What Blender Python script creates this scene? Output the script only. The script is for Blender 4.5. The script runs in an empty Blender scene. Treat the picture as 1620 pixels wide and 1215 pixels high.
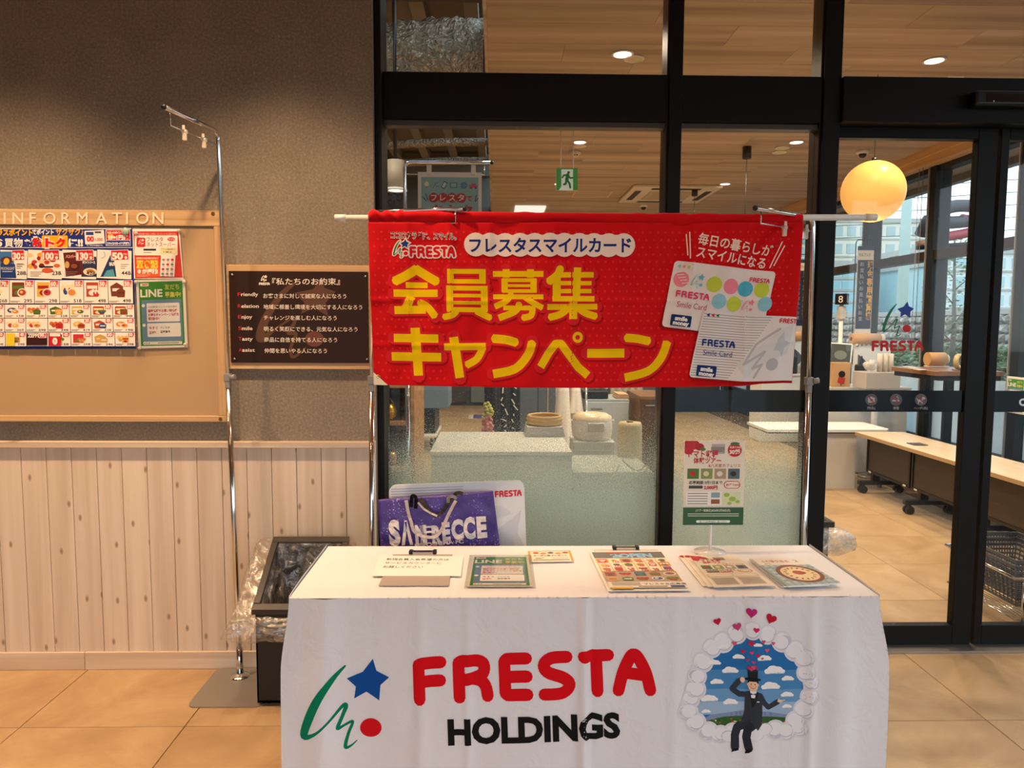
import bpy, bmesh, math, random
from mathutils import Vector, Matrix, noise
from mathutils.geometry import tessellate_polygon
PI = math.pi
SC = bpy.context.scene
COL = SC.collection
RND = random.Random(7)

# ------------------------------------------------------------------ camera
F_PX, CX, CY, EYE = 1150.0, 810.0, 607.5, 1.5
_p, _w, _r = math.radians(4.6), math.radians(1.3), 0.0047
fwd = Vector((math.sin(_w)*math.cos(_p), math.cos(_w)*math.cos(_p), -math.sin(_p)))
rgt0 = Vector((math.cos(_w), -math.sin(_w), 0))
up0 = rgt0.cross(fwd)
rgt = rgt0*math.cos(_r) + up0*math.sin(_r)
upv = up0*math.cos(_r) - rgt0*math.sin(_r)
cam_data = bpy.data.cameras.new('camera')
cam_data.sensor_width = 36.0
cam_data.lens = F_PX/1620*36
cam_data.clip_start = 0.02; cam_data.clip_end = 500
cam = bpy.data.objects.new('camera', cam_data)
COL.objects.link(cam)
m = Matrix((rgt, upv, -fwd)).transposed().to_4x4()
m.translation = Vector((0, 0, EYE))
cam.matrix_world = m
SC.camera = cam

def at(px, py, Y=None, Z=None, X=None):
    """measure: the point of a known plane that the photograph shows at a pixel"""
    d = fwd + rgt*((px-CX)/F_PX) - upv*((py-CY)/F_PX)
    if Y is not None: t = Y/d.y
    elif Z is not None: t = (Z-EYE)/d.z
    else: t = X/d.x
    return Vector((0, 0, EYE)) + d*t

# ------------------------------------------------------------------ world, light, exposure
SC.view_settings.view_transform = 'Standard'
SC.view_settings.look = 'None'
SC.view_settings.gamma = 1.0
SC.view_settings.use_curve_mapping = False
SC.view_settings.exposure = 0.0
try:
    SC.cycles.transparent_max_bounces = 24
    SC.cycles.max_bounces = 8
    SC.cycles.diffuse_bounces = 5
    SC.cycles.glossy_bounces = 4
    SC.cycles.sample_clamp_indirect = 6.0
    SC.cycles.caustics_reflective = False
    SC.cycles.caustics_refractive = False
except Exception:
    pass
world = bpy.data.worlds.new('world'); SC.world = world
world.use_nodes = True
nt = world.node_tree; nt.nodes.clear()
wo = nt.nodes.new('ShaderNodeOutputWorld'); bg = nt.nodes.new('ShaderNodeBackground')
tc = nt.nodes.new('ShaderNodeTexCoord'); sp = nt.nodes.new('ShaderNodeSeparateXYZ')
cr = nt.nodes.new('ShaderNodeValToRGB')
cr.color_ramp.elements[0].position = 0.0; cr.color_ramp.elements[0].color = (0.30, 0.30, 0.29, 1)
cr.color_ramp.elements[1].position = 0.9; cr.color_ramp.elements[1].color = (0.55, 0.76, 1.0, 1)
e = cr.color_ramp.elements.new(0.47); e.color = (0.34, 0.34, 0.33, 1)
e = cr.color_ramp.elements.new(0.5); e.color = (0.86, 0.95, 1.0, 1)
mp = nt.nodes.new('ShaderNodeMapRange'); mp.inputs['From Min'].default_value = -1
nt.links.new(tc.outputs['Generated'], sp.inputs[0]); nt.links.new(sp.outputs['Z'], mp.inputs['Value'])
nt.links.new(mp.outputs[0], cr.inputs[0]); nt.links.new(cr.outputs[0], bg.inputs[0])
bg.inputs[1].default_value = 2.35
nt.links.new(bg.outputs[0], wo.inputs[0])

WARM = (1.0, 0.66, 0.38)
def light(name, kind, loc, energy, color, size=0.1, rot=(0, 0, 0), spot=None, blend=0.5, spread=None, sy=None):
    L = bpy.data.lights.new(name, kind); L.energy = energy; L.color = color
    if kind == 'AREA':
        L.shape = 'RECTANGLE' if sy else 'DISK'; L.size = size
        if sy: L.size_y = sy
        if spread: L.spread = spread
    elif kind == 'SPOT':
        L.spot_size = spot; L.spot_blend = blend; L.shadow_soft_size = size
    else: L.shadow_soft_size = size
    o = bpy.data.objects.new(name, L); COL.objects.link(o); o.location = loc; o.rotation_euler = rot
    return o
CEIL_V = 3.15      # ceiling of the entrance
CEIL_S = 3.20      # wooden ceiling of the shop
# downlights in the entrance ceiling (above the frame): two graze the left wall, others over the table
for i, (x, y, e_) in enumerate([(-2.0, 2.30, 168), (-0.87, 2.32, 156), (-3.1, 2.30, 140),
                       (0.15, 2.0, 21), (1.5, 2.0, 19), (-1.6, 1.0, 18), (0.6, 0.4, 12), (2.4, 1.0, 22)]):
    light('ceiling_lamp', 'SPOT', (x, y, CEIL_V-0.03), e_, WARM, 0.045, (0, 0, 0), math.radians(104 if i < 3 else 125), 0.9 if i > 2 else 0.8)
# daylight coming in: light portals at the openings
po = light('daylight_portal', 'AREA', (0.3, -2.45, 1.28), 1, (1, 1, 1), 6.2, (math.radians(-90), 0, 0), sy=2.5)
po.data.cycles.is_portal = True
po = light('daylight_portal', 'AREA', (4.32, 8.5, 1.4), 1, (1, 1, 1), 2.8, (0, math.radians(-90), math.radians(180)), sy=10)
po.rotation_euler = (0, math.radians(90), 0)
po.data.cycles.is_portal = True

# ------------------------------------------------------------------ helpers
def srgb(h):
    if isinstance(h, str):
        h = h.lstrip('#'); v = [int(h[i:i+2], 16)/255 for i in (0, 2, 4)]
    else: v = [c/255 for c in h]
    return tuple((c/12.92 if c <= 0.04045 else ((c+0.055)/1.055)**2.4) for c in v)
MATS = {}
def mat(name, color='#808080', rough=0.5, metal=0.0, emit=None, es=1.0, spec=0.5, sheen=0, coat=0, alpha=None, trans=0, ior=None):
    if name in MATS: return MATS[name]
    M = bpy.data.materials.new(name); M.use_nodes = True
    b = M.node_tree.nodes['Principled BSDF']
    b.inputs['Base Color'].default_value = (*srgb(color), 1)
    b.inputs['Roughness'].default_value = rough
    b.inputs['Metallic'].default_value = metal
    b.inputs['Specular IOR Level'].default_value = spec
    if sheen: b.inputs['Sheen Weight'].default_value = sheen
    if coat: b.inputs['Coat Weight'].default_value = coat
    if emit: b.inputs['Emission Color'].default_value = (*srgb(emit), 1); b.inputs['Emission Strength'].default_value = es
    if alpha is not None: b.inputs['Alpha'].default_value = alpha
    if trans: b.inputs['Transmission Weight'].default_value = trans
    if ior: b.inputs['IOR'].default_value = ior
    MATS[name] = M
    return M
class NG:
    """small node graph helper"""
    def __init__(s, M): s.t = M.node_tree; s.b = s.t.nodes.get('Principled BSDF')
    def n(s, typ, **k):
        nd = s.t.nodes.new(typ)
        for a, v in k.items():
            if a.startswith('_'): nd.inputs[int(a[1:])].default_value = v
            else: setattr(nd, a, v)
        return nd
    def l(s, a, b): s.t.links.new(a, b)
    def coord(s, scale=(1, 1, 1), kind='Object', rnd=False):
        c = s.n('ShaderNodeTexCoord'); mpn = s.n('ShaderNodeMapping'); mpn.inputs['Scale'].default_value = scale
        s.l(c.outputs[kind], mpn.inputs[0])
        if rnd:
            oi = s.n('ShaderNodeObjectInfo'); mu = s.n('ShaderNodeMath', operation='MULTIPLY'); mu.inputs[1].default_value = 37.0
            cb = s.n('ShaderNodeCombineXYZ'); s.l(oi.outputs['Random'], mu.inputs[0])
            for k in range(3): s.l(mu.outputs[0], cb.inputs[k])
            s.l(cb.outputs[0], mpn.inputs['Location'])
        return mpn.outputs[0]
    def ramp(s, fac, stops):
        r = s.n('ShaderNodeValToRGB'); s.l(fac, r.inputs[0]); el = r.color_ramp.elements
        el[0].position, el[0].color = stops[0][0], (*srgb(stops[0][1]), 1)
        el[1].position, el[1].color = stops[-1][0], (*srgb(stops[-1][1]), 1)
        for p, c in stops[1:-1]:
            q = el.new(p); q.color = (*srgb(c), 1)
        return r.outputs[0]
    def mix(s, f, a, b, mode='MIX'):
        x = s.n('ShaderNodeMix', data_type='RGBA', blend_type=mode)
        if isinstance(f, (int, float)): x.inputs[0].default_value = f
        else: s.l(f, x.inputs[0])
        for v, i in ((a, 6), (b, 7)):
            if isinstance(v, tuple): x.inputs[i].default_value = (*v, 1)
            else: s.l(v, x.inputs[i])
        return x.outputs[2]
    def bump(s, h, st=0.2, dist=0.002):
        bp = s.n('ShaderNodeBump'); bp.inputs['Strength'].default_value = st; bp.inputs['Distance'].default_value = dist
        s.l(h, bp.inputs['Height']); s.l(bp.outputs[0], s.b.inputs['Normal'])
def wood(name, stops, scale=(1, 1, 1), rough=0.5, knots=None, rnd=True, bump=0.1, var=0.15):
    if name in MATS: return MATS[name]
    M = mat(name, rough=rough); g = NG(M)
    co = g.coord(scale, rnd=rnd)
    nz = g.n('ShaderNodeTexNoise'); nz.inputs['Scale'].default_value = 1.0; nz.inputs['Detail'].default_value = 6; nz.inputs['Distortion'].default_value = 0.3
    g.l(co, nz.inputs[0])
    c = g.ramp(nz.outputs[0], stops)
    if rnd:
        oi = g.n('ShaderNodeObjectInfo'); mr = g.n('ShaderNodeMapRange'); mr.inputs['To Min'].default_value = 1-var; mr.inputs['To Max'].default_value = 1.0
        g.l(oi.outputs['Random'], mr.inputs[0]); cb = g.n('ShaderNodeCombineColor')
        for k in range(3): g.l(mr.outputs[0], cb.inputs[k])
        c = g.mix(1.0, c, cb.outputs[0], 'MULTIPLY')
    if knots:
        k2 = g.coord(knots[0], rnd=rnd)
        vo = g.n('ShaderNodeTexVoronoi'); vo.voronoi_dimensions = '2D'; vo.inputs['Scale'].default_value = 1.0
        s2 = g.n('ShaderNodeSeparateXYZ'); c2 = g.n('ShaderNodeCombineXYZ'); g.l(k2, s2.inputs[0]); g.l(s2.outputs['X'], c2.inputs['X']); g.l(s2.outputs['Z'], c2.inputs['Y']); g.l(c2.outputs[0], vo.inputs['Vector'])
        f = g.ramp(vo.outputs['Distance'], [(0.0, '#ffffff'), (knots[1], '#c0c0c0'), (knots[1]*1.5, '#000000')])
        c = g.mix(f, c, srgb(knots[2]))
    g.l(c, g.b.inputs['Base Color'])
    g.bump(nz.outputs[0], bump, 0.003)
    return M
WL = {}
def wl(o): return WL.get(o.name, Vector((0, 0, 0))) if o else Vector((0, 0, 0))
def thing(name, label=None, cat=None, loc=(0, 0, 0), group=None, kind=None):
    o = bpy.data.objects.new(name, None); COL.objects.link(o); o.location = loc
    o.empty_display_size = 0.1
    WL[o.name] = Vector(loc)
    tag(o, label, cat, group, kind)
    return o
def tag(o, label=None, cat=None, group=None, kind=None):
    if label: o['label'] = label
    if cat: o['category'] = cat
    if group: o['group'] = group
    if kind: o['kind'] = kind
    return o
def link(name, me, m, parent=None, org=None):
    """link a mesh given in world coordinates; a child is moved into its parent's frame, a top-level one gets its own origin"""
    if parent is not None:
        L = wl(parent); me.transform(Matrix.Translation(-L))
        o = bpy.data.objects.new(name, me); COL.objects.link(o); o.parent = parent; WL[o.name] = L.copy()
    else:
        if org is None:
            if me.vertices:
                xs = [v.co for v in me.vertices]
                org = Vector((sum(v.x for v in xs)/len(xs), sum(v.y for v in xs)/len(xs), min(v.z for v in xs)))
            else: org = Vector((0, 0, 0))
        org = Vector(org); me.transform(Matrix.Translation(-org))
        o = bpy.data.objects.new(name, me); COL.objects.link(o); o.location = org; WL[o.name] = org.copy()
    if m is not None:
        for q in (m if isinstance(m, (list, tuple)) else [m]): me.materials.append(q)
    return o
def copy_tree(o, parent=None):
    c = o.copy(); COL.objects.link(c); c.parent = parent
    for ch in list(o.children): copy_tree(ch, c)
    return c
class MB:
    def __init__(s): s.bm = bmesh.new(); s.mi = 0
    def box(s, x0, y0, z0, x1, y1, z1, bevel=0, seg=2, M=None):
        x0, x1 = min(x0, x1), max(x0, x1); y0, y1 = min(y0, y1), max(y0, y1); z0, z1 = min(z0, z1), max(z0, z1)
        r = bmesh.ops.create_cube(s.bm, size=1.0, matrix=Matrix.Translation(((x0+x1)/2, (y0+y1)/2, (z0+z1)/2)) @ Matrix.Diagonal((x1-x0, y1-y0, z1-z0, 1)))
        vs = r['verts']
        fs = {f for v in vs for f in v.link_faces}
        for f in fs: f.material_index = s.mi
        if bevel:
            ed = {e for v in vs for e in v.link_edges}
            rr = bmesh.ops.bevel(s.bm, geom=list(ed), offset=bevel, segments=seg, affect='EDGES', profile=0.5)
            vs = list({v for f in rr['faces'] for v in f.verts} | {v for v in vs if v.is_valid})
            for v in list(vs):
                for f in v.link_faces: f.material_index = s.mi
        if M is not None:
            allv = set(vs)
            for v in list(vs):
                for f in v.link_faces: allv |= set(f.verts)
            for v in allv: v.co = M @ v.co
        return s
    def cyl(s, p0, p1, r, n=16, r2=None, caps=True, smooth=True):
        p0, p1 = Vector(p0), Vector(p1); r2 = r if r2 is None else r2
        d = (p1-p0).normalized(); a = d.orthogonal().normalized(); b = d.cross(a)
        A = [s.bm.verts.new(p0 + (a*math.cos(2*PI*i/n)+b*math.sin(2*PI*i/n))*r) for i in range(n)]
        B = [s.bm.verts.new(p1 + (a*math.cos(2*PI*i/n)+b*math.sin(2*PI*i/n))*r2) for i in range(n)]
        for i in range(n):
            f = s.bm.faces.new((A[i], A[(i+1) % n], B[(i+1) % n], B[i])); f.smooth = smooth; f.material_index = s.mi
        if caps:
            s.bm.faces.new(A[::-1]).material_index = s.mi; s.bm.faces.new(B).material_index = s.mi
        return s
    def tube(s, pts, r, n=10, closed=False, caps=True, flat=None):
        pts = [Vector(p) for p in pts]; N = len(pts); rings = []
        t0 = (pts[1]-pts[0]).normalized(); a = t0.orthogonal().normalized()
        for i, p in enumerate(pts):
            if closed: t = (pts[(i+1) % N]-pts[i-1]).normalized()
            else: t = (pts[min(i+1, N-1)]-pts[max(i-1, 0)]).normalized()
            a = (a - t*a.dot(t)).normalized(); b = t.cross(a)
            rr = r[i] if isinstance(r, (list, tuple)) else r
            rings.append([s.bm.verts.new(p + (a*math.cos(2*PI*k/n)+b*math.sin(2*PI*k/n)*(flat or 1))*rr) for k in range(n)])
        M_ = N if closed else N-1
        for i in range(M_):
            A, B = rings[i], rings[(i+1) % N]
            for k in range(n):
                f = s.bm.faces.new((A[k], A[(k+1) % n], B[(k+1) % n], B[k])); f.smooth = True; f.material_index = s.mi
        if caps and not closed:
            s.bm.faces.new(rings[0][::-1]).material_index = s.mi; s.bm.faces.new(rings[-1]).material_index = s.mi
        return s
    def lathe(s, prof, c=(0, 0, 0), n=24, M=None, smooth=True):
        c = Vector(c); rings = []
        for r, z in prof:
            if r < 1e-6: rings.append([s.bm.verts.new(c+Vector((0, 0, z)))])
            else: rings.append([s.bm.verts.new(c+Vector((r*math.cos(2*PI*i/n), r*math.sin(2*PI*i/n), z))) for i in range(n)])
        for A, B in zip(rings, rings[1:]):
            for i in range(n):
                if len(A) == 1 and len(B) == 1: continue
                if len(A) == 1: f = s.bm.faces.new((A[0], B[i], B[(i+1) % n]))
                elif len(B) == 1: f = s.bm.faces.new((A[(i+1) % n], A[i], B[0]))
                else: f = s.bm.faces.new((A[i], A[(i+1) % n], B[(i+1) % n], B[i]))
                f.smooth = smooth; f.material_index = s.mi
        if M is not None:
            for R in rings:
                for v in R: v.co = M @ v.co
        return s
    def sphere(s, c, r, n=16, sc=(1, 1, 1)):
        k = n//2
        prof = [(r*math.sin(PI*i/k), -r*math.cos(PI*i/k)) for i in range(k+1)]
        prof[0] = (0, -r); prof[-1] = (0, r)
        return s.lathe(prof, (0, 0, 0), n, Matrix.Translation(c) @ Matrix.Diagonal((*sc, 1)))
    def prism(s, poly, d0, d1, axis='Y'):
        """2-D outline (ccw) pushed from d0 to d1 along an axis; outline axes are the two others in order"""
        def P(u, v, d): return {'Y': (u, d, v), 'X': (d, u, v), 'Z': (u, v, d)}[axis]
        tri = tessellate_polygon([[Vector((u, v, 0)) for u, v in poly]])
        A = [s.bm.verts.new(P(u, v, d0)) for u, v in poly]; B = [s.bm.verts.new(P(u, v, d1)) for u, v in poly]
        n = len(poly)
        for t in tri:
            try:
                s.bm.faces.new([A[i] for i in t]).material_index = s.mi; s.bm.faces.new([B[i] for i in reversed(t)]).material_index = s.mi
            except ValueError: pass
        for i in range(n): s.bm.faces.new((A[i], A[(i+1) % n], B[(i+1) % n], B[i])).material_index = s.mi
        return s
    def grid(s, fn, nu, nv, smooth=True, closed_u=False):
        V = [[s.bm.verts.new(fn(i/nu, j/nv)) for j in range(nv+1)] for i in range(nu if closed_u else nu+1)]
        for i in range(nu):
            for j in range(nv):
                A, B = V[i], V[(i+1) % len(V)] if closed_u else V[i+1]
                f = s.bm.faces.new((A[j], B[j], B[j+1], A[j+1])); f.smooth = smooth; f.material_index = s.mi
        return s
    def ob(s, name, m, parent=None, org=None, recalc=True):
        if recalc: bmesh.ops.recalc_face_normals(s.bm, faces=s.bm.faces)
        me = bpy.data.meshes.new(name); s.bm.to_mesh(me); s.bm.free()
        return link(name, me, m, parent, org)

# ------------------------------------------------------------------ flat print (lettering, posters) as thin coloured geometry
_TXT = {}
def glyphs(s, bold=0.0):
    k = (s, bold)
    if k in _TXT: return _TXT[k]
    cu = bpy.data.curves.new('lettering', 'FONT'); cu.body = s; cu.size = 1.0; cu.resolution_u = 3; cu.offset = bold
    cu.fill_mode = 'FRONT' if False else cu.fill_mode
    o = bpy.data.objects.new('lettering', cu); COL.objects.link(o)
    dg = bpy.context.evaluated_depsgraph_get(); dg.update()
    ev = o.evaluated_get(dg); me = ev.to_mesh()
    vs = [(v.co.x, v.co.y) for v in me.vertices]; fs = [tuple(p.vertices) for p in me.polygons]
    ev.to_mesh_clear(); bpy.data.objects.remove(o); bpy.data.curves.remove(cu)
    if vs:
        x0 = min(v[0] for v in vs); x1 = max(v[0] for v in vs); y0 = min(v[1] for v in vs); y1 = max(v[1] for v in vs)
    else: x0 = x1 = y0 = y1 = 0
    _TXT[k] = (vs, fs, (x0, y0, x1, y1))
    return _TXT[k]
class Art:
    """y grows downwards (as measured in the photograph or on the sheet)"""
    def __init__(s): s.V = []; s.F = []; s.L = []; s.C = []; s.lay = 0
    def add(s, vs, fs, c, lay=None):
        if lay is None: s.lay += 1; lay = s.lay
        s.mic = (getattr(s, 'mic', 0)+1) % 24
        b = len(s.V); s.V += [(x, y, lay+s.mic*.001) for x, y in vs]
        for f in fs: s.F.append(tuple(b+i for i in f)); s.C.append(c)
        return s
    def poly(s, pts, c, lay=None):
        if len(pts) <= 4: return s.add(pts, [tuple(range(len(pts)))], c, lay)
        return s.add(pts, tessellate_polygon([[Vector((x, y, 0)) for x, y in pts]]), c, lay)
    def rect(s, x0, y0, x1, y1, c, rot=0, lay=None):
        P = [(x0, y0), (x1, y0), (x1, y1), (x0, y1)]
        if rot:
            mx, my = (x0+x1)/2, (y0+y1)/2; a = math.radians(rot); P = [(mx+(x-mx)*math.cos(a)-(y-my)*math.sin(a), my+(x-mx)*math.sin(a)+(y-my)*math.cos(a)) for x, y in P]
        return s.poly(P, c, lay)
    def frame(s, x0, y0, x1, y1, w, c):
        s.lay += 1; L = s.lay
        s.rect(x0, y0, x1, y0+w, c, 0, L); s.rect(x0, y1-w, x1, y1, c, 0, L); s.rect(x0, y0+w, x0+w, y1-w, c, 0, L); s.rect(x1-w, y0+w, x1, y1-w, c, 0, L); return s
    def ell(s, cx, cy, rx, ry, c, n=24, rot=0, lay=None):
        a = math.radians(rot)
        P = [(rx*math.cos(2*PI*i/n), ry*math.sin(2*PI*i/n)) for i in range(n)]
        P = [(cx+x*math.cos(a)-y*math.sin(a), cy+x*math.sin(a)+y*math.cos(a)) for x, y in P]
        return s.add(P+[(cx, cy)], [(i, (i+1) % n, n) for i in range(n)], c, lay)
    def rr(s, x0, y0, x1, y1, r, c, n=5, rot=0, lay=None):
        P = []
        for qx, qy, a0 in ((x1-r, y0+r, -90), (x1-r, y1-r, 0), (x0+r, y1-r, 90), (x0+r, y0+r, 180)):
            for i in range(n+1):
                a = math.radians(a0+90*i/n); P.append((qx+r*math.cos(a), qy+r*math.sin(a)))
        mx, my = (x0+x1)/2, (y0+y1)/2; a = math.radians(rot)
        P = [(mx+(x-mx)*math.cos(a)-(y-my)*math.sin(a), my+(x-mx)*math.sin(a)+(y-my)*math.cos(a)) for x, y in P]
        k = len(P)
        return s.add(P+[(mx, my)], [(i, (i+1) % k, k) for i in range(k)], c, lay)
    def stroke(s, pts, w, c, cap='round', lay=None):
        """polyline of width w (a number or one per point)"""
        if lay is None: s.lay += 1; lay = s.lay
        n = len(pts); W = w if isinstance(w, (list, tuple)) else [w]*n
        for i in range(n-1):
            (x0, y0), (x1, y1) = pts[i], pts[i+1]; d = math.hypot(x1-x0, y1-y0) or 1e-6
            nx, ny = -(y1-y0)/d, (x1-x0)/d; a, b = W[i]/2, W[i+1]/2
            s.add([(x0+nx*a, y0+ny*a), (x1+nx*b, y1+ny*b), (x1-nx*b, y1-ny*b), (x0-nx*a, y0-ny*a)], [(0, 1, 2, 3)], c, lay)
        for i in range(n):
            if cap == 'flat' and i in (0, n-1): continue
            s.ell(pts[i][0], pts[i][1], W[i]/2, W[i]/2, c, 10, 0, lay)
        return s
    def text(s, t, x, y, h, c, bold=0.0, align='L', fit=None, rot=0, shear=0, sx=1.0, lay=None):
        """baseline-left at x, y; h = size of the letters' body; fit = total width"""
        vs, fs, (x0, y0, x1, y1) = glyphs(t, bold)
        if not vs: return s
        if fit: sx = fit/((x1-x0)*h)
        wd = (x1-x0)*h*sx; ox = {'L': 0, 'C': -wd/2, 'R': -wd}[align]; a = math.radians(rot)
        P = []
        for px, py in vs:
            u = (px-x0)*h*sx+ox+shear*py*h; v = -py*h
            P.append((x+u*math.cos(a)-v*math.sin(a), y+u*math.sin(a)+v*math.cos(a)))
        return s.add(P, fs, c, lay)
    def heart(s, cx, cy, r, c, rot=0):
        P = []; a = math.radians(rot)
        for i in range(24):
            t = 2*PI*i/24; x = r*1.0*math.sin(t)**3; y = -r*(0.81*math.cos(t)-0.31*math.cos(2*t)-0.13*math.cos(3*t)-0.06*math.cos(4*t))
            P.append((cx+x*math.cos(a)-y*math.sin(a), cy+x*math.sin(a)+y*math.cos(a)))
        return s.poly(P, c)
    def cloud(s, cx, cy, w, h, c='#f4f2f0', c2='#c8cfdb'):
        s.lay += 1; L = s.lay
        s.rect(cx-w*.45, cy+h*.22, cx+w*.45, cy+h*.38, c2, 0, L)
        s.lay += 1; L = s.lay
        for k, (dx, dy, q) in enumerate([(-.3, .08, .3), (-.08, -.12, .42), (.15, -.05, .38), (.34, .12, .24)]):
            s.ell(cx+dx*w, cy+dy*h, w*q*.62, h*q, c, 14, 0, L)
        return s
    def build(s, name, parent, fn, m=None, step=0.0001, base=0.0004, cut=None):
        """fn(x, y, off) -> world point; off is the distance in front of the sheet"""
        bm = bmesh.new(); cl = bm.loops.layers.float_color.new('Col')
        lays = sorted({int(v[2]) for v in s.V}); rank = {l: i for i, l in enumerate(lays)}
        vs = [bm.verts.new((x, y, base+step*rank[int(l)]+(l-int(l))*1000*1.5e-6)) for x, y, l in s.V]
        for f, c in zip(s.F, s.C):
            try: q = bm.faces.new([vs[i] for i in f])
            except ValueError: continue
            cc = (*srgb(c), 1)
            for lp in q.loops: lp[cl] = cc
        if cut:
            for _ in range(7):
                ed = [e for e in bm.edges if (e.verts[0].co-e.verts[1].co).length > cut]
                if not ed: break
                bmesh.ops.subdivide_edges(bm, edges=ed, cuts=1, use_grid_fill=False)
                bmesh.ops.triangulate(bm, faces=[f for f in bm.faces if len(f.verts) > 3])
        for v in bm.verts: v.co = fn(v.co.x, v.co.y, v.co.z)
        me = bpy.data.meshes.new(name); bm.to_mesh(me); bm.free()
        return link(name, me, m or PRINT, parent)
def print_mat(name, rough=0.5, spec=0.4, coat=0):
    M = mat(name, '#ffffff', rough, spec=spec, coat=coat); g = NG(M)
    a = g.n('ShaderNodeVertexColor'); a.layer_name = 'Col'; g.l(a.outputs[0], g.b.inputs['Base Color'])
    return M
PRINT = print_mat('print', 0.45)
PRINT_CLOTH = print_mat('cloth_print', 0.8, 0.15)
PRINT_GLOSS = print_mat('gloss_print', 0.2, 0.5)

def qb(pts, n=6):
    """smooth curve through points (Catmull-Rom), 2-D or with width"""
    P = [pts[0]]+list(pts)+[pts[-1]]; out = []
    for i in range(1, len(P)-2):
        for k in range(n):
            t = k/n; out.append(tuple(0.5*(2*b+(c-a)*t+(2*a-5*b+4*c-d)*t*t+(3*b-a-3*c+d)*t**3) for a, b, c, d in zip(P[i-1], P[i], P[i+1], P[i+2])))
    out.append(tuple(pts[-1])); return out
# the shop's name in its rounded letters; unit height, y down
FR = {'F': (0.0, [[(.13, .87), (.13, .16), (.2, .13), (.6, .13)], [(.13, .5), (.58, .5)]]),
      'R': (.85, [[(.13, .87), (.13, .16), (.2, .13)], qb([(.2, .13), (.5, .13), (.66, .2), (.66, .38), (.5, .47), (.15, .52)], 4), qb([(.42, .49), (.6, .55), (.7, .68), (.73, .87)], 4)]),
      'E': (1.83, [[(.6, .13), (.18, .13), (.13, .18), (.13, .82), (.18, .87), (.6, .87)], [(.13, .5), (.6, .5)]]),
      'S': (2.66, [qb([(.64, .13), (.3, .14), (.14, .27), (.22, .42), (.55, .55), (.68, .7), (.52, .86), (.13, .87)], 5)]),
      'T': (3.53, [[(.13, .13), (.66, .13)], [(.4, .13), (.4, .87)]]),
      'A': (4.25, [qb([(.13, .87), (.24, .5), (.4, .19), (.48, .13), (.57, .19), (.72, .5), (.8, .87)], 5), [(.25, .5), (.7, .56)]])}
def shopname(A, x, y, h, c, w=.25, width=None, rot=0, dx=0, dy=0):
    s = (width/(5.2*h)) if width else 1.0
    A.lay += 1; L = A.lay; a = math.radians(rot)
    for ch, (ox, st) in FR.items():
        for pts in st:
            P = [((ox+u)*h*s, v*h) for u, v in pts]
            P = [(x+dx+u*math.cos(a)-v*math.sin(a), y+dy+u*math.sin(a)+v*math.cos(a)) for u, v in P]
            A.stroke(P, w*h, c, lay=L)
SW = [(258, 303, 8), (215, 350, 20), (165, 430, 30), (130, 520, 32), (114, 592, 26), (150, 580, 12), (200, 530, 9), (250, 470, 14), (262, 474, 18), (250, 510, 14), (232, 562, 14), (258, 552, 10), (290, 540, 12), (272, 590, 13), (261, 645, 14), (285, 640, 8), (308, 620, 4)]
def shopmark(A, x, y, h, cg='#007a55', cb='#0b4ea2', cr_='#d7000f', rot=0, grow=0):
    k = h/383.0; a = math.radians(rot)
    def T(px, py):
        u, v = (px-100)*k, (py-275)*k
        return (x+u*math.cos(a)-v*math.sin(a), y+u*math.sin(a)+v*math.cos(a))
    q = qb(SW, 5)
    A.stroke([T(p[0], p[1]) for p in q], [p[2]*k+grow for p in q], cg)
    ctr = (352, 365)
    st = [(375, 275), (390, 325), (445, 352), (408, 385), (403, 450), (348, 414), (296, 443), (303, 392), (265, 356), (332, 330)]
    if grow: st = [(ctr[0]+(p-ctr[0])*(1+grow/k/80), ctr[1]+(q_-ctr[1])*(1+grow/k/80)) for p, q_ in st]
    A.poly([T(*p) for p in st], cb)
    c = T(367, 567); A.ell(c[0], c[1], 46*k+grow/2, 40*k+grow/2, cr_)
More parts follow.
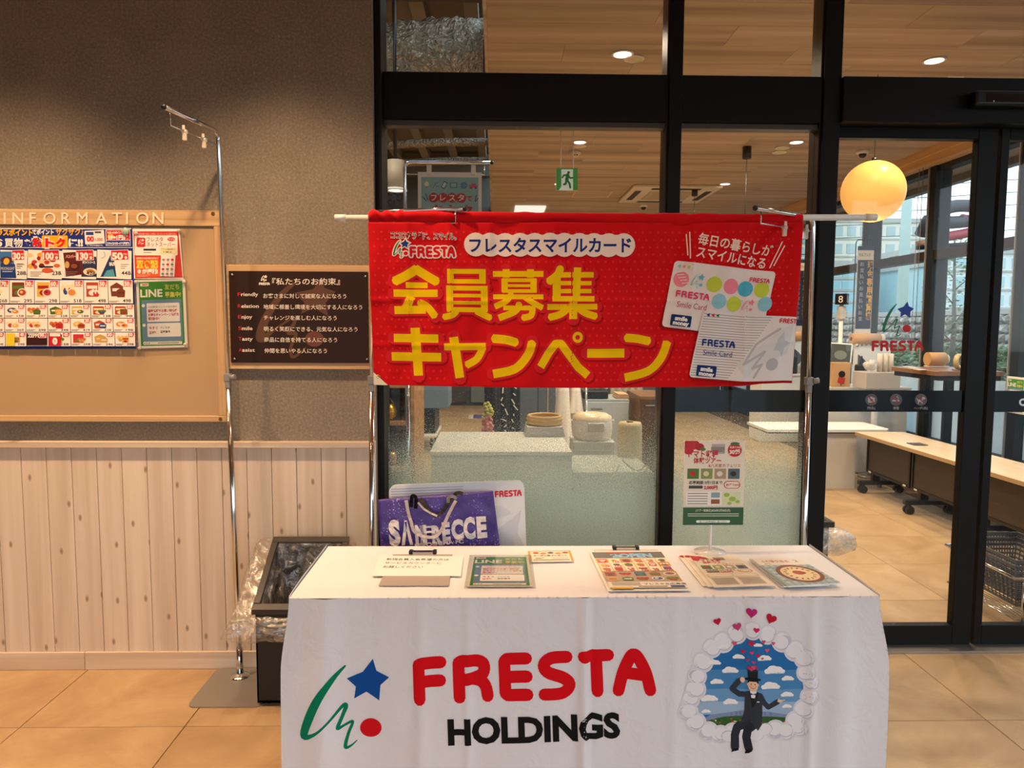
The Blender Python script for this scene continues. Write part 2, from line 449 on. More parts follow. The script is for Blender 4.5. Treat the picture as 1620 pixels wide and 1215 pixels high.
# ================================================================== MATERIALS
BLACK = mat('black_aluminium', '#0b0908', 0.5, 0.0, spec=0.22)
DARKGREY = mat('dark_grey_frame', '#1b1e20', 0.5, spec=.3)
CHROME = mat('chrome', '#d8d8d8', 0.12, 1.0)
STEEL = mat('brushed_steel', '#b9b2aa', 0.38, 0.9)
WHITE = mat('white_paint', '#eeeae4', 0.5)
WPLAST = mat('white_plastic', '#e9e6e0', 0.35)
GPLAST = mat('grey_plastic', '#8d8b88', 0.4)
BPLAST = mat('black_plastic', '#141414', 0.4)
BRASS = mat('brass_pin', '#9a6a2c', 0.35, 0.8)
def clear_mat(name, tint=(0.93, 0.96, 0.95), gloss=1.0, rough=0.02):
    M = bpy.data.materials.new(name); M.use_nodes = True; t = M.node_tree; t.nodes.clear(); g = NG(M)
    o = g.n('ShaderNodeOutputMaterial'); mx = g.n('ShaderNodeMixShader'); tr = g.n('ShaderNodeBsdfTransparent'); gl = g.n('ShaderNodeBsdfGlossy')
    ge = g.n('ShaderNodeNewGeometry'); dt = g.n('ShaderNodeVectorMath', operation='DOT_PRODUCT'); g.l(ge.outputs['Normal'], dt.inputs[0]); g.l(ge.outputs['Incoming'], dt.inputs[1])
    ab = g.n('ShaderNodeMath', operation='ABSOLUTE'); g.l(dt.outputs['Value'], ab.inputs[0])
    iv = g.n('ShaderNodeMath', operation='SUBTRACT'); iv.inputs[0].default_value = 1.0; g.l(ab.outputs[0], iv.inputs[1])
    pw_ = g.n('ShaderNodeMath', operation='POWER'); pw_.inputs[1].default_value = 5.0; g.l(iv.outputs[0], pw_.inputs[0])
    ma = g.n('ShaderNodeMath', operation='MULTIPLY_ADD'); ma.inputs[1].default_value = .96*gloss; ma.inputs[2].default_value = .04*gloss; g.l(pw_.outputs[0], ma.inputs[0])
    tr.inputs[0].default_value = (*tint, 1); gl.inputs['Roughness'].default_value = rough
    g.l(ma.outputs[0], mx.inputs[0]); g.l(tr.outputs[0], mx.inputs[1]); g.l(gl.outputs[0], mx.inputs[2]); g.l(mx.outputs[0], o.inputs[0])
    return M
GLASS = clear_mat('window_glass', (0.97, 0.98, 0.975), 0.6)
ACRYL = clear_mat('clear_acrylic', (0.98, 0.98, 0.97), 1.3, 0.12)
def frost_mat(name, z0, z1, scale, col, lo=0.0, hi=1.0):
    """frosted film: dots that get denser from z1 (clear) down to z0 (solid)"""
    M = bpy.data.materials.new(name); M.use_nodes = True; t = M.node_tree; t.nodes.clear(); g = NG(M)
    o = g.n('ShaderNodeOutputMaterial'); mx = g.n('ShaderNodeMixShader'); tr = g.n('ShaderNodeBsdfTransparent')
    tl = g.n('ShaderNodeBsdfTranslucent'); df = g.n('ShaderNodeBsdfDiffuse'); m2 = g.n('ShaderNodeMixShader'); m2.inputs[0].default_value = 0.5
    tr.inputs[0].default_value = (0.93, 0.95, 0.94, 1)
    tl.inputs[0].default_value = (*col, 1); df.inputs[0].default_value = (*col, 1)
    ge = g.n('ShaderNodeNewGeometry'); sx = g.n('ShaderNodeSeparateXYZ'); g.l(ge.outputs['Position'], sx.inputs[0])
    mr = g.n('ShaderNodeMapRange'); mr.inputs['From Min'].default_value = z1; mr.inputs['From Max'].default_value = z0; mr.inputs['To Min'].default_value = lo; mr.inputs['To Max'].default_value = hi
    g.l(sx.outputs['Z'], mr.inputs['Value'])
    wn = g.n('ShaderNodeTexNoise'); wn.inputs['Scale'].default_value = scale; wn.inputs['Detail'].default_value = 1; g.l(ge.outputs['Position'], wn.inputs['Vector'])
    ad = g.n('ShaderNodeMath', operation='ADD'); g.l(wn.outputs[0], ad.inputs[0]); g.l(mr.outputs[0], ad.inputs[1])
    st = g.n('ShaderNodeMapRange'); st.inputs['From Min'].default_value = 0.93; st.inputs['From Max'].default_value = 1.07; st.inputs['To Max'].default_value = 0.76; g.l(ad.outputs[0], st.inputs['Value'])
    g.l(tl.outputs[0], m2.inputs[1]); g.l(df.outputs[0], m2.inputs[2])
    g.l(st.outputs[0], mx.inputs[0]); g.l(tr.outputs[0], mx.inputs[1]); g.l(m2.outputs[0], mx.inputs[2]); g.l(mx.outputs[0], o.inputs[0])
    return M

WGREY = mat('speckled_wallpaper', rough=0.75, spec=0.25); g = NG(WGREY)
co = g.coord((1, 1, 1)); n1 = g.n('ShaderNodeTexNoise'); n1.inputs['Scale'].default_value = 95; n1.inputs['Detail'].default_value = 3; n1.inputs['Roughness'].default_value = .7; g.l(co, n1.inputs[0])
n2 = g.n('ShaderNodeTexNoise'); n2.inputs['Scale'].default_value = 4; g.l(co, n2.inputs[0])
c = g.ramp(n1.outputs[0], [(0.3, '#786e61'), (0.52, '#8e8373'), (0.66, '#a29581'), (0.74, '#cbbb9f')])
c = g.mix(0.25, c, g.ramp(n2.outputs[0], [(0.35, '#776d61'), (0.65, '#9d9180')])); g.l(c, g.b.inputs['Base Color']); g.bump(n1.outputs[0], 0.25, 0.002)
PINE = wood('whitewashed_pine', [(0.25, '#cfb9a1'), (0.45, '#dcc8b1'), (0.58, '#e3d1bc'), (0.74, '#e9d9c6')], (22, 22, 0.8), 0.55, ((6.2, 6.2, 3.0), 0.036, '#8a7054'), bump=0.08, var=0.09)
PINE_H = wood('whitewashed_pine_rail', [(0.3, '#cdb59b'), (0.5, '#dcc6ad'), (0.7, '#e8d7c2')], (1.0, 30, 30), 0.5, ((1.4, 9, 8), 0.03, '#9b8263'), bump=0.08)
OAK_H = wood('light_oak', [(0.3, '#b98f60'), (0.5, '#cfa878'), (0.7, '#dbb98b')], (1.2, 30, 60), 0.45, bump=0.05, var=0.06)
OAK_V = wood('light_oak_upright', [(0.3, '#b98f60'), (0.5, '#cfa878'), (0.7, '#dbb98b')], (60, 30, 1.2), 0.45, bump=0.05, var=0.06)
CEILW = wood('ceiling_board_wood', [(0.3, '#99836b'), (0.42, '#b29a7f'), (0.58, '#c4ac90'), (0.72, '#d2bda3')], (0.35, 8, 8), 0.55, bump=0.03, var=0.10)
SOFF = wood('soffit_wood', [(0.3, '#a08a72'), (0.5, '#b39c82'), (0.7, '#c2ad93')], (9, 0.7, 9), 0.6, bump=0.03, rnd=False)
CHERRY = wood('worktop_walnut', [(0.3, '#5d3d23'), (0.5, '#7b5431'), (0.7, '#8f6640')], (6, 1, 6), 0.35, rnd=False, bump=0.02)
DESKTOP = wood('desk_laminate', [(0.3, '#d9bd97'), (0.5, '#e3c9a5'), (0.7, '#ead4b4')], (12, 0.8, 12), 0.3, rnd=False, bump=0.01)
SHELFW = wood('shelf_oak', [(0.3, '#94683a'), (0.5, '#b08150'), (0.7, '#c29763')], (1, 9, 20), 0.5, rnd=False, bump=0.03)
TILE = mat('floor_tile', rough=0.42, spec=0.35); g = NG(TILE)
co = g.coord((1, 1, 1), rnd=True); n1 = g.n('ShaderNodeTexNoise'); n1.inputs['Scale'].default_value = 2.6; n1.inputs['Detail'].default_value = 8; n1.inputs['Roughness'].default_value = .62; n1.inputs['Distortion'].default_value = .6
g.l(co, n1.inputs[0]); c = g.ramp(n1.outputs[0], [(0.3, '#a88a64'), (0.48, '#b99971'), (0.62, '#c4a57d'), (0.75, '#ceb28d')])
oi = g.n('ShaderNodeObjectInfo'); mr = g.n('ShaderNodeMapRange'); mr.inputs['To Min'].default_value = .94; mr.inputs['To Max'].default_value = 1.0; g.l(oi.outputs['Random'], mr.inputs[0]); cb = g.n('ShaderNodeCombineColor')
for k in range(3): g.l(mr.outputs[0], cb.inputs[k])
c = g.mix(1.0, c, cb.outputs[0], 'MULTIPLY'); g.l(c, g.b.inputs['Base Color'])
GROUT = mat('grout', '#6f563a', 0.8)
PLASTER = mat('plaster', '#cfc8bd', 0.8)
DARKDECK = mat('bare_deck', '#6e665a', 0.7)
FOIL = mat('duct_foil', '#a99a82', 0.3, 0.9); g = NG(FOIL)
co = g.coord((1, 1, 1)); v = g.n('ShaderNodeTexNoise'); v.inputs['Scale'].default_value = 24; v.inputs['Detail'].default_value = 5; v.inputs['Distortion'].default_value = 1.4; g.l(co, v.inputs[0]); g.bump(v.outputs[0], 1.0, 0.05)

# ================================================================== THE SETTING
YW = 3.11          # face of the left wall
YG = 3.20          # face of the black frames
YP = 3.26          # the glass
GX0 = at(590, 400, Y=YW).x + 0.005
# floor: tiles with grout joints
fl = thing('floor', kind='structure', loc=(0, 0, 0))
MB().box(-4.2, -2.7, -0.06, 4.3, 14.2, -0.006).ob('grout_bed', GROUT, fl)
T = 0.609
tb = bmesh.new(); bmesh.ops.create_cube(tb, size=1, matrix=Matrix.Translation((T/2, T/2, -0.005)) @ Matrix.Diagonal((T-0.003, T-0.003, 0.01, 1)))
bmesh.ops.bevel(tb, geom=[e for e in tb.edges if all(v.co.z > -0.001 for v in e.verts)], offset=0.0012, segments=1, affect='EDGES')
tme = bpy.data.meshes.new('tile'); tb.to_mesh(tme); tb.free(); tme.materials.append(TILE)
jx = at(313.7, 1121.3, Z=0).x; jy = at(300, 1149, Z=0).y
x0 = jx - 5*T; y0 = jy - 2*T
rest = []
for i in range(13):
    for j in range(21):
        x, y = x0+i*T, y0+j*T
        if x > 4.2: continue
        o = bpy.data.objects.new('tile', tme); COL.objects.link(o); o.parent = fl; o.location = (x, y, 0)
r = MB()
for i in range(-2, 13):
    for j in range(-6, 0):
        r.box(x0+i*T+.0015, y0+j*T+.0015, -.01, x0+i*T+T-.0015, y0+j*T+T-.0015, 0)
tag(r.ob('tile_field', TILE, fl), kind='stuff')
# left wall with wainscot
wla = thing('wall_left', kind='structure', loc=(-1.9, YW, 0))
ZR1 = at(200, 698.7, Y=YW-.03).z; ZR0 = at(200, 708.5, Y=YW-.03).z; ZB1 = at(200, 1030.5, Y=YW-.015).z
MB().box(-4.2, YW, 0.0, GX0, YW+.14, CEIL_V+.2).ob('wall_panel', WGREY, wla)
pw = at(342.5, 860, Y=YW).x - at(303.5, 860, Y=YW).x
px_ = at(152+39*11.45, 720, Y=YW-.012).x
k = 0; xx = GX0
xj = at(152, 715, Y=YW-.012).x + 11*pw
while xx > -3.1:
    xa = max(xj-pw*(k+1)+pw*0, -3.2) if k else xj-pw*0
    if k == 0 and xj > GX0: xj -= pw
    a = xj - pw*k; b = min(a+pw, GX0)
    if b > a:
        MB().box(a+.0012, YW-.012-RND.random()*.0006, ZB1-.01, b-.0012, YW, ZR0+.004, 0.0012, 1).ob('board', PINE, wla)
    xx = a; k += 1
br = MB().box(-3.3, YW-.034, ZR0, GX0, YW, ZR1, .002, 1).ob('rail', PINE_H, wla)
xs = at(134, 1040, Y=YW-.02).x
bb = thing('baseboard_left', kind='structure', loc=(-1.9, YW, 0))
MB().box(-3.3, YW-.022, 0, xs-.001, YW-.0121, ZB1, .002, 1).ob('board', PINE_H, bb)
MB().box(xs+.001, YW-.022, 0, GX0, YW-.0121, ZB1, .002, 1).ob('board', PINE_H, bb)
# entrance shell outside the frame
MB().box(-4.3, -2.6, 0, -4.2, YW+.14, CEIL_V).ob('wall_side_added', WGREY)['kind'] = 'structure'  # unseen wall, added to keep the sky's light out
vb = MB().box(-4.2, -2.6, CEIL_V, 4.3, YG-.03, CEIL_V+.1)
tag(vb.ob('ceiling_entrance', mat('entrance_ceiling', '#b98d60', 0.6)), kind='structure')
tag(MB().box(-4.2, -2.6, 2.5, 4.3, -2.5, CEIL_V+.1).ob('lintel', PLASTER), kind='structure')  # unseen front, set back with a lowered opening to cut the daylight
tag(MB().box(-4.2, -2.6, 0, -2.8, -2.5, 2.5).ob('wall_front_added', PLASTER), kind='structure')  # unseen wing, added to narrow the opening and dim daylight on the cloth
tag(MB().box(3.4, -2.6, 0, 4.3, -2.5, 2.5).ob('wall_front_right_added', PLASTER), kind='structure')  # matching unseen wing, added to narrow the daylight opening on the right
# ---- glazed partition: frames
def xw(px, py=400, Y=YG): return at(px, py, Y=Y).x
def zw(py, px=1000, Y=YG): return at(px, py, Y=Y).z
part = thing('window_1', kind='structure', loc=(0.3, YG, 0))
XJ0, XJ1 = GX0, xw(608, 400)
Xm = [(xw(1054, 250), xw(1077.5, 250)), (xw(1297, 250), xw(1327, 250))]
ZT0, ZT1 = zw(189, 850), zw(115, 850)
TOP = 3.5
D = .12
MB().box(XJ0, YG-.05, 0, XJ1, YG+D, TOP, .002, 1).ob('frame_post', BLACK, part)
for a, b in Xm:
    MB().box(a+.008, YG-.0, 0, b, YG+D, TOP, .002, 1).ob('frame_post', BLACK, part)
    MB().box(a, YG+.02, 0, a+.0075, YG+D, TOP).ob('frame_bead', mat('bronze_bead', '#3c2a1e', .35, .4), part)
segs = [(XJ1, Xm[0][0]), (Xm[0][1], Xm[1][0])]
for a, b in segs:
    MB().box(a, YG+.005, ZT0, b, YG+D-.005, ZT1, .002, 1).ob('transom', BLACK, part)
    MB().box(a, YG+.03, ZT0-.022, b, YG+D-.03, ZT0, .001, 1).ob('frame_bead', mat('bead_grey', '#4a453f', .4), part)
    MB().box(a, YG+.005, 0.0, b, YG+D-.005, 0.07, .002, 1).ob('bottom_rail', BLACK, part)
DH0 = zw(195, 1430)
MB().box(Xm[1][1], YG-.02, DH0, 4.2, YG+D, zw(124, 1450), .003, 1).ob('door_header', BLACK, part)
MB().box(XJ1, YP-.004, 0.07, Xm[0][0], YP+.004, ZT0-.022).ob('pane', GLASS, part)
MB().box(Xm[0][1], YP-.004, 0.07, Xm[1][0], YP+.004, ZT0-.022).ob('pane', GLASS, part)
MB().box(XJ1, YP-.004, ZT1, Xm[0][0], YP+.004, TOP).ob('pane', GLASS, part)
MB().box(Xm[0][1], YP-.004, ZT1, Xm[1][0], YP+.004, TOP).ob('pane', GLASS, part)
MB().box(Xm[1][1], YP-.004, zw(124, 1450), 4.2, YP+.004, TOP).ob('pane', GLASS, part)
# frosted film on the lower panes
ZF = at(1150, 652, Y=YP).z
FR1 = frost_mat('frosted_film', at(800, 800, Y=YP).z, at(800, 640, Y=YP).z, 240.0, (0.66, 0.79, 0.75), lo=0.26, hi=0.66)
def film(name, x0, x1, z0, z1, m, y=YP+.0065, par=part):
    return MB().box(x0, y-.0006, z0, x1, y+.0006, z1).ob(name, m, par)
film('frosted_film', XJ1, Xm[0][0], 0.07, at(800, 618, Y=YP).z, FR1)
film('frosted_film', Xm[0][1], Xm[1][0], 0.07, ZF, FR1)
film('black_band', Xm[0][1], Xm[1][0], ZF, at(1150, 617, Y=YP).z, mat('black_film', '#0b0d0e', 0.12))
# ---- sliding doors
def door(name, xl, xr, gl, gr, y, band=True):
    d = thing(name, kind='structure', loc=((xl+xr)/2, y, 0))
    zt = zw(219, 1430, y); zb = zw(990, 1450, y); ztop = DH0+.02
    MB().box(xl, y, 0.012, gl, y+.045, ztop, .002, 1).ob('stile', BLACK, d)
    MB().box(gr, y, 0.012, xr, y+.045, ztop, .002, 1).ob('stile', BLACK, d)
    MB().box(gl, y, zt, gr, y+.045, ztop, .002, 1).ob('top_rail', BLACK, d)
    MB().box(gl, y, 0.012, gr, y+.045, zb, .002, 1).ob('bottom_rail', BLACK, d)
    MB().box(gl, y+.02, zb, gr, y+.026, zt).ob('pane', GLASS, d)
    MB().box(gl, y+.012, at(1400, 652, Y=y).z, gr, y+.0135, at(1400, 618, Y=y).z).ob('black_band', mat('black_film'), d)
    return d
YD = 3.27
d1 = door('door_1', xw(1300, 800, YD), xw(1558, 600, YD)-.0, xw(1313, 500, YD), xw(1528, 600, YD), YD)
d2 = door('door_2', xw(1563, 600, YD), xw(1563, 600, YD)+1.25, xw(1575, 620, YD), xw(1575, 620, YD)+1.1, YD)
MB().box(Xm[1][1], YG-.0, 0, 4.2, YG+D, .011).ob('threshold', STEEL, part)
# ================================================================== SHOP SHELL
XWIN = 4.24
ws = thing('ceiling', kind='structure', loc=(2, 8, CEIL_S))
XC0 = -0.055
BW = 0.3; n = 0
y = YP+.08
lens_x = (XWIN - XC0)/3
bmsh = {}
while y < 13.6:
    off = (n % 3)*0.33
    xs_ = [XC0] + [XC0 + lens_x*(i+off) for i in range(0 if off else 1, 4) if 0 < lens_x*(i+off) < XWIN-XC0-.05] + [XWIN-.12]
    for a, b in zip(xs_, xs_[1:]):
        key = round(b-a, 3)
        if key not in bmsh:
            q = bmesh.new(); bmesh.ops.create_cube(q, size=1, matrix=Matrix.Translation(((b-a)/2, BW/2, .01)) @ Matrix.Diagonal((b-a-.002, BW-.003, .02, 1)))
            me = bpy.data.meshes.new('ceiling_board'); q.to_mesh(me); q.free(); me.materials.append(CEILW); bmsh[key] = me
        o = bpy.data.objects.new('board', bmsh[key]); COL.objects.link(o); o.parent = ws; o.location = (a-2, y-8, 0)
    y += BW; n += 1
MB().box(XC0, YP+.06, CEIL_S+.02, XWIN+.1, 14.0, CEIL_S+.06).ob('ceiling_backing', mat('ceiling_backing', '#2a1c12', .9), ws)
MB().box(XC0-.02, YP+.06, CEIL_S, XC0, 14.0, CEIL_S+.5).ob('fascia', CEILW, ws)
# open ceiling with ribbed deck over the left of the shop
dk = MB().box(-4.2, YG+D, 4.35, XC0, 14.2, 4.4)
dk.ob('ceiling_deck', DARKDECK, None)['kind'] = 'structure'
rib = thing('trim_1', kind='structure', loc=(-2, 8, 4.3))
rb = bmesh.new(); bmesh.ops.create_cube(rb, size=1, matrix=Matrix.Diagonal((.12, 10.8, .16, 1))); rme = bpy.data.meshes.new('rib'); rb.to_mesh(rme); rb.free(); rme.materials.append(mat('deck_rib', '#8a8276', .6))
for i in range(9):
    o = bpy.data.objects.new('deck_rib', rme); COL.objects.link(o); o.parent = rib; o.location = (-2.0+i*.46+2-1.9, .7, -.02)
for yy in (5.6, 8.8, 12.2):
    MB().box(-4.2, yy, 3.95, XC0-.03, yy+.16, 4.3).ob('steel_beam', mat('beam_paint', '#5d564c', .6), rib)
tag(MB().box(-4.25, YW+.14, 0, -4.2, 14.2, 4.4).ob('wall_shop_left', mat('shop_wall', '#9a8f80', .8)), kind='structure')
bw = thing('wall_back', kind='structure', loc=(0, 13.6, 0))
MB().box(-4.2, 13.6, 0, XWIN, 13.75, 4.4).ob('wall_panel', mat('back_wall', '#5b5e58', .7), bw)
for i in range(7):
    MB().box(-4.0+i*1.18, 13.52, 0.06, -4.0+i*1.18+1.1, 13.6, 1.35, .01, 1).ob('panel', mat('back_panel_grey' if i % 2 else 'back_panel_brown', '#75807a' if i % 2 else '#4d4238', .5), bw)
for i in range(5):
    MB().box(-3.9+i*1.6, 13.55, 2.2, -3.9+i*1.6+1.4, 13.6, 3.0, .01, 1).ob('panel', mat('back_panel_cream', '#cbbfa8', .6), bw)
# ---- window wall on the right
w2 = thing('window_2', kind='structure', loc=(XWIN, 8, 0))
mul_y = [3.35, 4.6, 5.85, 7.1, 8.35, 9.6, 10.85, 12.1, 13.35]
ZM0, ZM1, ZH = 2.16, 2.25, 3.06
for i, yy in enumerate(mul_y):
    MB().box(XWIN, yy-.05, 0, XWIN+.16, yy+.05, ZH, .003, 1).ob('frame_post', DARKGREY, w2)
    MB().box(XWIN-.012, yy+.051, 0.2, XWIN+.02, yy+.063, ZH).ob('frame_bead', mat('silver_bead', '#c9cdd0', .3, .6), w2)
MB().box(XWIN+.01, 3.3, ZM0, XWIN+.14, 13.6, ZM1, .002, 1).ob('mid_rail', mat('mid_rail_bronze', '#2c221b', .4), w2)
MB().box(XWIN+.01, 3.3, 0, XWIN+.14, 13.6, .42, .002, 1).ob('bottom_rail', DARKGREY, w2)
MB().box(XWIN+.02, 3.3, ZH-.05, XWIN+.14, 13.6, ZH, .002, 1).ob('top_rail', DARKGREY, w2)
for a, b in zip(mul_y, mul_y[1:]):
    MB().box(XWIN+.07, a+.05, .42, XWIN+.076, b-.05, ZM0).ob('pane', GLASS, w2)
    MB().box(XWIN+.07, a+.05, ZM1, XWIN+.076, b-.05, ZH-.05).ob('pane', GLASS, w2)
FR2 = frost_mat('window_film', 0.3, 1.06, 300.0, (0.85, 0.93, 0.95), lo=0.56, hi=0.9)
MB().box(XWIN+.08, 3.3, .42, XWIN+.0812, 13.6, 1.05).ob('frosted_film', FR2, w2)
MB().box(XWIN-.10, YP+.08, ZH+.0, XWIN+.02, 13.6, CEIL_S-.01, .002, 1).ob('valance', OAK_V if False else wood('valance_wood', [(0.3, '#c79a66'), (0.5, '#d5ab78'), (0.7, '#dfb988')], (9, .6, 9), .5, rnd=False, bump=.02), w2)
MB().box(XWIN-.13, YP+.08, ZH+.07, XWIN-.10, 13.6, CEIL_S-.0, .002, 1).ob('valance_lip', mat('valance_wood'), w2)
tag(MB().box(XWIN+.02, 3.3, ZH+.0, XWIN+.15, 13.6, CEIL_S+.3).ob('wall_right', mat('right_wall', '#3a3a38', .7)), kind='structure')
tag(MB().box(XWIN+.06, -2.6, 0, XWIN+.16, 3.3, .3).ob('wall_entrance_right', DARKGREY), kind='structure')
for yy in (-2.5, -.7, 1.2, 3.25): tag(MB().box(XWIN+.02, yy-.05, .0, XWIN+.16, yy+.05, CEIL_V, .003, 1).ob('trim_2', DARKGREY), kind='structure')
# ================================================================== OUTSIDE
sf = thing('roof_eave', kind='structure', loc=(5.3, 8, 2.95))
sb = MB()
for i in range(160): sb.box(XWIN+.17, -3+i*.16, 3.15, 5.0, -3+i*.16+.152, 3.17)
tag(sb.ob('soffit_board', SOFF, sf), kind='stuff')
MB().box(XWIN+.17, -3, 3.172, 5.1, 22.6, 3.4).ob('eave_slab', mat('eave_dark', '#3a332c', .8), sf)
MB().box(5.0, -3, 3.08, 5.1, 22.6, 3.42).ob('eave_fascia', mat('eave_fascia', '#8d8f90', .5), sf)
tag(MB().box(XWIN+.16, -40, -.3, 80, 140, -.05).ob('ground', mat('asphalt', '#77756f', .9)), kind='structure')
tag(MB().box(-40, -60, -.3, XWIN+.16, -2.7, -.05).ob('ground_front', mat('asphalt')), kind='structure')
# ================================================================== TABLE
ZTB = 0.70
YF, YB = 2.085, 2.585
XL, XR = at(466, 940, Z=ZTB).x, at(1389, 940, Z=ZTB).x
XLb, XRb = at(514, 862, Z=ZTB).x, at(1284, 863, Z=ZTB).x
XL = (XL+XLb)/2; XR = (XR+XRb)/2
YF = at(800, 941, Z=ZTB).y; YB = at(800, 862, Z=ZTB).y
t = thing('folding_table', 'long folding table wholly covered by the white printed cloth', 'table', ((XL+XR)/2, (YF+YB)/2, 0))
MB().box(XL+.012, YF+.012, ZTB-.032, XR-.012, YB-.012, ZTB-.006, .004).ob('tabletop', WHITE, t)
for sx in (XL+.12, XR-.12):
    for sy in (YF+.07, YB-.07): MB().cyl((sx, sy, 0), (sx, sy, ZTB-.032), .014, 12).ob('leg', STEEL, t)
    MB().cyl((sx, YF+.07, .12), (sx, YB-.07, .12), .01, 10).ob('stretcher', STEEL, t)
def lerp(a, b, t): return a+(b-a)*t
def sst(t): t = max(0, min(1, t)); return t*t*(3-2*t)
def cloth_front(x, z, off=0):
    """front fall of the cloth: folds that grow towards the hem"""
    d = (ZTB-z)/ZTB; u = (x-XL)/(XR-XL)
    f = 0.006*math.sin(u*31+.6)*d + .006*math.sin(u*17+2.0+z*1.2)*d**1.3
    for c_, w_, a_ in ((.497, .010, .016), (.508, .006, -.008), (.06, .02, .02), (.93, .022, .018), (.30, .008, .006), (.22, .012, .008), (.79, .018, .008), (.885, .009, .012), (.65, .01, .004)):
        f += a_*math.exp(-((u-c_)/w_)**2)*(0.5+.9*d)
    f += .0035*noise.noise(Vector((x*9, z*7, 3)))
    # the side corners swing out
    flare = (.026 if u < .5 else .034)*sst(d*3.0)
    xx = x + (-flare*sst((.10-u)/.10) + flare*sst((u-.90)/.10))
    return Vector((xx, YF-.006-f-.014*sst(d*2)-off, z))
CLOTH = mat('white_tablecloth', '#e9e7ea', 0.75, spec=.2, sheen=.1)
g = NG(CLOTH); co = g.coord((1, 1, 1)); nn = g.n('ShaderNodeTexNoise'); nn.inputs['Scale'].default_value = 11; nn.inputs['Detail'].default_value = 5; nn.inputs['Distortion'].default_value = .8; g.l(co, nn.inputs[0]); g.bump(nn.outputs[0], .5, .012)
def cloth_side(sgn):
    X0 = XR if sgn > 0 else XL
    def fn(u, v):
        y = lerp(YF-.006, YB+.006, u); z = ZTB*(1-v)+.01*v; d = v
        f = .012*math.sin(u*19)*d+.012*math.sin(u*9+1)*d
        corner = cloth_front(XR if sgn > 0 else XL, z); back = X0+sgn*(.006+.035*d)
        k = sst(1-u/.35)
        return Vector((lerp(back+sgn*f*(1-k), corner.x, k), lerp(y, corner.y, max(0, 1-u*4)), z))
    return fn
b = MB()
NX = 260
b.grid(lambda u, v: cloth_front(lerp(XL, XR, u), lerp(ZTB-.006, .012, v)), NX, 90)
for s_ in (-1, 1): b.grid(cloth_side(s_), 40, 40)
def ctop(u, v):
    x = lerp(XL, XR, u); y = lerp(YF-.0065, YB+.006, v)
    e_ = min(u, 1-u, v*.3, (1-v)*.3)
    h = .0009*noise.noise(Vector((x*11, y*11, 0)))
    for c_ in (.50, .27, .75): h += .0022*math.exp(-((u-c_)/.004)**2)
    for c_ in (.18, .55): h += .0018*math.exp(-((v-c_)/.012)**2)
    return Vector((x, y, ZTB-.006+.003*sst(e_/.008)+max(h, 0)*sst(e_/.02)))
b.grid(ctop, 200, 40)
b.grid(lambda u, v: Vector((lerp(XL, XR, u), YB+.006+.03*v, lerp(ZTB-.006, .012, v))), 40, 20)
bmesh.ops.remove_doubles(b.bm, verts=b.bm.verts, dist=.0012)
tc_ = b.ob('tablecloth', CLOTH, None, org=((XL+XR)/2, YF, 0))
tag(tc_, 'white printed cloth draped to the floor over the long table', 'tablecloth')
# print on the cloth (measured in photograph pixels on the front fall)
def fcloth(px, py, off):
    p = at(px, py, Y=YF-.012)
    return cloth_front(p.x, min(p.z, ZTB-.004), off)
A = Art()
shopmark(A, 487+1, 1042, 142, '#00805c', '#0e4f9f', '#d7121c')
def P7(x, y): return (450+x/2.7, 940+y/2.7)
x_, y_ = P7(547, 265)
shopname(A, x_, y_, 75, '#dc0a17', .25, width=384, rot=-2.15)
x_, y_ = P7(695, 634)
A.text('HOLDINGS', x_+2, y_-1, 54, '#151515', .045, fit=272, rot=-1.9)
A.build('lettering', tc_, fcloth, PRINT_CLOTH, cut=9, base=.0009, step=.00015)
# picture in the cloud
A = Art()
def P8(x, y): return (1020+x/4.05, 930+y/4.05)
def q8(pts): return [P8(*p) for p in pts]
def e8(x, y, rx, ry, c, **k): A.ell(*P8(x, y), rx/4.05, ry/4.05, c, **k)
rim = [(505, 350, 60), (590, 300, 55), (690, 275, 50), (790, 300, 55), (880, 345, 60), (430, 385, 55), (370, 470, 60), (330, 560, 55), (320, 640, 60), (290, 700, 50), (270, 780, 60), (320, 850, 60),
       (960, 400, 62), (1020, 450, 60), (1030, 540, 55), (1060, 600, 45), (1050, 690, 55), (1010, 770, 60), (960, 840, 60), (400, 910, 60), (480, 930, 55), (560, 920, 60), (830, 900, 60), (900, 910, 55), (980, 890, 50)]
sky = [(400, 400), (430, 350), (520, 340), (600, 300), (690, 268), (760, 290), (850, 320), (900, 385), (970, 450), (1000, 520), (1010, 620), (1000, 700), (965, 770), (940, 840), (860, 880), (700, 890), (520, 890), (400, 880), (345, 820), (320, 750), (360, 660), (370, 560), (350, 480)]
A.poly(q8(qb([p for p in sky], 3)[:-1]), '#2a6fae')
A.lay += 1; L = A.lay
for y0, y1, c in ((520, 640, '#4a86ba'), (640, 720, '#6a9bc6'), (720, 800, '#9db8d2')): A.poly(q8([(362 if y0 < 640 else 330, y0), (1004, y0), (985 if y1 > 700 else 1004, y1), (335 if y1 > 600 else 362, y1)]), c, L)
A.poly(q8([(350, 835), (420, 800), (520, 790), (620, 775), (760, 778), (900, 800), (950, 812), (935, 850), (860, 880), (420, 888)]), '#8292b4')
A.poly(q8([(365, 845), (500, 815), (700, 805), (940, 822), (930, 858), (860, 882), (700, 892), (520, 892), (405, 885)]), '#35602f')
for k in range(46):
    x = RND.uniform(430, 920); y = RND.uniform(822, 872); c = RND.choice(['#d9a441', '#c8603a', '#e6dcc8', '#2a4a22', '#e0c060', '#4c7c34', '#b64a30'])
    A.rect(*P8(x, y), *P8(x+RND.uniform(8, 20), y+RND.uniform(5, 10)), c, lay=A.lay+1 if k == 0 else A.lay)
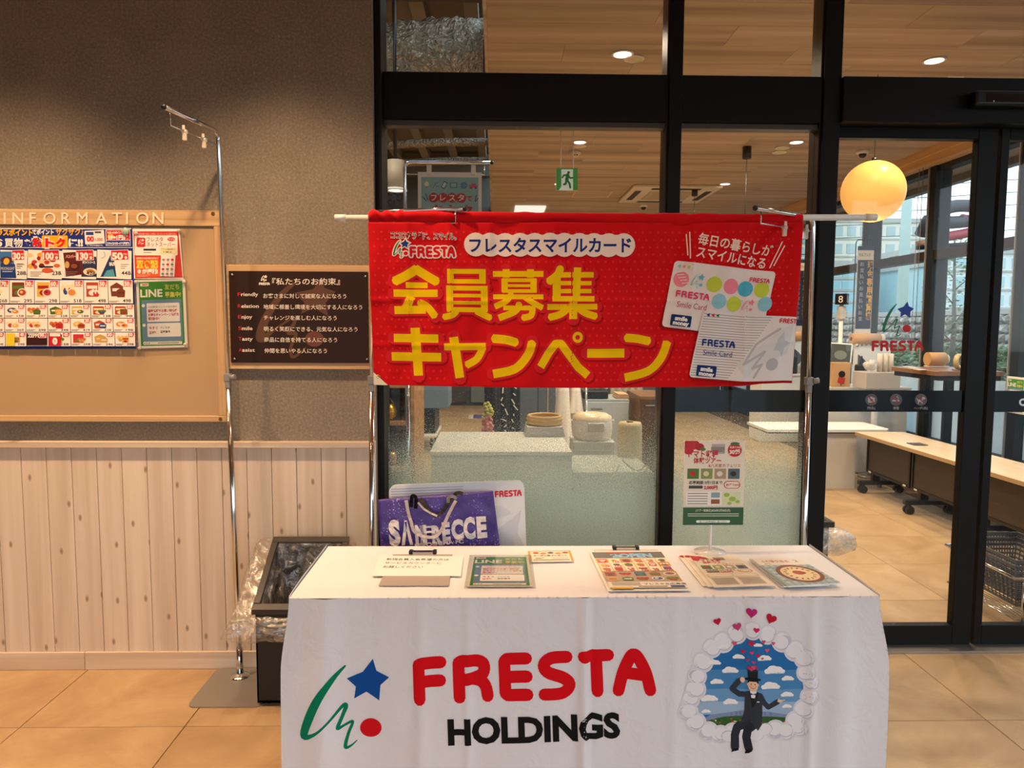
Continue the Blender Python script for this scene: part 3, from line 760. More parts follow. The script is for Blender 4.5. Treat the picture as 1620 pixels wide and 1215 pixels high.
for x, y, w, h in ((575, 785, 12, 25), (600, 778, 14, 30), (755, 780, 12, 24), (790, 784, 16, 20), (545, 790, 10, 18)): A.rect(*P8(x, y), *P8(x+w, y+h), '#7184aa')
A.lay += 1; L = A.lay
for x, y, r in rim: e8(x, y, r+9, r+8, '#e2dee4', lay=L)
for i_, (x, y, r) in enumerate(rim):
    dx, dy = x-684, y-590; d_ = math.hypot(dx, dy)
    A.lay = L+1+(i_ % 3)*8
    for kk in range(3):
        aa = math.atan2(dy, dx)+(kk-1)*.55; X_, Y_ = x+22*math.cos(aa), y+22*math.sin(aa)
        e8(X_, Y_, r*.62, r*.56, '#cdcbd6' if kk != 1 else '#d6d4dd'); e8(X_-3, Y_-5, r*.60, r*.52, '#f2eff1')
    e8(x-dx/d_*8, y-dy/d_*8+2, r*.80, r*.74, '#c6c5d2'); e8(x-dx/d_*8-2, y-dy/d_*8-3, r*.78, r*.70, '#efecf0')
A.lay = L+26; l0 = A.lay
for x, y, w in ((502, 378, 74), (600, 440, 80), (442, 474, 92), (545, 524, 110), (458, 594, 90), (408, 698, 116), (545, 722, 100), (386, 778, 64), (722, 362, 60), (762, 444, 96), (825, 520, 140), (910, 572, 84), (796, 616, 128), (904, 672, 88), (902, 746, 66)):
    A.lay = l0; A.cloud(*P8(x, y), w/4.05, w*.30/4.05*1.3)
for x, y, r in ((760, 885, 45), (700, 915, 48), (600, 925, 50), (530, 935, 42)): e8(x, y+4, r+4, r*.8+3, '#b9b9cb'); e8(x, y+6, r, r*.8, '#ece9ee')
def s8(pts, w, c, **k): A.stroke(q8(pts), w/4.05, c, **k)
# seated man in a dark suit and top hat
s8([(650, 850), (585, 880), (570, 930), (572, 1010)], 52, '#2f333b'); s8([(700, 850), (650, 890), (640, 940), (655, 1010)], 50, '#2a2e36')
A.poly(q8([(548, 1042), (560, 1018), (592, 1016), (596, 1028), (575, 1034)]), '#141416'); A.poly(q8([(630, 1045), (640, 1020), (668, 1014), (671, 1028), (655, 1040)]), '#141416')
A.poly(q8([(636, 655), (660, 648), (710, 648), (740, 668), (742, 780), (738, 860), (712, 896), (660, 830), (632, 846), (606, 856), (630, 780)]), '#363b44')
s8([(650, 672), (600, 672), (556, 640), (600, 590)], 34, '#363b44'); s8([(728, 672), (752, 720), (782, 750), (840, 718)], 32, '#363b44')
e8(622, 582, 15, 17, '#f0c8a4'); e8(856, 712, 17, 9, '#f0c8a4'); A.stroke(q8([(850, 712), (886, 706)]), 1.8, '#f0c8a4'); A.stroke(q8([(845, 706), (850, 695)]), 1.4, '#f0c8a4')
A.poly(q8([(666, 645), (706, 645), (690, 700), (680, 715), (668, 690)]), '#f4f0ea'); A.poly(q8([(672, 690), (692, 690), (690, 740), (674, 735)]), '#23262c')
A.stroke(q8([(662, 655), (672, 700), (680, 745)]), 1.6, '#1e2127'); A.stroke(q8([(712, 655), (700, 700), (684, 745)]), 1.6, '#1e2127')
A.poly(q8([(664, 658), (684, 665), (704, 658), (704, 674), (684, 667), (664, 674)]), '#1b3a86')
A.rect(*P8(706, 710), *P8(722, 716), '#f2f2f2')
e8(684, 614, 30, 36, '#f0c8a4'); e8(655, 606, 7, 9, '#efc29c'); e8(713, 606, 7, 9, '#efc29c')
A.poly(q8([(652, 600), (654, 584), (716, 584), (716, 602), (705, 588), (665, 588)]), '#1a1310')
for x in (672, 696): e8(x, 604, 3.5, 3.5, '#1a1310')
A.stroke(q8([(670, 624), (684, 632), (698, 624)]), .7, '#a8352a'); e8(668, 616, 5, 4, '#e8a08a'); e8(701, 616, 5, 4, '#e8a08a')
A.poly(q8([(652, 520), (716, 520), (712, 575), (656, 575)]), '#24272c'); e8(684, 574, 50, 11, '#1b1d21'); e8(684, 520, 33, 8, '#3a2c34')
hl = A.lay
for x, y, r, c in ((664, 505, 13, '#d02848'), (690, 500, 15, '#d65a86'), (708, 502, 11, '#c22a50'), (676, 514, 11, '#c04a78'), (690, 468, 11, '#d04a70'), (655, 455, 10, '#cf3556'), (718, 425, 12, '#d0243f'), (747, 445, 8, '#cf3556'), (680, 410, 13, '#d24a72'), (628, 405, 14, '#c8243f'), (780, 396, 14, '#d65a7a'), (678, 352, 18, '#d0243f'), (574, 355, 16, '#dc5a78'), (758, 342, 13, '#d24a64'), (822, 354, 12, '#dc5a78'),
                   (712, 268, 19, '#d2305e'), (594, 250, 27, '#c8447c'), (467, 218, 24, '#c01a3c'), (810, 198, 34, '#c01a34'), (683, 158, 34, '#c22a72')):
    A.lay = hl+(int(x) % 3); A.heart(*P8(x, y), r/4.05*1.05, c, rot={594: -12, 467: -14, 810: 25}.get(x, RND.uniform(-8, 8)))
A.build('printed_picture', tc_, fcloth, PRINT_CLOTH, cut=2.8, base=.0008, step=.00003)

# ================================================================== SHEETS ON THE TABLE
def paper(name, label, cat, c4, art, m=PRINT, group=None, th=.0012, zb=None, W=210, H=297, sub='print', sheetm=None):
    """c4: pixel corners of the sheet's top-left, top-right, bottom-right, bottom-left on the table top"""
    z = (ZTB+.0022) if zb is None else zb
    Q = [at(x, y, Z=z+th) for x, y in c4]
    def fn(x, y, off):
        u, v = x/W, y/H
        p = Q[0]*(1-u)*(1-v)+Q[1]*u*(1-v)+Q[2]*u*v+Q[3]*(1-u)*v
        return Vector((p.x, p.y, p.z+off))
    b = MB(); poly = [(p.x, p.y) for p in Q]
    b.prism(poly[::-1], z, z+th, 'Z')
    o = b.ob(name, sheetm or mat('paper_white', '#f3efe8', .6), None)
    tag(o, label, cat, group)
    if art: art.build(sub, o, fn, m, base=.00025, step=.00004)
    return o, fn, Q
def clip(parent_pt, px0, px1, py, name_obj):
    p0 = at(px0, py, Z=ZTB+.006); p1 = at(px1, py, Z=ZTB+.006)
    b = MB(); y0 = p0.y
    b.box(p0.x+.006, y0-.006, ZTB+.003, p1.x-.006, y0+.012, ZTB+.013, .002)
    o = b.ob('clip', CHROME, name_obj)
    for q in (p0.x, p1.x-.014): MB().box(q, y0-.008, ZTB+.003, q+.014, y0+.014, ZTB+.016, .003).ob('clip_end', BPLAST, name_obj)
# clipboard with the handwritten sheet
cb = thing('clipboard', 'clipboard with a steel clip under the handwritten sheet at the table\'s left end', 'clipboard', at(655, 905, Z=ZTB))
BOARDM = mat('clipboard_hardboard', '#b5a79c', .35)
Q = [at(x, y, Z=ZTB+.003) for x, y in ((622, 877), (716, 877), (710, 926), (599, 926))]
MB().prism([(p.x, p.y) for p in Q][::-1], ZTB+.0005, ZTB+.0032, 'Z').ob('board', BOARDM, cb)
clip(None, 647, 691, 875, cb)
A = Art()
A.text('新規会員入会希望の方は', 40, 52, 27, '#4a4038', .006); A.text('サービスカウンターに', 38, 94, 27, '#4a4038', .006); A.text('お越しください', 36, 136, 27, '#4a4038', .006)
paper('handwritten_notice', 'white notice sheet with three handwritten lines on the left clipboard', 'notice', ((600, 879), (733, 880), (729, 911), (589, 911)), A, zb=ZTB+.0034, W=400, H=220)
# messaging flyer in a sleeve
def line_flyer(A, s=1.0, tilt=0):
    A.rect(0, 0, 210, 297, '#f4f1ea'); A.rect(9, 8, 201, 289, '#3f8f2f'); A.poly([(18, 88), (192, 86), (194, 268), (18, 268)], '#6f93b4')
    A.rr(16, 14, 52, 27, 2, '#f6ece4'); shopname(A, 24, 17, 7, '#d7000f', width=24)
    A.text('LINE', 14, 74, 46, '#f7f4e8', .03, fit=98); A.text('友だち', 122, 42, 26, '#e9e06a', .01, fit=64); A.text('募集中!', 122, 76, 26, '#e9e06a', .02, fit=70)
    A.ell(26, 112, 7, 7, '#f5f2ec'); A.rr(40, 102, 184, 184, 5, '#f6f3ef'); A.text('LINE限定!フレスタ各店舗の', 46, 122, 9, '#6a3040', fit=128)
    for i, t_ in enumerate(('臨時情報やお買い物情報', 'お得なキャンペーン情報を', '配信中!')): A.text(t_, 46, 141+i*17, 14, '#c31843', .025, fit=(128, 134, 48)[i])
    A.ell(26, 198, 7, 7, '#f5f2ec'); A.rr(40, 190, 186, 250, 5, '#f6f3ef'); A.text('今すぐ', 46, 216, 14, '#c31843', .02); A.text('登録!', 46, 236, 14, '#c31843', .02)
    A.text('フレスタ', 96, 214, 11, '#3a3030', .01); A.text('登録番号', 96, 232, 11, '#3a3030', .02)
    A.rr(20, 270, 190, 284, 3, '#ece8df'); A.rr(84, 274, 176, 280, 2, '#b7ab9e'); 
    for x in (26, 36, 46): A.ell(x, 277, 2.5, 2.5, '#6b6a66')
A = Art(); line_flyer(A)
o, fn, Q = paper('messaging_flyer', 'green and blue flyer headed LINE lying flat on the white tablecloth', 'flyer', ((747, 880), (836, 880), (843, 928), (738, 928)), A)
q = [at(x, y, Z=ZTB+.004) for x, y in ((743, 878), (841, 878), (848, 931), (734, 931))]
MB().prism([(p.x, p.y) for p in q][::-1], ZTB+.0042, ZTB+.0046, 'Z').ob('clear_sleeve', ACRYL, o)
# small ticket card
A = Art(); A.rect(0, 0, 280, 150, '#f1e6cd'); A.rect(0, 0, 14, 150, '#d9a12f'); A.rect(266, 0, 280, 150, '#d9a12f'); A.rect(0, 0, 280, 8, '#d9a12f')
for k in range(5): A.ell(50+k*48, 30+8*(k % 2), 20, 12, ['#c8452f', '#d98a2e', '#5b4a3a', '#e08a2e', '#b83a2a'][k])
A.text('クーポン券プレゼント', 30, 78, 24, '#8a2a1e', .03, fit=220); A.text('2026年', 40, 112, 20, '#3a3028', .02); A.rect(150, 95, 250, 116, '#d8cfc0'); A.rect(24, 124, 256, 134, '#9b8a6a')
paper('coupon_card', 'small cream coupon card with yellow edges beside the green flyer', 'card', ((835, 872), (902, 871), (908, 888), (838, 889)), A, W=280, H=150)
# big sale flyer on the second clipboard
cb = thing('clipboard', 'clipboard with a silver clip holding the colourful sale leaflet at mid table', 'clipboard', at(1010, 905, Z=ZTB))
Q = [at(x, y, Z=ZTB+.003) for x, y in ((940, 869), (1040, 869), (1085, 933), (968, 933))]
MB().prism([(p.x, p.y) for p in Q][::-1], ZTB+.0005, ZTB+.0032, 'Z').ob('board', mat('pale_clipboard', '#d8cdbf', .4), cb)
clip(None, 969, 1011, 868, cb)
def food(A, x, y, w, h, rnd, dark=None):
    """a printed dish or pack"""
    k = rnd.randrange(4); c = rnd.choice(['#b5492c', '#d98c3a', '#7a3a22', '#c9a05a', '#4d6a2c', '#c8323c', '#314a86', '#e0b04a', '#8c5a34'])
    c2 = rnd.choice(['#f0dcae', '#e7c27a', '#a42a22', '#5e7a35', '#efe6d8', '#d46a36', '#5a3320'])
    if k == 0: A.ell(x+w/2, y+h/2, w*.46, h*.40, '#e9e2d6'); A.ell(x+w/2, y+h*.48, w*.36, h*.28, c); A.ell(x+w*.42, y+h*.44, w*.14, h*.12, c2)
    elif k == 1: A.rr(x+w*.1, y+h*.05, x+w*.9, y+h*.95, w*.06, c); A.rect(x+w*.16, y+h*.25, x+w*.84, y+h*.45, c2); A.ell(x+w*.5, y+h*.7, w*.24, h*.17, c2)
    elif k == 2:
        for j in range(5): A.ell(x+w*(.2+.15*j), y+h*(.4+.2*(j % 2)), w*.16, h*.22, c if j % 2 else c2)
    else: A.poly([(x+w*.08, y+h*.3), (x+w*.5, y+h*.06), (x+w*.92, y+h*.3), (x+w*.86, y+h*.92), (x+w*.14, y+h*.92)], c); A.rect(x+w*.22, y+h*.42, x+w*.78, y+h*.6, c2)
A = Art(); R2 = random.Random(3); A.rect(0, 0, 257, 364, '#f1eadf'); A.rect(8, 6, 249, 70, '#6f6a66'); A.rect(58, 6, 150, 22, '#b8452f')
A.text('OPEN', 96, 62, 52, '#8fc1dd', .05, fit=112); A.text('店', 62, 60, 40, '#8fc1dd', .06)
A.rect(8, 74, 249, 206, '#e7c21e')
for r_ in range(3):
    for c_ in range(6): A.rect(11+c_*40, 77+r_*43, 48+c_*40, 117+r_*43, R2.choice(['#f3ead2', '#c98a5a', '#efe2b8', '#e8d9c8'])); food(A, 13+c_*40, 79+r_*43, 33, 34, R2); A.text(R2.choice(['98', '138', '198', '88']), 22+c_*40, 116+r_*43, 17, '#c8141e', .04)
A.rect(8, 210, 249, 300, '#b5997a')
for c_ in range(10): food(A, 10+(c_ % 5)*48, 213+(c_//5)*43, 44, 40, R2)
A.rect(8, 304, 249, 352, '#ece3d4'); A.rect(14, 346, 80, 360, '#e7b21e'); A.text('フレスタ北広島店', 120, 330, 17, '#2a2522', .02); A.rect(200, 336, 244, 350, '#1e3f86'); A.rect(100, 340, 190, 346, '#55504a')
for k in range(5): A.rect(20, 308+k*6, 110, 311+k*6, '#a59c8e')
paper('sale_leaflet', 'colourful leaflet with yellow product grid headed OPEN under the silver clip', 'leaflet', ((932, 873), (1049, 872), (1093, 934), (962, 935)), A, zb=ZTB+.0034, W=257, H=364)
# tour leaflets: a fanned stack
def tour_leaflet(A, full=True):
    A.rect(0, 0, 210, 297, '#f3e6d2')
    for k, (x, y, r) in enumerate([(10, 8, 24), (30, 14, 22), (52, 22, 16), (14, 34, 18)]): A.ell(x, y, r, r*.8, '#c62a34' if k % 2 else '#b81e2c', lay=None)
    A.ell(64, 30, 9, 6, '#4c7a34'); A.rect(94, 12, 140, 46, '#b9aca4'); A.rect(92, 22, 138, 40, '#8f8a86')
    A.text('トマト収穫', 14, 56, 26, '#c3202e', .03, fit=104); A.text('体験ツアー', 32, 78, 22, '#c3202e', .03, fit=96); A.text('&八天堂カフェリエ', 84, 92, 13, '#a83a34', .01, fit=112)
    for k, c in enumerate(('#4e7a36', '#8a9a5a', '#b09a7a', '#5c6a72')): A.rect(12+k*47, 98, 52+k*47, 134, c); A.ell(30+k*47, 116, 10, 9, ('#c62a2a', '#e6d2b0', '#e9e0d2', '#2a2c34')[k])
    A.text('応募期間 3月1日まで', 18, 152, 13, '#2a2622', .02, fit=116); A.rect(18, 158, 66, 168, '#4a443c'); A.text('2,000円', 70, 170, 15, '#c3202e', .04)
    A.rr(140, 142, 196, 168, 12, '#c3202e'); A.rr(142, 144, 194, 166, 11, '#f3e6d2'); A.text('抽選で40名', 147, 159, 10, '#c3202e', .02)
A = Art(); tour_leaflet(A)
for i_, (x, y, l) in enumerate(A.V): A.V[i_] = (min(209.5, max(.5, x)), min(296.5, max(.5, y)), l)
A.rect(8, 176, 202, 212, '#efe0c4'); A.frame(12, 184, 100, 208, 1, '#8f7a54'); A.frame(104, 184, 198, 208, 1, '#8f7a54')
for k in range(14): A.rect(14+(k % 2)*96, 222+(k//2)*9, 96+(k % 2)*96, 225+(k//2)*9, '#9b8a74')
sheets = [((1072, 878), (1146, 877), (1180, 925), (1112, 927)), ((1080, 878), (1155, 877), (1196, 926), (1120, 928)), ((1091, 880), (1166, 880), (1226, 926), (1130, 929))]
GL = 'tour leaflets fanned on the table'
for i, c4 in enumerate(sheets):
    a2 = A if i == 2 else Art().rect(0, 0, 210, 297, '#f3e6d2')
    if i < 2:
        for k, (x, y, r) in enumerate([(14, 14, 16), (34, 20, 16), (56, 24, 12)]): a2.ell(x+4, y+4, min(r, x+3), min(r*.8, y+3), '#b81e2c')
    paper('tour_leaflet', ['cream tour leaflet lying lowest in the three-sheet fan', 'cream tour leaflet in the middle of the three-sheet fan', 'cream tour leaflet with red tomatoes, on top of the fan'][i], 'leaflet', c4, a2, group=GL, zb=ZTB+.0022+i*.0024)
# recipe booklets
def recipe(A):
    A.rect(0, 0, 210, 260, '#b9c4c0')
    for k in range(9): A.rect(0, k*30, 210, k*30+13, '#7f9aa4' if k % 2 else '#a3b4b6')
    for k in range(8): A.rect(k*27, 0, k*27+11, 260, '#93a8ac', lay=A.lay+1 if k == 0 else A.lay)
    A.rect(0, 0, 210, 70, '#efe6da'); A.text('ふれ愛交差点', 24, 40, 26, '#b8503c', .01, fit=120); A.text('2', 168, 38, 34, '#6b3a2a', 0); A.text('月号', 26, 62, 14, '#6b3a2a')
    A.ell(112, 158, 86, 86, '#7c3a24'); A.ell(112, 158, 70, 70, '#e8c9a0'); A.ell(112, 158, 58, 58, '#f0d9a8'); A.ell(112, 150, 24, 20, '#b4482c'); A.ell(128, 152, 12, 12, '#a83a24')
    for k in range(16): a = k*.39; A.ell(112+52*math.cos(a), 158+52*math.sin(a), 7, 4, '#8a5a34', rot=k*25)
for i, c4 in enumerate([((1185, 884), (1242, 883), (1300, 926), (1236, 928)), ((1186, 885), (1250, 883), (1312, 925), (1241, 927)), ((1188, 884), (1265, 884), (1330, 922), (1247, 927))]):
    A = Art(); recipe(A)
    paper('recipe_booklet', ['recipe booklet at the bottom of the pile on the table\'s right end', 'recipe booklet in the middle of the pile on the table\'s right end', 'recipe booklet with a round brown dish, topmost of its pile'][i], 'booklet', c4, A, group='recipe booklets piled on the table', zb=ZTB+.0022+i*.0042, th=.003, H=260)
# table-top poster stand
pz = at(1123, 875, Z=ZTB); YPS = pz.y
ps = thing('poster_stand', 'white table-top stem stand holding the tour poster', 'stand', (pz.x, YPS, ZTB+.002))
MB().lathe([(0, 0), (.055, 0), (.055, .004), (.012, .008), (0, .008)], (pz.x, YPS, ZTB+.003), 32).ob('base', mat('clear_base', '#e8e2da', .2), ps)
MB().cyl((pz.x, YPS, ZTB+.008), (pz.x-.001, YPS, at(1123, 812, Y=YPS).z), .0055, 12).ob('stem', WPLAST, ps)
P0, P1 = at(1083, 697, Y=YPS-.008), at(1175, 830, Y=YPS-.008)
MB().box(pz.x-.02, YPS-.006, P0.z-.2, pz.x+.02, YPS+.003, P0.z-.14, .002).ob('holder', ACRYL, ps)
def vpost(name, label, cat, px0, py0, px1, py1, Y, A, W, H, th=.002, m=PRINT, paperm=None, rot=0, parent=None, group=None, wav=0.0, P=None):
    p0, p1 = P or (at(px0, py0, Y=Y), at(px1, py1, Y=Y)); a = math.radians(rot)
    cx_, cz_ = (p0.x+p1.x)/2, (p0.z+p1.z)/2
    def fn(x, y, off):
        u = lerp(p0.x, p1.x, x/W)-cx_; v = lerp(p0.z, p1.z, y/H)-cz_
        w_ = wav*(math.sin(x/W*5+1)*math.cos(y/H*4))
        return Vector((cx_+u*math.cos(a)+v*math.sin(a), Y-off-w_, cz_-u*math.sin(a)+v*math.cos(a)))
    b = MB(); n = 12 if wav else 1
    b.grid(lambda u, v: fn(u*W, v*H, 0), n, n); b.grid(lambda u, v: fn(u*W, v*H, -th), n, n)
    bb_ = b.bm
    e_ = [e for e in bb_.edges if e.is_boundary]
    bmesh.ops.bridge_loops(bb_, edges=e_)
    o = b.ob(name, paperm or mat('paper_white'), parent)
    if parent is None: tag(o, label, cat, group)
    A.build('print', o, fn, m, base=.0003+wav*.03, step=.00006, cut=(W/8 if wav else None))
    return o
A = Art(); tour_leaflet(A)
for i_, (x, y, l) in enumerate(A.V): A.V[i_] = (min(209.5, max(.5, x)), min(296.5, max(.5, y)), l)
A.rr(150, 10, 198, 56, 22, '#c8202c'); A.text('抽選で30名', 156, 26, 8, '#f6ece0', .01); A.text('30組', 155, 46, 19, '#f6ece0', .04)
A.ell(174, 10, 16, 5, '#3c7a34'); A.rect(8, 178, 202, 228, '#f7f2e8')
for k in range(5): A.rect(14, 184+k*9, 84, 187+k*9, '#8f8a80')
A.rect(96, 182, 126, 200, '#8ea3ae'); A.rect(96, 206, 126, 222, '#9a5a34'); A.rect(134, 180, 200, 226, '#dce3b4')
for x, y, r in ((150, 190, 10), (170, 205, 12), (188, 214, 8), (160, 220, 8)): A.ell(x, y, r, r*.7, '#9fbf5a')
A.rect(0, 235, 210, 297, '#2f5e3a'); A.text('(ツアー実施日)2026年3月30日(月)', 44, 249, 10, '#e8e6d8', .01, fit=120)
for k in range(2): A.rect(16, 256+k*7, 194, 259+k*7, '#c4ccb8')
A.rr(46, 280, 164, 289, 4, '#eef0e4'); A.text('詳しくは応募用紙をご覧ください', 58, 288, 7, '#2f5e3a', .01, fit=94)
po_ = vpost('tour_poster', 'cream and green tomato tour poster on the table-top stand', 'poster', 0, 0, 0, 0, YPS-.009, A, 210, 297, P=(P0, P1))
# crumpled clear sleeve above the poster
b = MB()
def slv(u, v):
    x = lerp(P0.x+.008, P1.x-.01, u); top = .022*math.sin(PI*u)**.6
    return Vector((x, YPS-.006+.004*math.sin(u*40+v*9), P0.z-.02+(.02+top)*v))
b.grid(slv, 40, 8); b.ob('clear_sleeve', ACRYL, po_)

# ================================================================== CARD PANEL AND TOTE BAG BEHIND THE TABLE
YC = 2.80
Cn = [at(615, 768, Y=YC), at(829, 760, Y=YC), at(834, 870, Y=YC), at(611, 870, Y=YC)]
wC = (Cn[1]-Cn[0]).length; hC = .53*wC*1.18
down = Vector((.004, -.10, -1)).normalized(); rt = (Cn[1]-Cn[0]).normalized(); dn = (down - rt*down.dot(rt)).normalized()
def fcard(x, y, off):
    return Cn[0] + rt*(x/856*wC) + dn*(y/540*hC) - rt.cross(-dn)*(-1)*0 + Vector((0, -1, 0))*off
b = MB()
P = []
for qx, qy, a0 in ((856-45, 45, -90), (856-45, 540-45, 0), (45, 540-45, 90), (45, 45, 180)):
    for i in range(7):
        a = math.radians(a0+15*i); P.append((qx+45*math.cos(a), qy+45*math.sin(a)))
f0 = [b.bm.verts.new(fcard(x, y, 0)) for x, y in P]; f1 = [b.bm.verts.new(fcard(x, y, -.012)) for x, y in P]
b.bm.faces.new(f0); b.bm.faces.new(f1[::-1])
for i in range(len(P)): b.bm.faces.new((f0[i], f0[i-1], f1[i-1], f1[i]))
cp = b.ob('card_panel', mat('card_panel_white', '#dfe0e2', .35), None)
tag(cp, 'oversized white membership card panel standing behind the purple bag', 'panel')
A = Art()
for k in range(26): A.rect(14, 22+k*16, 470-k*6, 27+k*16, '#aeb2bd', lay=1 if k == 0 else A.lay)
A.lay = 2
for k, c in enumerate(('#27408b', '#e0202c', '#1b9a50')): A.poly([(34+k*58, 96), (68+k*58, 76), (68+k*58, 116)], c)
shopname(A, 668, 60, 42, '#d2121e', .24, width=170, rot=-1)
A.poly([(640, 330), (760, 250), (830, 190), (800, 330), (850, 430), (700, 420)], '#cdd0d6'); A.poly([(560, 180), (700, 150), (770, 200), (620, 260)], '#d3d6da')
A.build('lettering', cp, fcard, PRINT, base=.0005)
# tote bag
YT = 2.735
def ftote(x, y, off):
    """front of the bag, photograph pixels; soft bulges"""
    p = at(x, y, Y=YT)
    bulge = .012*math.sin((x-600)/190*PI)+.006*noise.noise(Vector((x*.05, y*.06, 0)))+.003*noise.noise(Vector((x*.16, y*.2, 4)))
    return Vector((p.x, YT-bulge-off, p.z))
TB = [at(598, 790, Y=YT), at(779, 777, Y=YT), at(791, 868, Y=YT), at(603, 868, Y=YT)]
tl, tr_, br_, bl = (598, 791), (780, 777), (792, 872), (602, 872)
# the bag goes on down to the floor
zt_b = .30
def tote_xy(u, v):
    x = lerp(lerp(tl[0], tr_[0], u), lerp(bl[0], br_[0], u), v); y = lerp(lerp(tl[1], tr_[1], u), lerp(bl[1], br_[1], u), v); return x, y
def tote_front(u, v):
    k = v*2.1
    x, y = tote_xy(u, k); return ftote(x, y, 0)
def tote_back(u, v):
    p = tote_front(u, v); d = .03+.09*v; return Vector((p.x, YT+min(.045, d)*1.0*math.sin(PI*min(max(u, .0), 1))**.5*.6+.004, p.z))
zmin = tote_front(.5, 1).z
tt = thing('tote_bag', 'purple tote bag with white lettering and striped handles, behind the table', 'bag', (tote_front(.5, .5).x, YT, zmin))
PURP = mat('purple_woven_plastic', rough=.42, spec=.45); g = NG(PURP)
co = g.coord((1, 1, 1)); vn = g.n('ShaderNodeTexNoise'); vn.inputs['Scale'].default_value = 170; vn.inputs['Detail'].default_value = 2; g.l(co, vn.inputs[0])
n2 = g.n('ShaderNodeTexNoise'); n2.inputs['Scale'].default_value = 9; n2.inputs['Detail'].default_value = 3; g.l(co, n2.inputs[0])
ad = g.n('ShaderNodeMath', operation='ADD'); mu_ = g.n('ShaderNodeMath', operation='MULTIPLY'); mu_.inputs[1].default_value = .45; g.l(n2.outputs[0], mu_.inputs[0]); g.l(vn.outputs[0], ad.inputs[0]); g.l(mu_.outputs[0], ad.inputs[1])
base_ = g.ramp(n2.outputs[0], [(.35, '#3f2c78'), (.65, '#4f3c94')]); sp_ = g.ramp(ad.outputs[0], [(.915, '#000000'), (.945, '#ffffff')])
g.l(g.mix(sp_, base_, srgb('#c9b8de')), g.b.inputs['Base Color']); nb = g.n('ShaderNodeTexNoise'); nb.inputs['Scale'].default_value = 22; g.l(co, nb.inputs[0]); g.bump(nb.outputs[0], .4, .01)
b = MB(); b.grid(tote_front, 40, 30); b.grid(tote_back, 40, 30)
bmesh.ops.bridge_loops(b.bm, edges=[e for e in b.bm.edges if e.is_boundary and True])
b.ob('body', PURP, tt)
A = Art()
def P9(x, y): return (590+x/6.23, 740+y/6.23)
def tl_(ch, x, y, h, fit, rot=0, bold=.06, c='#f2e6e0'): A.text(ch, *P9(x, y), h/6.23*1.36, c, bold, fit=fit/6.23, rot=rot)
for ch, x0_, x1_, yb, yt in (('S', 165, 280, 752, 515), ('Λ', 285, 400, 740, 530), ('N', 425, 540, 740, 560), ('F', 560, 640, 740, 560), ('R', 590, 690, 745, 560), ('E', 690, 770, 710, 530), ('C', 780, 900, 690, 505), ('C', 900, 1015, 685, 485), ('E', 1030, 1128, 675, 478)):
    if ch == 'F': continue
    tl_(ch, x0_, yb, yb-yt, x1_-x0_, rot=-4)
for k in range(4): A.stroke([P9(470+k*16, 560), P9(480+k*16, 735)], .9, '#f2e6e0')
A.stroke([P9(510, 575), P9(600, 568)], 3.4, '#f2e6e0', 'flat'); A.stroke([P9(520, 625), P9(590, 618)], 3.0, '#f2e6e0', 'flat')
A.text('HIROSHIMA FC', *P9(420, 775), 8.2, '#f2e6e0', .03, fit=77, rot=-5.5)
A.build('lettering', tt, ftote, PRINT_CLOTH, base=.0022, cut=6)
# handles: flat printed straps
def strap(pts, w, m, off0=.006):
    b = MB(); C = [P9(*p[:2]) for p in pts]; C = qb(C, 6); n = len(C)
    offs = qb([(p[2],) for p in pts], 6)
    rows = []
    for i in range(n):
        (xa, ya), (xb, yb) = C[max(i-1, 0)], C[min(i+1, n-1)]; d = math.hypot(xb-xa, yb-ya) or 1
        nx, ny = -(yb-ya)/d*w, (xb-xa)/d*w; o_ = off0+offs[i][0]
        p, q = ftote(C[i][0]+nx, C[i][1]+ny, o_), ftote(C[i][0]-nx, C[i][1]-ny, o_)
        rows.append((b.bm.verts.new(p), b.bm.verts.new(q)))
    for (a1, a2), (b1, b2) in zip(rows, rows[1:]): f = b.bm.faces.new((a1, a2, b2, b1)); f.smooth = True
    r_ = bmesh.ops.solidify(b.bm, geom=b.bm.faces[:], thickness=.0018)
    return b.ob('handle', m, tt)
STR = mat('strap_pale', '#cfc9cc', .6); STK = mat('strap_black', '#1b191c', .6)
h1 = strap([(332, 310, 0), (350, 400, .004), (385, 520, .006), (410, 600, .008), (480, 645, .01), (570, 660, .012), (640, 640, .012), (690, 570, .01), (760, 420, .006), (820, 310, .002)], 2.5, STR, .009)
h2 = strap([(380, 380, 0), (385, 300, .004), (400, 262, .008), (430, 290, .006), (425, 390, .002)], 2.9, STK, .006)
h3 = strap([(470, 290, .002), (520, 360, .006), (580, 430, .008), (650, 450, .01), (720, 380, .008), (770, 300, .006), (830, 240, .004), (890, 250, .002)], 3.0, STK, .004)
h4 = strap([(450, 330, .004), (500, 380, .008), (560, 420, .01), (640, 455, .012)], 1.6, STR, .008)
h5 = strap([(745, 330, .006), (750, 275, .01), (790, 262, .012), (830, 290, .008)], 2.4, STR, .008)
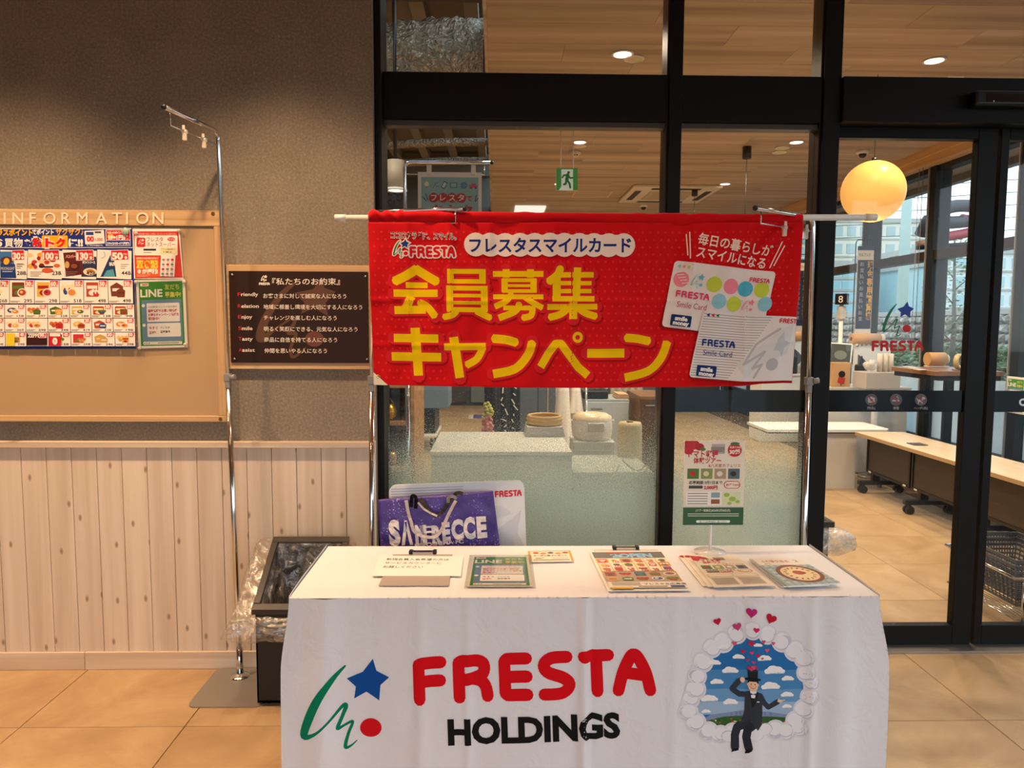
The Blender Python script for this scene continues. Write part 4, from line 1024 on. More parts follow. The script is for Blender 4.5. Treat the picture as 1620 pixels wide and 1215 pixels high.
# ================================================================== BANNER ON ITS POLE
YBN = 2.72
def bn_w(px, py):
    """folds of the banner"""
    x, y = px-583, py-340
    f = .006*math.sin(x*.021+1.2)+.0035*math.sin(x*.047+y*.012)+.002*math.sin(x*.11+y*.02)
    f += .007*noise.noise(Vector((x*.012, y*.014, 2)))+.0022*noise.noise(Vector((x*.05, y*.045, 5)))
    for c_ in (62, 128, 192, 322, 452, 514, 600): f += .0030*math.exp(-((x-c_)/5.0)**2)
    for c_ in (135, 205): f += .0026*math.exp(-((y-c_)/4.5)**2)
    d_ = abs((x-560)-(90-y)*1.0) if x > 520 and y < 130 else 99
    f += .008*math.exp(-((x-625+y*.55)/9)**2)*max(0, 1-y/130)
    return f
def bn_edge(px, py):
    u = (px-583)/685; v = (py-340)/268
    # sides narrow a little towards the hem, the hem sags
    xx = px + v*lerp(10, -16, u) + 0
    yy = py + 5*math.sin(PI*max(0, min(1, u)))*v + (-7*sst((u-.86)/.14) if True else 0)*v
    return xx, yy
def fban(px, py, off):
    xx, yy = bn_edge(px, py); p = at(xx, yy, Y=YBN)
    return Vector((p.x, YBN-.014-bn_w(px, py)-off, p.z))
b = MB()
RED = mat('banner_red', '#cf000e', .8, spec=.15, sheen=.15)
b.grid(lambda u, v: fban(lerp(583, 1268, u), lerp(353, 608, v), 0), 340, 127)
poleY = YBN+.004; ZPL = at(800, 345, Y=YBN).z
def sleeve(u, v):
    px = lerp(583, 1268, u); a = -PI*.62+v*PI*1.9; top = fban(px, 353, 0)
    r_ = .021+.003*noise.noise(Vector((px*.05, v*3, 0)))+(.005 if px < 640 else 0)*math.sin(px*.3)
    return Vector((top.x, poleY-.002-r_*math.cos(a+PI*.10), ZPL+r_*math.sin(-a-PI*.0)*1.0))
b.grid(sleeve, 200, 18)
bn = b.ob('banner', RED, None, recalc=False)
tag(bn, 'long red campaign banner with yellow Japanese lettering hung between the stands', 'banner')
bmod = bn.modifiers.new('thickness', 'SOLIDIFY'); bmod.thickness = .0008; bmod.offset = -1
A = Art()
# faint dot pattern
A.lay = 1
for r_ in range(21):
    for c_ in range(58):
        x = 592+c_*11.8+(5.9 if r_ % 2 else 0); y = 368+r_*11.4
        if x < 1255 and (x < 700 or x > 870 or y < 420): A.ell(x, y, 2.0, 2.0, '#dd2a2c', 7, lay=1)
A.lay = 2
def C4(x, y): return (500+x/4.05, 320+y/4.05)
def C5(x, y): return (880+x/3.115, 310+y/3.115)
K = [] # strokes of the big lettering: (points in px, width px)
def sm_(P): return qb(P, 4) if len(P) > 2 else P
def k4(pts, w): K.append((sm_([C4(*p) for p in pts]), w/4.05))
def k5(pts, w): K.append((sm_([C5(*p) for p in pts]), w/3.115))
# 会
k4([(640, 425), (570, 470), (492, 508)], 58); k4([(628, 425), (700, 470), (768, 508)], 58); k4([(565, 530), (705, 530)], 36); k4([(486, 582), (770, 580)], 46)
k4([(600, 600), (560, 680)], 54); k4([(488, 690), (690, 684)], 50); k4([(650, 640), (700, 665), (752, 728)], 48)
# 員
k4([(855, 428), (855, 515)], 42); k4([(1062, 428), (1062, 515)], 42); k4([(835, 440), (1083, 440)], 30); k4([(835, 503), (1083, 503)], 28)
k4([(848, 530), (848, 690)], 44); k4([(1072, 530), (1072, 690)], 44); k4([(828, 546), (1092, 546)], 30); k4([(870, 592), (1050, 592)], 22); k4([(870, 638), (1050, 638)], 22); k4([(828, 682), (1092, 682)], 30)
k4([(890, 690), (865, 715), (805, 730)], 40); k4([(1020, 690), (1060, 710), (1112, 732)], 40)
# 募
k4([(1130, 455), (1455, 455)], 36); k4([(1215, 425), (1215, 478)], 44); k4([(1372, 425), (1372, 478)], 44)
k4([(1205, 485), (1205, 570)], 40); k4([(1392, 485), (1392, 570)], 40); k4([(1190, 494), (1410, 494)], 24); k4([(1200, 528), (1400, 528)], 18); k4([(1190, 562), (1410, 562)], 22)
k4([(1130, 598), (1455, 598)], 30); k4([(1250, 575), (1215, 625), (1140, 660)], 38); k4([(1335, 600), (1380, 630), (1450, 668)], 36)
k4([(1195, 668), (1395, 668)], 30); k4([(1385, 665), (1375, 715), (1320, 730)], 40); k4([(1300, 640), (1270, 690), (1165, 732)], 42)
# 集
k5([(20, 352), (5, 385), (-40, 420)], 38); k5([(2, 390), (2, 505)], 40); k5([(105, 350), (100, 500)], 36); k5([(0, 385), (185, 385)], 26); k5([(10, 425), (175, 425)], 20); k5([(10, 463), (175, 463)], 20); k5([(-20, 500), (190, 500)], 26)
k5([(-45, 540), (205, 538)], 28); k5([(85, 515), (85, 598)], 40); k5([(60, 545), (20, 575), (-35, 590)], 34); k5([(110, 545), (150, 570), (200, 585)], 34)
# キ
k4([(478, 866), (768, 866)], 52); k4([(460, 984), (784, 984)], 54); k4([(618, 800), (632, 1102)], 60)
# ャ
k4([(805, 918), (1078, 912)], 44); k4([(1060, 915), (1020, 990), (948, 1032)], 46); k4([(868, 855), (905, 1112)], 58)
# ン
k4([(1125, 862), (1210, 868), (1280, 886)], 54); k4([(1382, 880), (1355, 960), (1270, 1050), (1125, 1084)], 54)
# ペ
K.append(([(855, 576), (868, 554), (879, 540), (888, 540), (898, 553), (916, 576), (932, 589)], 12.5))
# ー
k5([(158, 762), (346, 762)], 42)
# ン
k5([(352, 688), (410, 693), (472, 706)], 40); k5([(562, 708), (535, 785), (470, 850), (350, 880)], 40)
RING = [(914.8+6.2*math.cos(t_*PI/8), 530+6.2*math.sin(t_*PI/8)) for t_ in range(17)]
L1 = A.lay+1; L2 = A.lay+2; L3 = A.lay+3; A.lay += 3
for pts, w in K+[(RING, 4.6)]:
    A.stroke([(x+1.6, y+2.2) for x, y in pts], w+8.5, '#9c0a10', lay=L1)
    A.stroke(pts, w+7.5, '#d4202a', lay=L2)
    ext = []
    P_ = list(pts)
    A.stroke(P_, w, '#efc500', 'flat', lay=L3)
# name and slogan at the top left
ox, oy = C4(490, 245)
shopmark(A, ox, C4(0, 240)[1], 29, '#f2ded6', '#f2ded6', '#f2ded6', grow=3.4)
shopname(A, *C4(598, 284), 17, '#f2ded6', .48, width=72, dx=0, dy=0)
shopmark(A, ox, C4(0, 240)[1], 29, '#0e7a4c', '#1a3c8c', '#d3121e')
shopname(A, *C4(598, 284), 17, '#d3121e', .23, width=72)
A.text('ココロカラダに、スマイル。', *C4(478, 232), 11.6, '#f2ded6', .07, fit=104, rot=1); A.text('ココロカラダに、スマイル。', *C4(480, 231), 11.6, '#2a2424', .012, fit=103, rot=1)
# cloud with card name
A.lay += 1; L = A.lay
for i in range(11): A.ell(752+i*23.4, 387+i*.1, 18.4, 18.4, '#f0ddd2', 24, lay=L)
A.rect(752, 372, 986, 402, '#f0ddd2', lay=L)
A.text('フレスタスマイルカード', 742, 397.5, 25, '#1b2f7a', .030, fit=256)
# slogan right
A.text('毎日の暮らしが', *C5(694, 232), 19.5, '#f6d9c9', .02, fit=120, rot=10.5); A.text('スマイルになる', *C5(688, 296), 19.5, '#f6d9c9', .02, fit=112, rot=10.5)
for a_, b_ in (((640, 190), (650, 290)), ((656, 180), (662, 305)), ((1112, 232), (1056, 358)), ((1124, 252), (1076, 348))): A.stroke([C5(*a_), C5(*b_)], 1.8, '#f6d9c9')
# the two printed cards
def cardT(x0, y0, rot, s):
    a = math.radians(rot)
    return lambda x, y: (x0+(x*math.cos(a)-y*math.sin(a))*s, y0+(x*math.sin(a)+y*math.cos(a))*s)
def rrp(x0, y0, x1, y1, r):
    P = []
    for qx, qy, a0 in ((x1-r, y0+r, -90), (x1-r, y1-r, 0), (x0+r, y1-r, 90), (x0+r, y0+r, 180)):
        for i in range(6): a = math.radians(a0+18*i); P.append((qx+r*math.cos(a), qy+r*math.sin(a)))
    return P
x0_, y0_ = C5(590, 315)
Tc = cardT(x0_, y0_, 7.4, 1.0)
def tp(T_, P): return [T_(*p) for p in P]
def cell(T_, x, y, r, c): A.ell(*T_(x, y), r, r, c, 20)
S = lambda: tp
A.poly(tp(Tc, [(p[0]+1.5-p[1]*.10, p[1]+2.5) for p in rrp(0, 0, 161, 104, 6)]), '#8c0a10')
SK = lambda P: [(p[0]-p[1]*.05, p[1]) for p in P]
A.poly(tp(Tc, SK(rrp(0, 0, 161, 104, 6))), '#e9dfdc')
for x, y, c in ((14, 28, '#f08a9c'), (66, 30, '#c6d64a'), (93, 30, '#f0889c'), (117, 31, '#52b4d4'), (143, 30, '#c6d64a'), (78, 55, '#8fc9da'), (103, 56, '#c6d64a'), (152, 52, '#8fc9da')): cell(Tc, x, y, 12.2 if y < 50 else 11.8, c)
for k in range(5): A.stroke([Tc(4+k*3, 20+k*4-2), Tc(14+k*3, 16+k*4)], 1.2, '#f6e6e2')
shopmark(A, *Tc(29, 16), 23, '#8fcac4', '#6cbfd0', '#6cbfd0', rot=7); shopmark(A, *Tc(116, 46), 21, '#ef9aa8', '#f0889c', '#f0889c', rot=7)
shopname(A, *Tc(9, 45), 11, '#e0416e', .22, width=53, rot=8); A.text('Smile Card', *Tc(13, 71), 12.5, '#b64a68', .0, fit=47, rot=8)
shopname(A, *Tc(121, 12), 7.5, '#d8304a', .2, width=32, rot=8)
for k, c in enumerate(('#7cc9b8', '#f08a9c', '#c6d64a')): A.poly([Tc(5+k*7, 8), Tc(10+k*7, 5), Tc(10+k*7, 11)], c)
def smoney(T_, x, y): 
    A.poly(tp(T_, rrp(x, y, x+32, y+17.5, 2)), '#1a3468'); A.text('smile', *T_(x+6, y+8.5), 9, '#f4efec', .05, fit=20, rot=8); A.text('money', *T_(x+4, y+15.5), 9, '#f4efec', .05, fit=25, rot=8)
smoney(Tc, 7, 83)
x0_, y0_ = C5(735, 560)
T2 = cardT(x0_, y0_, 5.4, 1.0)
SK2 = lambda P: [(p[0]-p[1]*.10, p[1]) for p in P]
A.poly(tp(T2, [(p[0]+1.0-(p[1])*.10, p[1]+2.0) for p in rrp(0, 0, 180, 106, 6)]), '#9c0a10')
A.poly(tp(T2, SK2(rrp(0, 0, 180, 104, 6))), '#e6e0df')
A.lay += 1; L = A.lay
for k in range(25): y = 4+k*4; A.poly(tp(T2, SK2([(2, y), (max(60, 112-k*2), y), (max(60, 112-k*2), y+1.1), (2, y+1.1)])), '#a39ea4', L)
A.poly(tp(T2, SK2([(70, 78), (110, 40), (135, 20), (150, 14), (150, 60), (110, 80), (90, 100)])), '#dadada')
A.stroke(tp(T2, SK2([(128, 22), (95, 46), (82, 78), (100, 66), (112, 58), (98, 84), (112, 78), (104, 98)])), 4, '#bdbcbf')
A.poly(tp(T2, SK2([(128, 38), (136, 26), (140, 40), (150, 44), (142, 52), (142, 66), (134, 56), (126, 56)])), '#c3c8d0'); cell(T2, 121, 78, 10, '#b9bac0')
for k, c in enumerate(('#1f3f8c', '#d8202c', '#1b8a50')): A.poly([T2(5+k*7.5, 6), T2(10+k*7.5, 3), T2(10+k*7.5, 9)], c)
shopname(A, *T2(4, 43), 11.5, '#1c3a80', .22, width=54, rot=5.5); A.text('Smile Card', *T2(8, 68), 12, '#2c4a80', .0, fit=47, rot=5.5)
shopname(A, *T2(123, 5), 8, '#d8202c', .2, width=34, rot=5.5)
smoney(T2, 1, 84)
# clip everything at the banner's own edge
EDGE = 1266
for i, (x, y, l) in enumerate(A.V):
    if x > EDGE: A.V[i] = (EDGE, y, l)
A.build('lettering', bn, fban, PRINT_CLOTH, cut=4.2, base=.0011, step=.00016)
for px, py in ((1250, 596), (590, 596)):
    q_ = fban(px, py, .002)
    MB().lathe([(.004, 0), (.0095, 0), (.0095, .002), (.004, .003), (.004, 0)], (0, 0, 0), 20, Matrix.Translation(q_) @ Matrix.Rotation(math.radians(90), 4, 'X')).ob('grommet', BRASS, bn)
for P_ in ([(1266, 572), (1266, 610), (1240, 610)], [(583, 588), (583, 608), (606, 608)]): Art().poly(P_, '#eadfc4').build('corner_patch', bn, fban, PRINT_CLOTH, base=.0036)
# white extending pole
pp = thing('banner_pole', 'white telescopic pole carrying the red banner across both stands', 'pole', ((at(528, 345, Y=poleY)+at(1388, 345, Y=poleY))/2))
a_, b_ = at(530, 345, Y=poleY), at(1386, 344, Y=poleY)
MB().cyl(a_, b_, .0115, 20).ob('tube', WPLAST, pp)
for q_, s_ in ((a_, 1), (b_, -1)): MB().cyl(q_, q_+Vector((s_*.04, 0, 0)), .0135, 20).ob('end_cap', WPLAST, pp)
# ================================================================== CHROME STANDS
def clampb(p, parent, s=1.0):
    b = MB(); b.box(p.x-.014*s, p.y-.014*s, p.z-.016*s, p.x+.014*s, p.y+.014*s, p.z+.016*s, .003)
    b.cyl((p.x+.012*s, p.y-.01, p.z), (p.x+.034*s, p.y-.012, p.z+.004), .011*s, 14)
    b.box(p.x-.010*s, p.y-.012*s, p.z-.045*s, p.x+.010*s, p.y+.012*s, p.z-.014*s, .003)
    b.ob('height_collar', GPLAST, parent)
def hookclip(p, parent, dirx=(1, 0, 0)):
    b = MB(); b.box(p.x-.008, p.y-.006, p.z-.034, p.x+.008, p.y+.004, p.z-.004, .003)
    b.cyl((p.x-.009, p.y, p.z-.002), (p.x+.009, p.y, p.z-.002), .008, 12); b.box(p.x-.005, p.y-.010, p.z+.004, p.x+.005, p.y-.006, p.z+.02, .001)
    b.ob('hanging_clip', ACRYL2, parent)
ACRYL2 = mat('clear_plastic_clip', '#f2e9dc', .15, alpha=.55)
def stand(label, base_pt, top, arm_end, rail_drop, collar_px, Yc, clips, plate=None, parts_base=True, pole_r=.0095, nameo='display_stand'):
    st = thing(nameo, label, 'stand', (base_pt.x, base_pt.y, 0))
    if plate: 
        b = MB(); P = plate
        b.prism(P, 0.001, .006, 'Z'); b.ob('base_plate', mat('satin_steel_plate', '#aaa49c', .42, .7), st)
    b = MB(); b.cyl((base_pt.x, base_pt.y, .006), (base_pt.x, base_pt.y, .13), .014, 20); b.lathe([(.04, 0), (.036, .006), (.02, .012), (.014, .016)], (base_pt.x, base_pt.y, .006), 24); b.ob('socket', CHROME, st)
    d = (arm_end-top).normalized()
    col = at(*collar_px, Y=Yc)
    mid = Vector((lerp(base_pt.x, top.x, col.z/top.z), base_pt.y, col.z))
    MB().cyl((base_pt.x, base_pt.y, .02), mid, pole_r+.0012, 16).ob('lower_pole', CHROME, st)
    r = .035
    pts = [mid, Vector((top.x, top.y, top.z-r))]
    for k in range(1, 6):
        a = PI/2*k/5; pts.append(Vector((top.x, top.y, top.z-r))+Vector((0, 0, r))*math.sin(a)+d*r*(1-math.cos(a)))
    pts.append(arm_end)
    MB().tube(pts, pole_r-.0012, 14).ob('upper_pole', CHROME, st)
    MB().sphere(arm_end, pole_r*1.05, 12).ob('arm_tip', BPLAST, st)
    # thin clip rail under the arm
    q0 = top+d*.01-Vector((0, 0, rail_drop)); q1 = arm_end-d*.035-Vector((0, 0, rail_drop)); q2 = arm_end-d*.035
    MB().tube([q0, q1, q2], .0028, 8).ob('clip_rail', CHROME, st)
    for f in clips: hookclip(q0.lerp(q1, f), st)
    clampb(mid, st)
    return st
# left stand: arm comes towards the viewer
bp = at(380, 1072, Z=0.0)
bp = Vector((bp.x, min(bp.y, YW-.06), 0))
tp_ = at(345, 208, Y=bp.y); ae = at(259, 169, Z=tp_.z)
pl = [at(x, y, Z=.006) for x, y in ((290, 1118), (342, 1056), (436, 1056), (412, 1121))]
py0, py1 = max(pl[0].y, 2.0), YW-.026
plate = rrp(pl[0].x+.01, py0, pl[0].x+.31, py1, .035)
plate = [(x, y) for x, y in plate]
stand('tall chrome display stand left of the bin with an empty arm and two clips', bp, tp_, ae, .055, (360, 597), bp.y, (.30, .72), plate=plate)
# the banner's stands behind the table
for k, (lab, topx, endp, horiz, cpx, clips) in enumerate((
        ('chrome display stand gripping the banner\'s left end', (588, 336), (735, 337), True, (586, 601), (.25, .62)),
        ('chrome display stand gripping the banner\'s right end', (1287, 345), (1195, 329), False, (1281, 603), (.12, .55)))):
    Yk = 2.80 if k == 0 else 2.79
    tpk = at(*topx, Y=Yk); ak = at(*endp, Z=tpk.z)
    if horiz: ak = Vector((at(*endp, Y=Yk-.11).x, Yk-.11, tpk.z))
    bx = at(588 if k == 0 else 1272, 862, Y=Yk).x
    bxx = tpk.x + (bx-tpk.x)*(tpk.z/(tpk.z-at(588, 862, Y=Yk).z))
    bpk = Vector((bxx, Yk, 0))
    stand(lab, bpk, tpk, ak, .05, cpx, Yk, clips, plate=rrp(bxx-.16, Yk-.14, bxx+.16, Yk+.14, .03), pole_r=.0095)
# ================================================================== BOARDS ON THE LEFT WALL
YB1 = YW-.036
ib = thing('information_board', 'large oak-framed bulletin board on the grey wall', 'board', (-2, YW-.018, at(200, 667, Y=YB1).z))
bx0, bx1 = -2.62, at(356, 500, Y=YB1).x
bzt, bzb = at(300, 333, Y=YB1).z, at(300, 667.5, Y=YB1).z
hz = at(300, 357.5, Y=YB1).z; fx = at(341.5, 500, Y=YB1).x; fz = at(300, 658, Y=YB1).z
MB().box(bx0, YB1, hz, bx1, YW, bzt, .002, 1).ob('frame_header', OAK_H, ib)
MB().box(bx0, YB1, bzb, bx1, YW, fz, .002, 1).ob('frame_bottom', OAK_H, ib)
MB().box(fx, YB1, fz+.0005, bx1, YW, hz-.0005, .002, 1).ob('frame_side', OAK_V, ib)
BEIGE = mat('board_face', '#b8986f', .6)
MB().box(bx0, YB1+.008, fz, fx, YW-.002, hz).ob('board_face', BEIGE, ib)
MB().box(bx0, YB1+.005, hz-.004, fx, YB1+.008, hz).ob('channel', mat('channel_metal', '#8e7f6c', .35, .6), ib)
for px, py in ((337, 338), (349, 663)):
    q = at(px, py, Y=YB1); MB().cyl((q.x, YB1+.001, q.z), (q.x, YB1-.002, q.z), .0075, 16).ob('screw_cap', BRASS, ib)
YS = YB1+.008
A = Art()
for ch, x in zip('INFORMATION', (6, 20, 47, 69, 97.5, 122, 152, 178, 200, 216, 242)):
    A.text(ch, x, 354, 26, '#f6e3c4'); A.text(ch, x+.7, 354, 26, '#f6e3c4'); A.text(ch, x+.35, 354.3, 26, '#f6e3c4')
A.build('lettering', ib, lambda x, y, o: Vector((at(x, y, Y=YB1).x, YB1-o, at(x, y, Y=YB1).z)), PRINT, base=.001)
# --- big blue points poster (drawn in photograph pixels)
def wallpt(Y): return lambda x, y, o: Vector((at(x, y, Y=Y).x, Y-o, at(x, y, Y=Y).z))
YO = YS-.002
c0, c1 = at(-150, 361, Y=YO), at(215, 552, Y=YO)
b = MB(); P = [at(-150, 360.5, Y=YO), at(209, 360.5, Y=YO), at(215.5, 551.5, Y=YO), at(-150, 553, Y=YO)]
b.prism([(p.x, p.z) for p in P][::-1], YO, YS-.0002, 'Y')
bp_ = b.ob('points_poster', mat('poster_navy', '#1d2f7d', .4), None); tag(bp_, 'large blue sale poster full of priced goods on the bulletin board', 'poster')
A = Art(); R3 = random.Random(11)
def sk(x, y): return x+(y-361)*.032, y
A.rect(-150, 361, 208, 362.6, '#f1ede6'); A.stroke([sk(208, 362), sk(209, 551)], 1.2, '#1b2f7d')
A.text('プラスポイント', -14, 372.5, 11, '#141a3a', .06, fit=68); A.text('プラスポイント', -14, 372, 11, '#f0b22c', .05, fit=66); A.text('でポイント', 51, 370.5, 9, '#f5efe6', .05, fit=34); A.text('ザクザク♪', 88, 371.5, 12, '#f0b22c', .03, fit=44)
A.rr(66, 372.5, 107, 393, 2, '#f1b01e')
for t_, x, y, h, c, b_, f_ in (('お', -8, 389, 14, '#f6f0e8', .07, 13), ('買物', 7, 389.5, 15, '#f6f0e8', .02, 29), ('を', 38, 388.5, 12, '#f6f0e8', .05, 11)): A.text(t_, x, y, h, c, b_, fit=f_)
A.text('お', 49.3, 390.5, 17.5, '#f4ebe0', .16, fit=19); A.text('お', 50.5, 390, 16, '#de1f1c', .06, fit=16.5)
for ch, x in (('ト', 70), ('ク', 87)): A.text(ch, x, 391, 17.5, '#f4ebe0', .14, fit=17); A.text(ch, x+1, 390.5, 16, '#de1f1c', .07, fit=15.5)
A.text('に!!', 108, 389, 14, '#f6f0e8', .06, fit=23)
A.rr(134, 364.5, 165, 386, 1.2, '#f2ebe2', rot=-3); A.rect(136, 367, 148, 372, '#2a3f8c'); A.text('00', 137, 382, 11, '#d2222c', .05); A.text('1,000', 150, 381, 6, '#d2222c', .03); A.rect(150, 366, 160, 369, '#55504e'); A.text('※このPOPの商品です。', 137, 389.2, 2.6, '#f2ebe2', .02)
A.rr(167, 363.5, 206, 389, 1.2, '#f2ebe2'); A.rr(168, 364.3, 205.4, 379.5, 1, '#d2202c'); A.text('たまったポイント', 170, 369.5, 4, '#f5efe6', .05, fit=24); A.ell(175, 374.5, 5.2, 4.6, '#f1b01e'); A.text('1P=1円に', 171.5, 378.5, 8, '#f5efe6', .06, fit=31)
A.rr(168, 380.3, 205.4, 388.3, 1, '#233a8c'); A.text('スマイルマネーに交換可能!', 169, 387, 4.6, '#f5efe6', .06, fit=35)
A.rect(-150, 391.3, 209, 392.2, '#f1ede6')
def price(x1, y0, w, h, t_, rot=-2):
    A.rr(x1-w, y0, x1, y0+h, .8, '#f5ede4', rot=rot); A.rr(x1-w+.7, y0+.7, x1-.7, y0+h-.7, .6, '#d01f2a', rot=rot)
    A.text(t_, x1-w+1.5, y0+h-2, h*.86, '#f6ede0', .05, fit=(w-2)*.68); A.text('プラス', x1-w*.30, y0+h*.5, h*.22, '#f6ede0', .03, fit=w*.22); A.ell(x1-w*.16, y0+h*.74, h*.13, h*.15, '#f6ede0', 10)
def plan(x0, y0, w, h, pr, yen, ph=None, rot=2.0, wfrac=.56):
    A.rr(x0, y0, x0+w, y0+h, .6, '#f3e9dc', rot=rot)
    return x0, y0
row1 = [(-44, '40', '198'), (0, '30', '288'), (44, '100', '238'), (98, '130', '428'), (153, '50', '448')]
for i, (x, p_, y_) in enumerate(row1):
    w = 54 if i != 1 else 43
    if i == 0: w = 40
    A.rr(x, 396, x+w, 441, .6, '#f3e9dc', rot=2.2)
    if i == 1:
        A.poly([(0, 398), (20, 398), (26, 440), (1, 440)], '#3b74ad'); A.poly([(1, 416), (24, 418), (26, 440), (1, 440)], '#1c3c7c'); A.ell(11, 412, 10, 6, '#5a2a2c'); A.ell(10.5, 413.5, 4.6, 5.4, '#e3b43a', rot=20); A.text('MOONLIGHT', 2, 427, 6.5, '#e6d9c0', .0, fit=21); A.rect(4, 429, 20, 430.2, '#b9c6d6')
        for k in range(3): A.rect(27, 417+k*3.4, 37-k*2, 418+k*3.4, '#6b6055')
    elif i == 2:
        for k in range(16): A.ell(R3.uniform(47, 90), R3.uniform(402, 424), R3.uniform(3, 6), R3.uniform(2.5, 4.5), R3.choice(['#a8281f', '#d8622c', '#e2a23c', '#7c1c1a', '#e8c58a', '#c43a2a']))
        A.rect(62, 421, 84, 423.5, '#23201e'); A.ell(75, 428, 9, 4, '#cf5a36')
    elif i == 3:
        A.poly([(100, 400), (128, 398), (132, 434), (104, 438)], '#5c1f22'); A.poly([(128, 408), (152, 406), (153, 438), (128, 438)], '#2c3452'); A.text('ハンバーグ', 104, 408, 6, '#f0b0a0', .05, fit=20); A.text('ホワイトソース', 130, 417, 5, '#f4ece0', .04, fit=20)
        A.ell(118, 422, 8, 6, '#3a211a'); A.ell(117, 421, 5, 3.5, '#8c4a2a'); A.ell(106, 419, 3.6, 5.5, '#c9a25a'); A.ell(142, 430, 11, 6, '#e8d6b6'); A.ell(142, 429, 6, 3, '#b07a3c')
    elif i == 4:
        A.poly([(155, 398), (182, 398), (182, 438), (157, 438)], '#e9e4dc'); A.poly([(176, 400), (180, 410), (183, 438), (158, 438)], '#22375f'); A.poly([(168, 428), (178, 426), (181, 438), (162, 438)], '#4f9db0'); A.text('抗菌', 172, 420, 6, '#f4ece0', .05)
        A.stroke(qb([(164, 398), (166, 404), (163, 408), (160, 408)], 3), .8, '#8d8a86')
    price(x+w-4, 395.5, 20 if i < 2 else 28, 16.5, p_)
    A.text(y_, x+w-16, 435, 8.5, '#2c2522', .015, fit=14); A.text('円', x+w-3.2, 435, 3, '#2c2522')
    for k in range(3): A.rect(x+w-17 if i in (1, 4) else x+4, 418+k*3 if i in (1, 4) else 430+k*3, x+w-4-k*3 if i in (1, 4) else x+24-k*3, 418.8+k*3 if i in (1, 4) else 430.8+k*3, '#8a7c6e')
def cellrow(y0, y1, xs, prs, yens, big):
    for i, (x0_, x1_) in enumerate(zip(xs, xs[1:])):
        A.rect(x0_+.5, y0, x1_-.5, y1, '#f5ecdf')
        w, h = x1_-x0_, y1-y0
        food(A, x0_+1.5, y0+2, w*.62, h*.70, R3); food(A, x0_+w*.3, y0+h*.3, w*.42, h*.48, R3)
        price(x1_-1, y0, w*(.36 if big else .34), h*(.30 if big else .36), prs[i % len(prs)], 0)
        A.text(yens[i % len(yens)], x1_-w*.42, y1-1.6, h*.2, '#2c2522', .01, fit=w*.32)
        A.rect(x0_+1.5, y1-3.8, x0_+w*.42, y1-3.0, '#8a7c6e'); A.rect(x0_+1.5, y1-2.2, x0_+w*.34, y1-1.5, '#8a7c6e')
cellrow(443.5, 480, [-62, -22, 16, 55, 94, 132, 170, 209], ['40', '70', '30', '60', '55', '50', '50'], ['318', '268', '295', '298', '518', '498', '498'], True)
cellrow(482, 503, [-60, -25, 9, 42, 76, 110, 143, 177, 211], ['20', '30', '30', '150', '30', '20', '30', '50'], ['128', '198', '158', '297', '328', '188', '138', '98'], False)
cellrow(504, 525, [-60, -23, 10, 43, 77, 112, 145, 178, 212], ['20', '40', '50', '20', '20', '20', '40', '20'], ['158', '228', '369', '298', '348', '419', '238', '198'], False)
cellrow(526, 547.5, [-60, -22, 12, 45, 79, 113, 146, 181, 212.5], ['40', '40', '40', '90', '40', '30', '30', '50'], ['198', '238', '298', '1078', '158', '258', '246', '398'], False)
A.rect(45, 527, 77, 546, '#3a1418'); A.text('ZEPPIN', 47, 533.5, 8, '#e9ddcc', .05, fit=22); A.rect(14.5, 527, 27, 547, '#e8cf2c'); A.text('カレー', 15.5, 541, 5, '#2a2a20', .04); price(76, 527, 12, 7.5, '90', 0)
A.rect(80, 527, 98, 547, '#c9202c'); A.text('0', 85, 544, 13, '#f4ece0', .08); A.rect(81, 527.5, 97, 532, '#f4ece0')
for i, (x, y, l) in enumerate(A.V): A.V[i] = (*(x+max(0, (y-361))*.030*(x/215 if x > 0 else 0), y), l)
A.build('print', bp_, wallpt(YO), PRINT, base=.0003, step=.00003)
# --- red delivery poster
def sheet(name, label, cat, P4, Y, A, m='paper_white', depth=.0012, px=True, group=None):
    P = [at(x, y, Y=Y) for x, y in P4]
    b = MB(); b.prism([(p.x, p.z) for p in P][::-1], Y, Y+depth, 'Y'); o = b.ob(name, mat(m), None); tag(o, label, cat, group)
    A.build('print', o, wallpt(Y), PRINT, base=.0003, step=.00005); return o
A = Art(); A.poly([(211, 366), (282, 366), (289, 439), (214, 440)], '#cf3a2c')
A.text('毎日のお買い物をもっと便利に、ネットスーパーをご利用ください。', 218, 371.5, 3.2, '#e9b0a0', .03, fit=62)
A.rr(213, 372.5, 281, 404, 2, '#f5ebe0'); A.rr(216, 376, 230, 391, 2.5, '#cf2a30'); shopmark(A, 219, 377.5, 10, '#f5ebe0', '#f5ebe0', '#f5ebe0')
A.text('フレスタ', 232, 382, 8.5, '#b02a34', .01, fit=26); A.text('ネットスーパー', 232, 390, 8.5, '#b02a34', .01, fit=45); A.ell(271, 378.5, 6, 3.2, '#c9323c'); A.text('アプリ', 266.5, 380.3, 4, '#f5ebe0', .02, fit=9)
A.rr(227, 393.5, 247, 396.5, .5, '#2c2a2c'); A.rect(227, 399, 240, 399.8, '#8c8680')
A.rr(253, 391, 280, 401.5, 2, '#efe2ae'); A.text('アプリなら商品を探して', 255, 395.5, 3.2, '#5a4030', .02, fit=22); A.text('すぐ買える!', 258, 400, 3.4, '#5a4030', .03, fit=14)
A.poly([(214.5, 407), (252, 406), (253, 438.5), (216, 439)], '#e0582c'); A.text('玄関先での受け取りがない!', 216, 409.8, 3, '#f5e4d4', .03, fit=34); A.text('置き配', 216, 423, 13, '#f4d442', .06, fit=34); A.text('が便利!', 225, 432.5, 8.5, '#f7ece0', .05, fit=25); A.ell(220.5, 429.5, 2.6, 3.5, '#f7ece0')
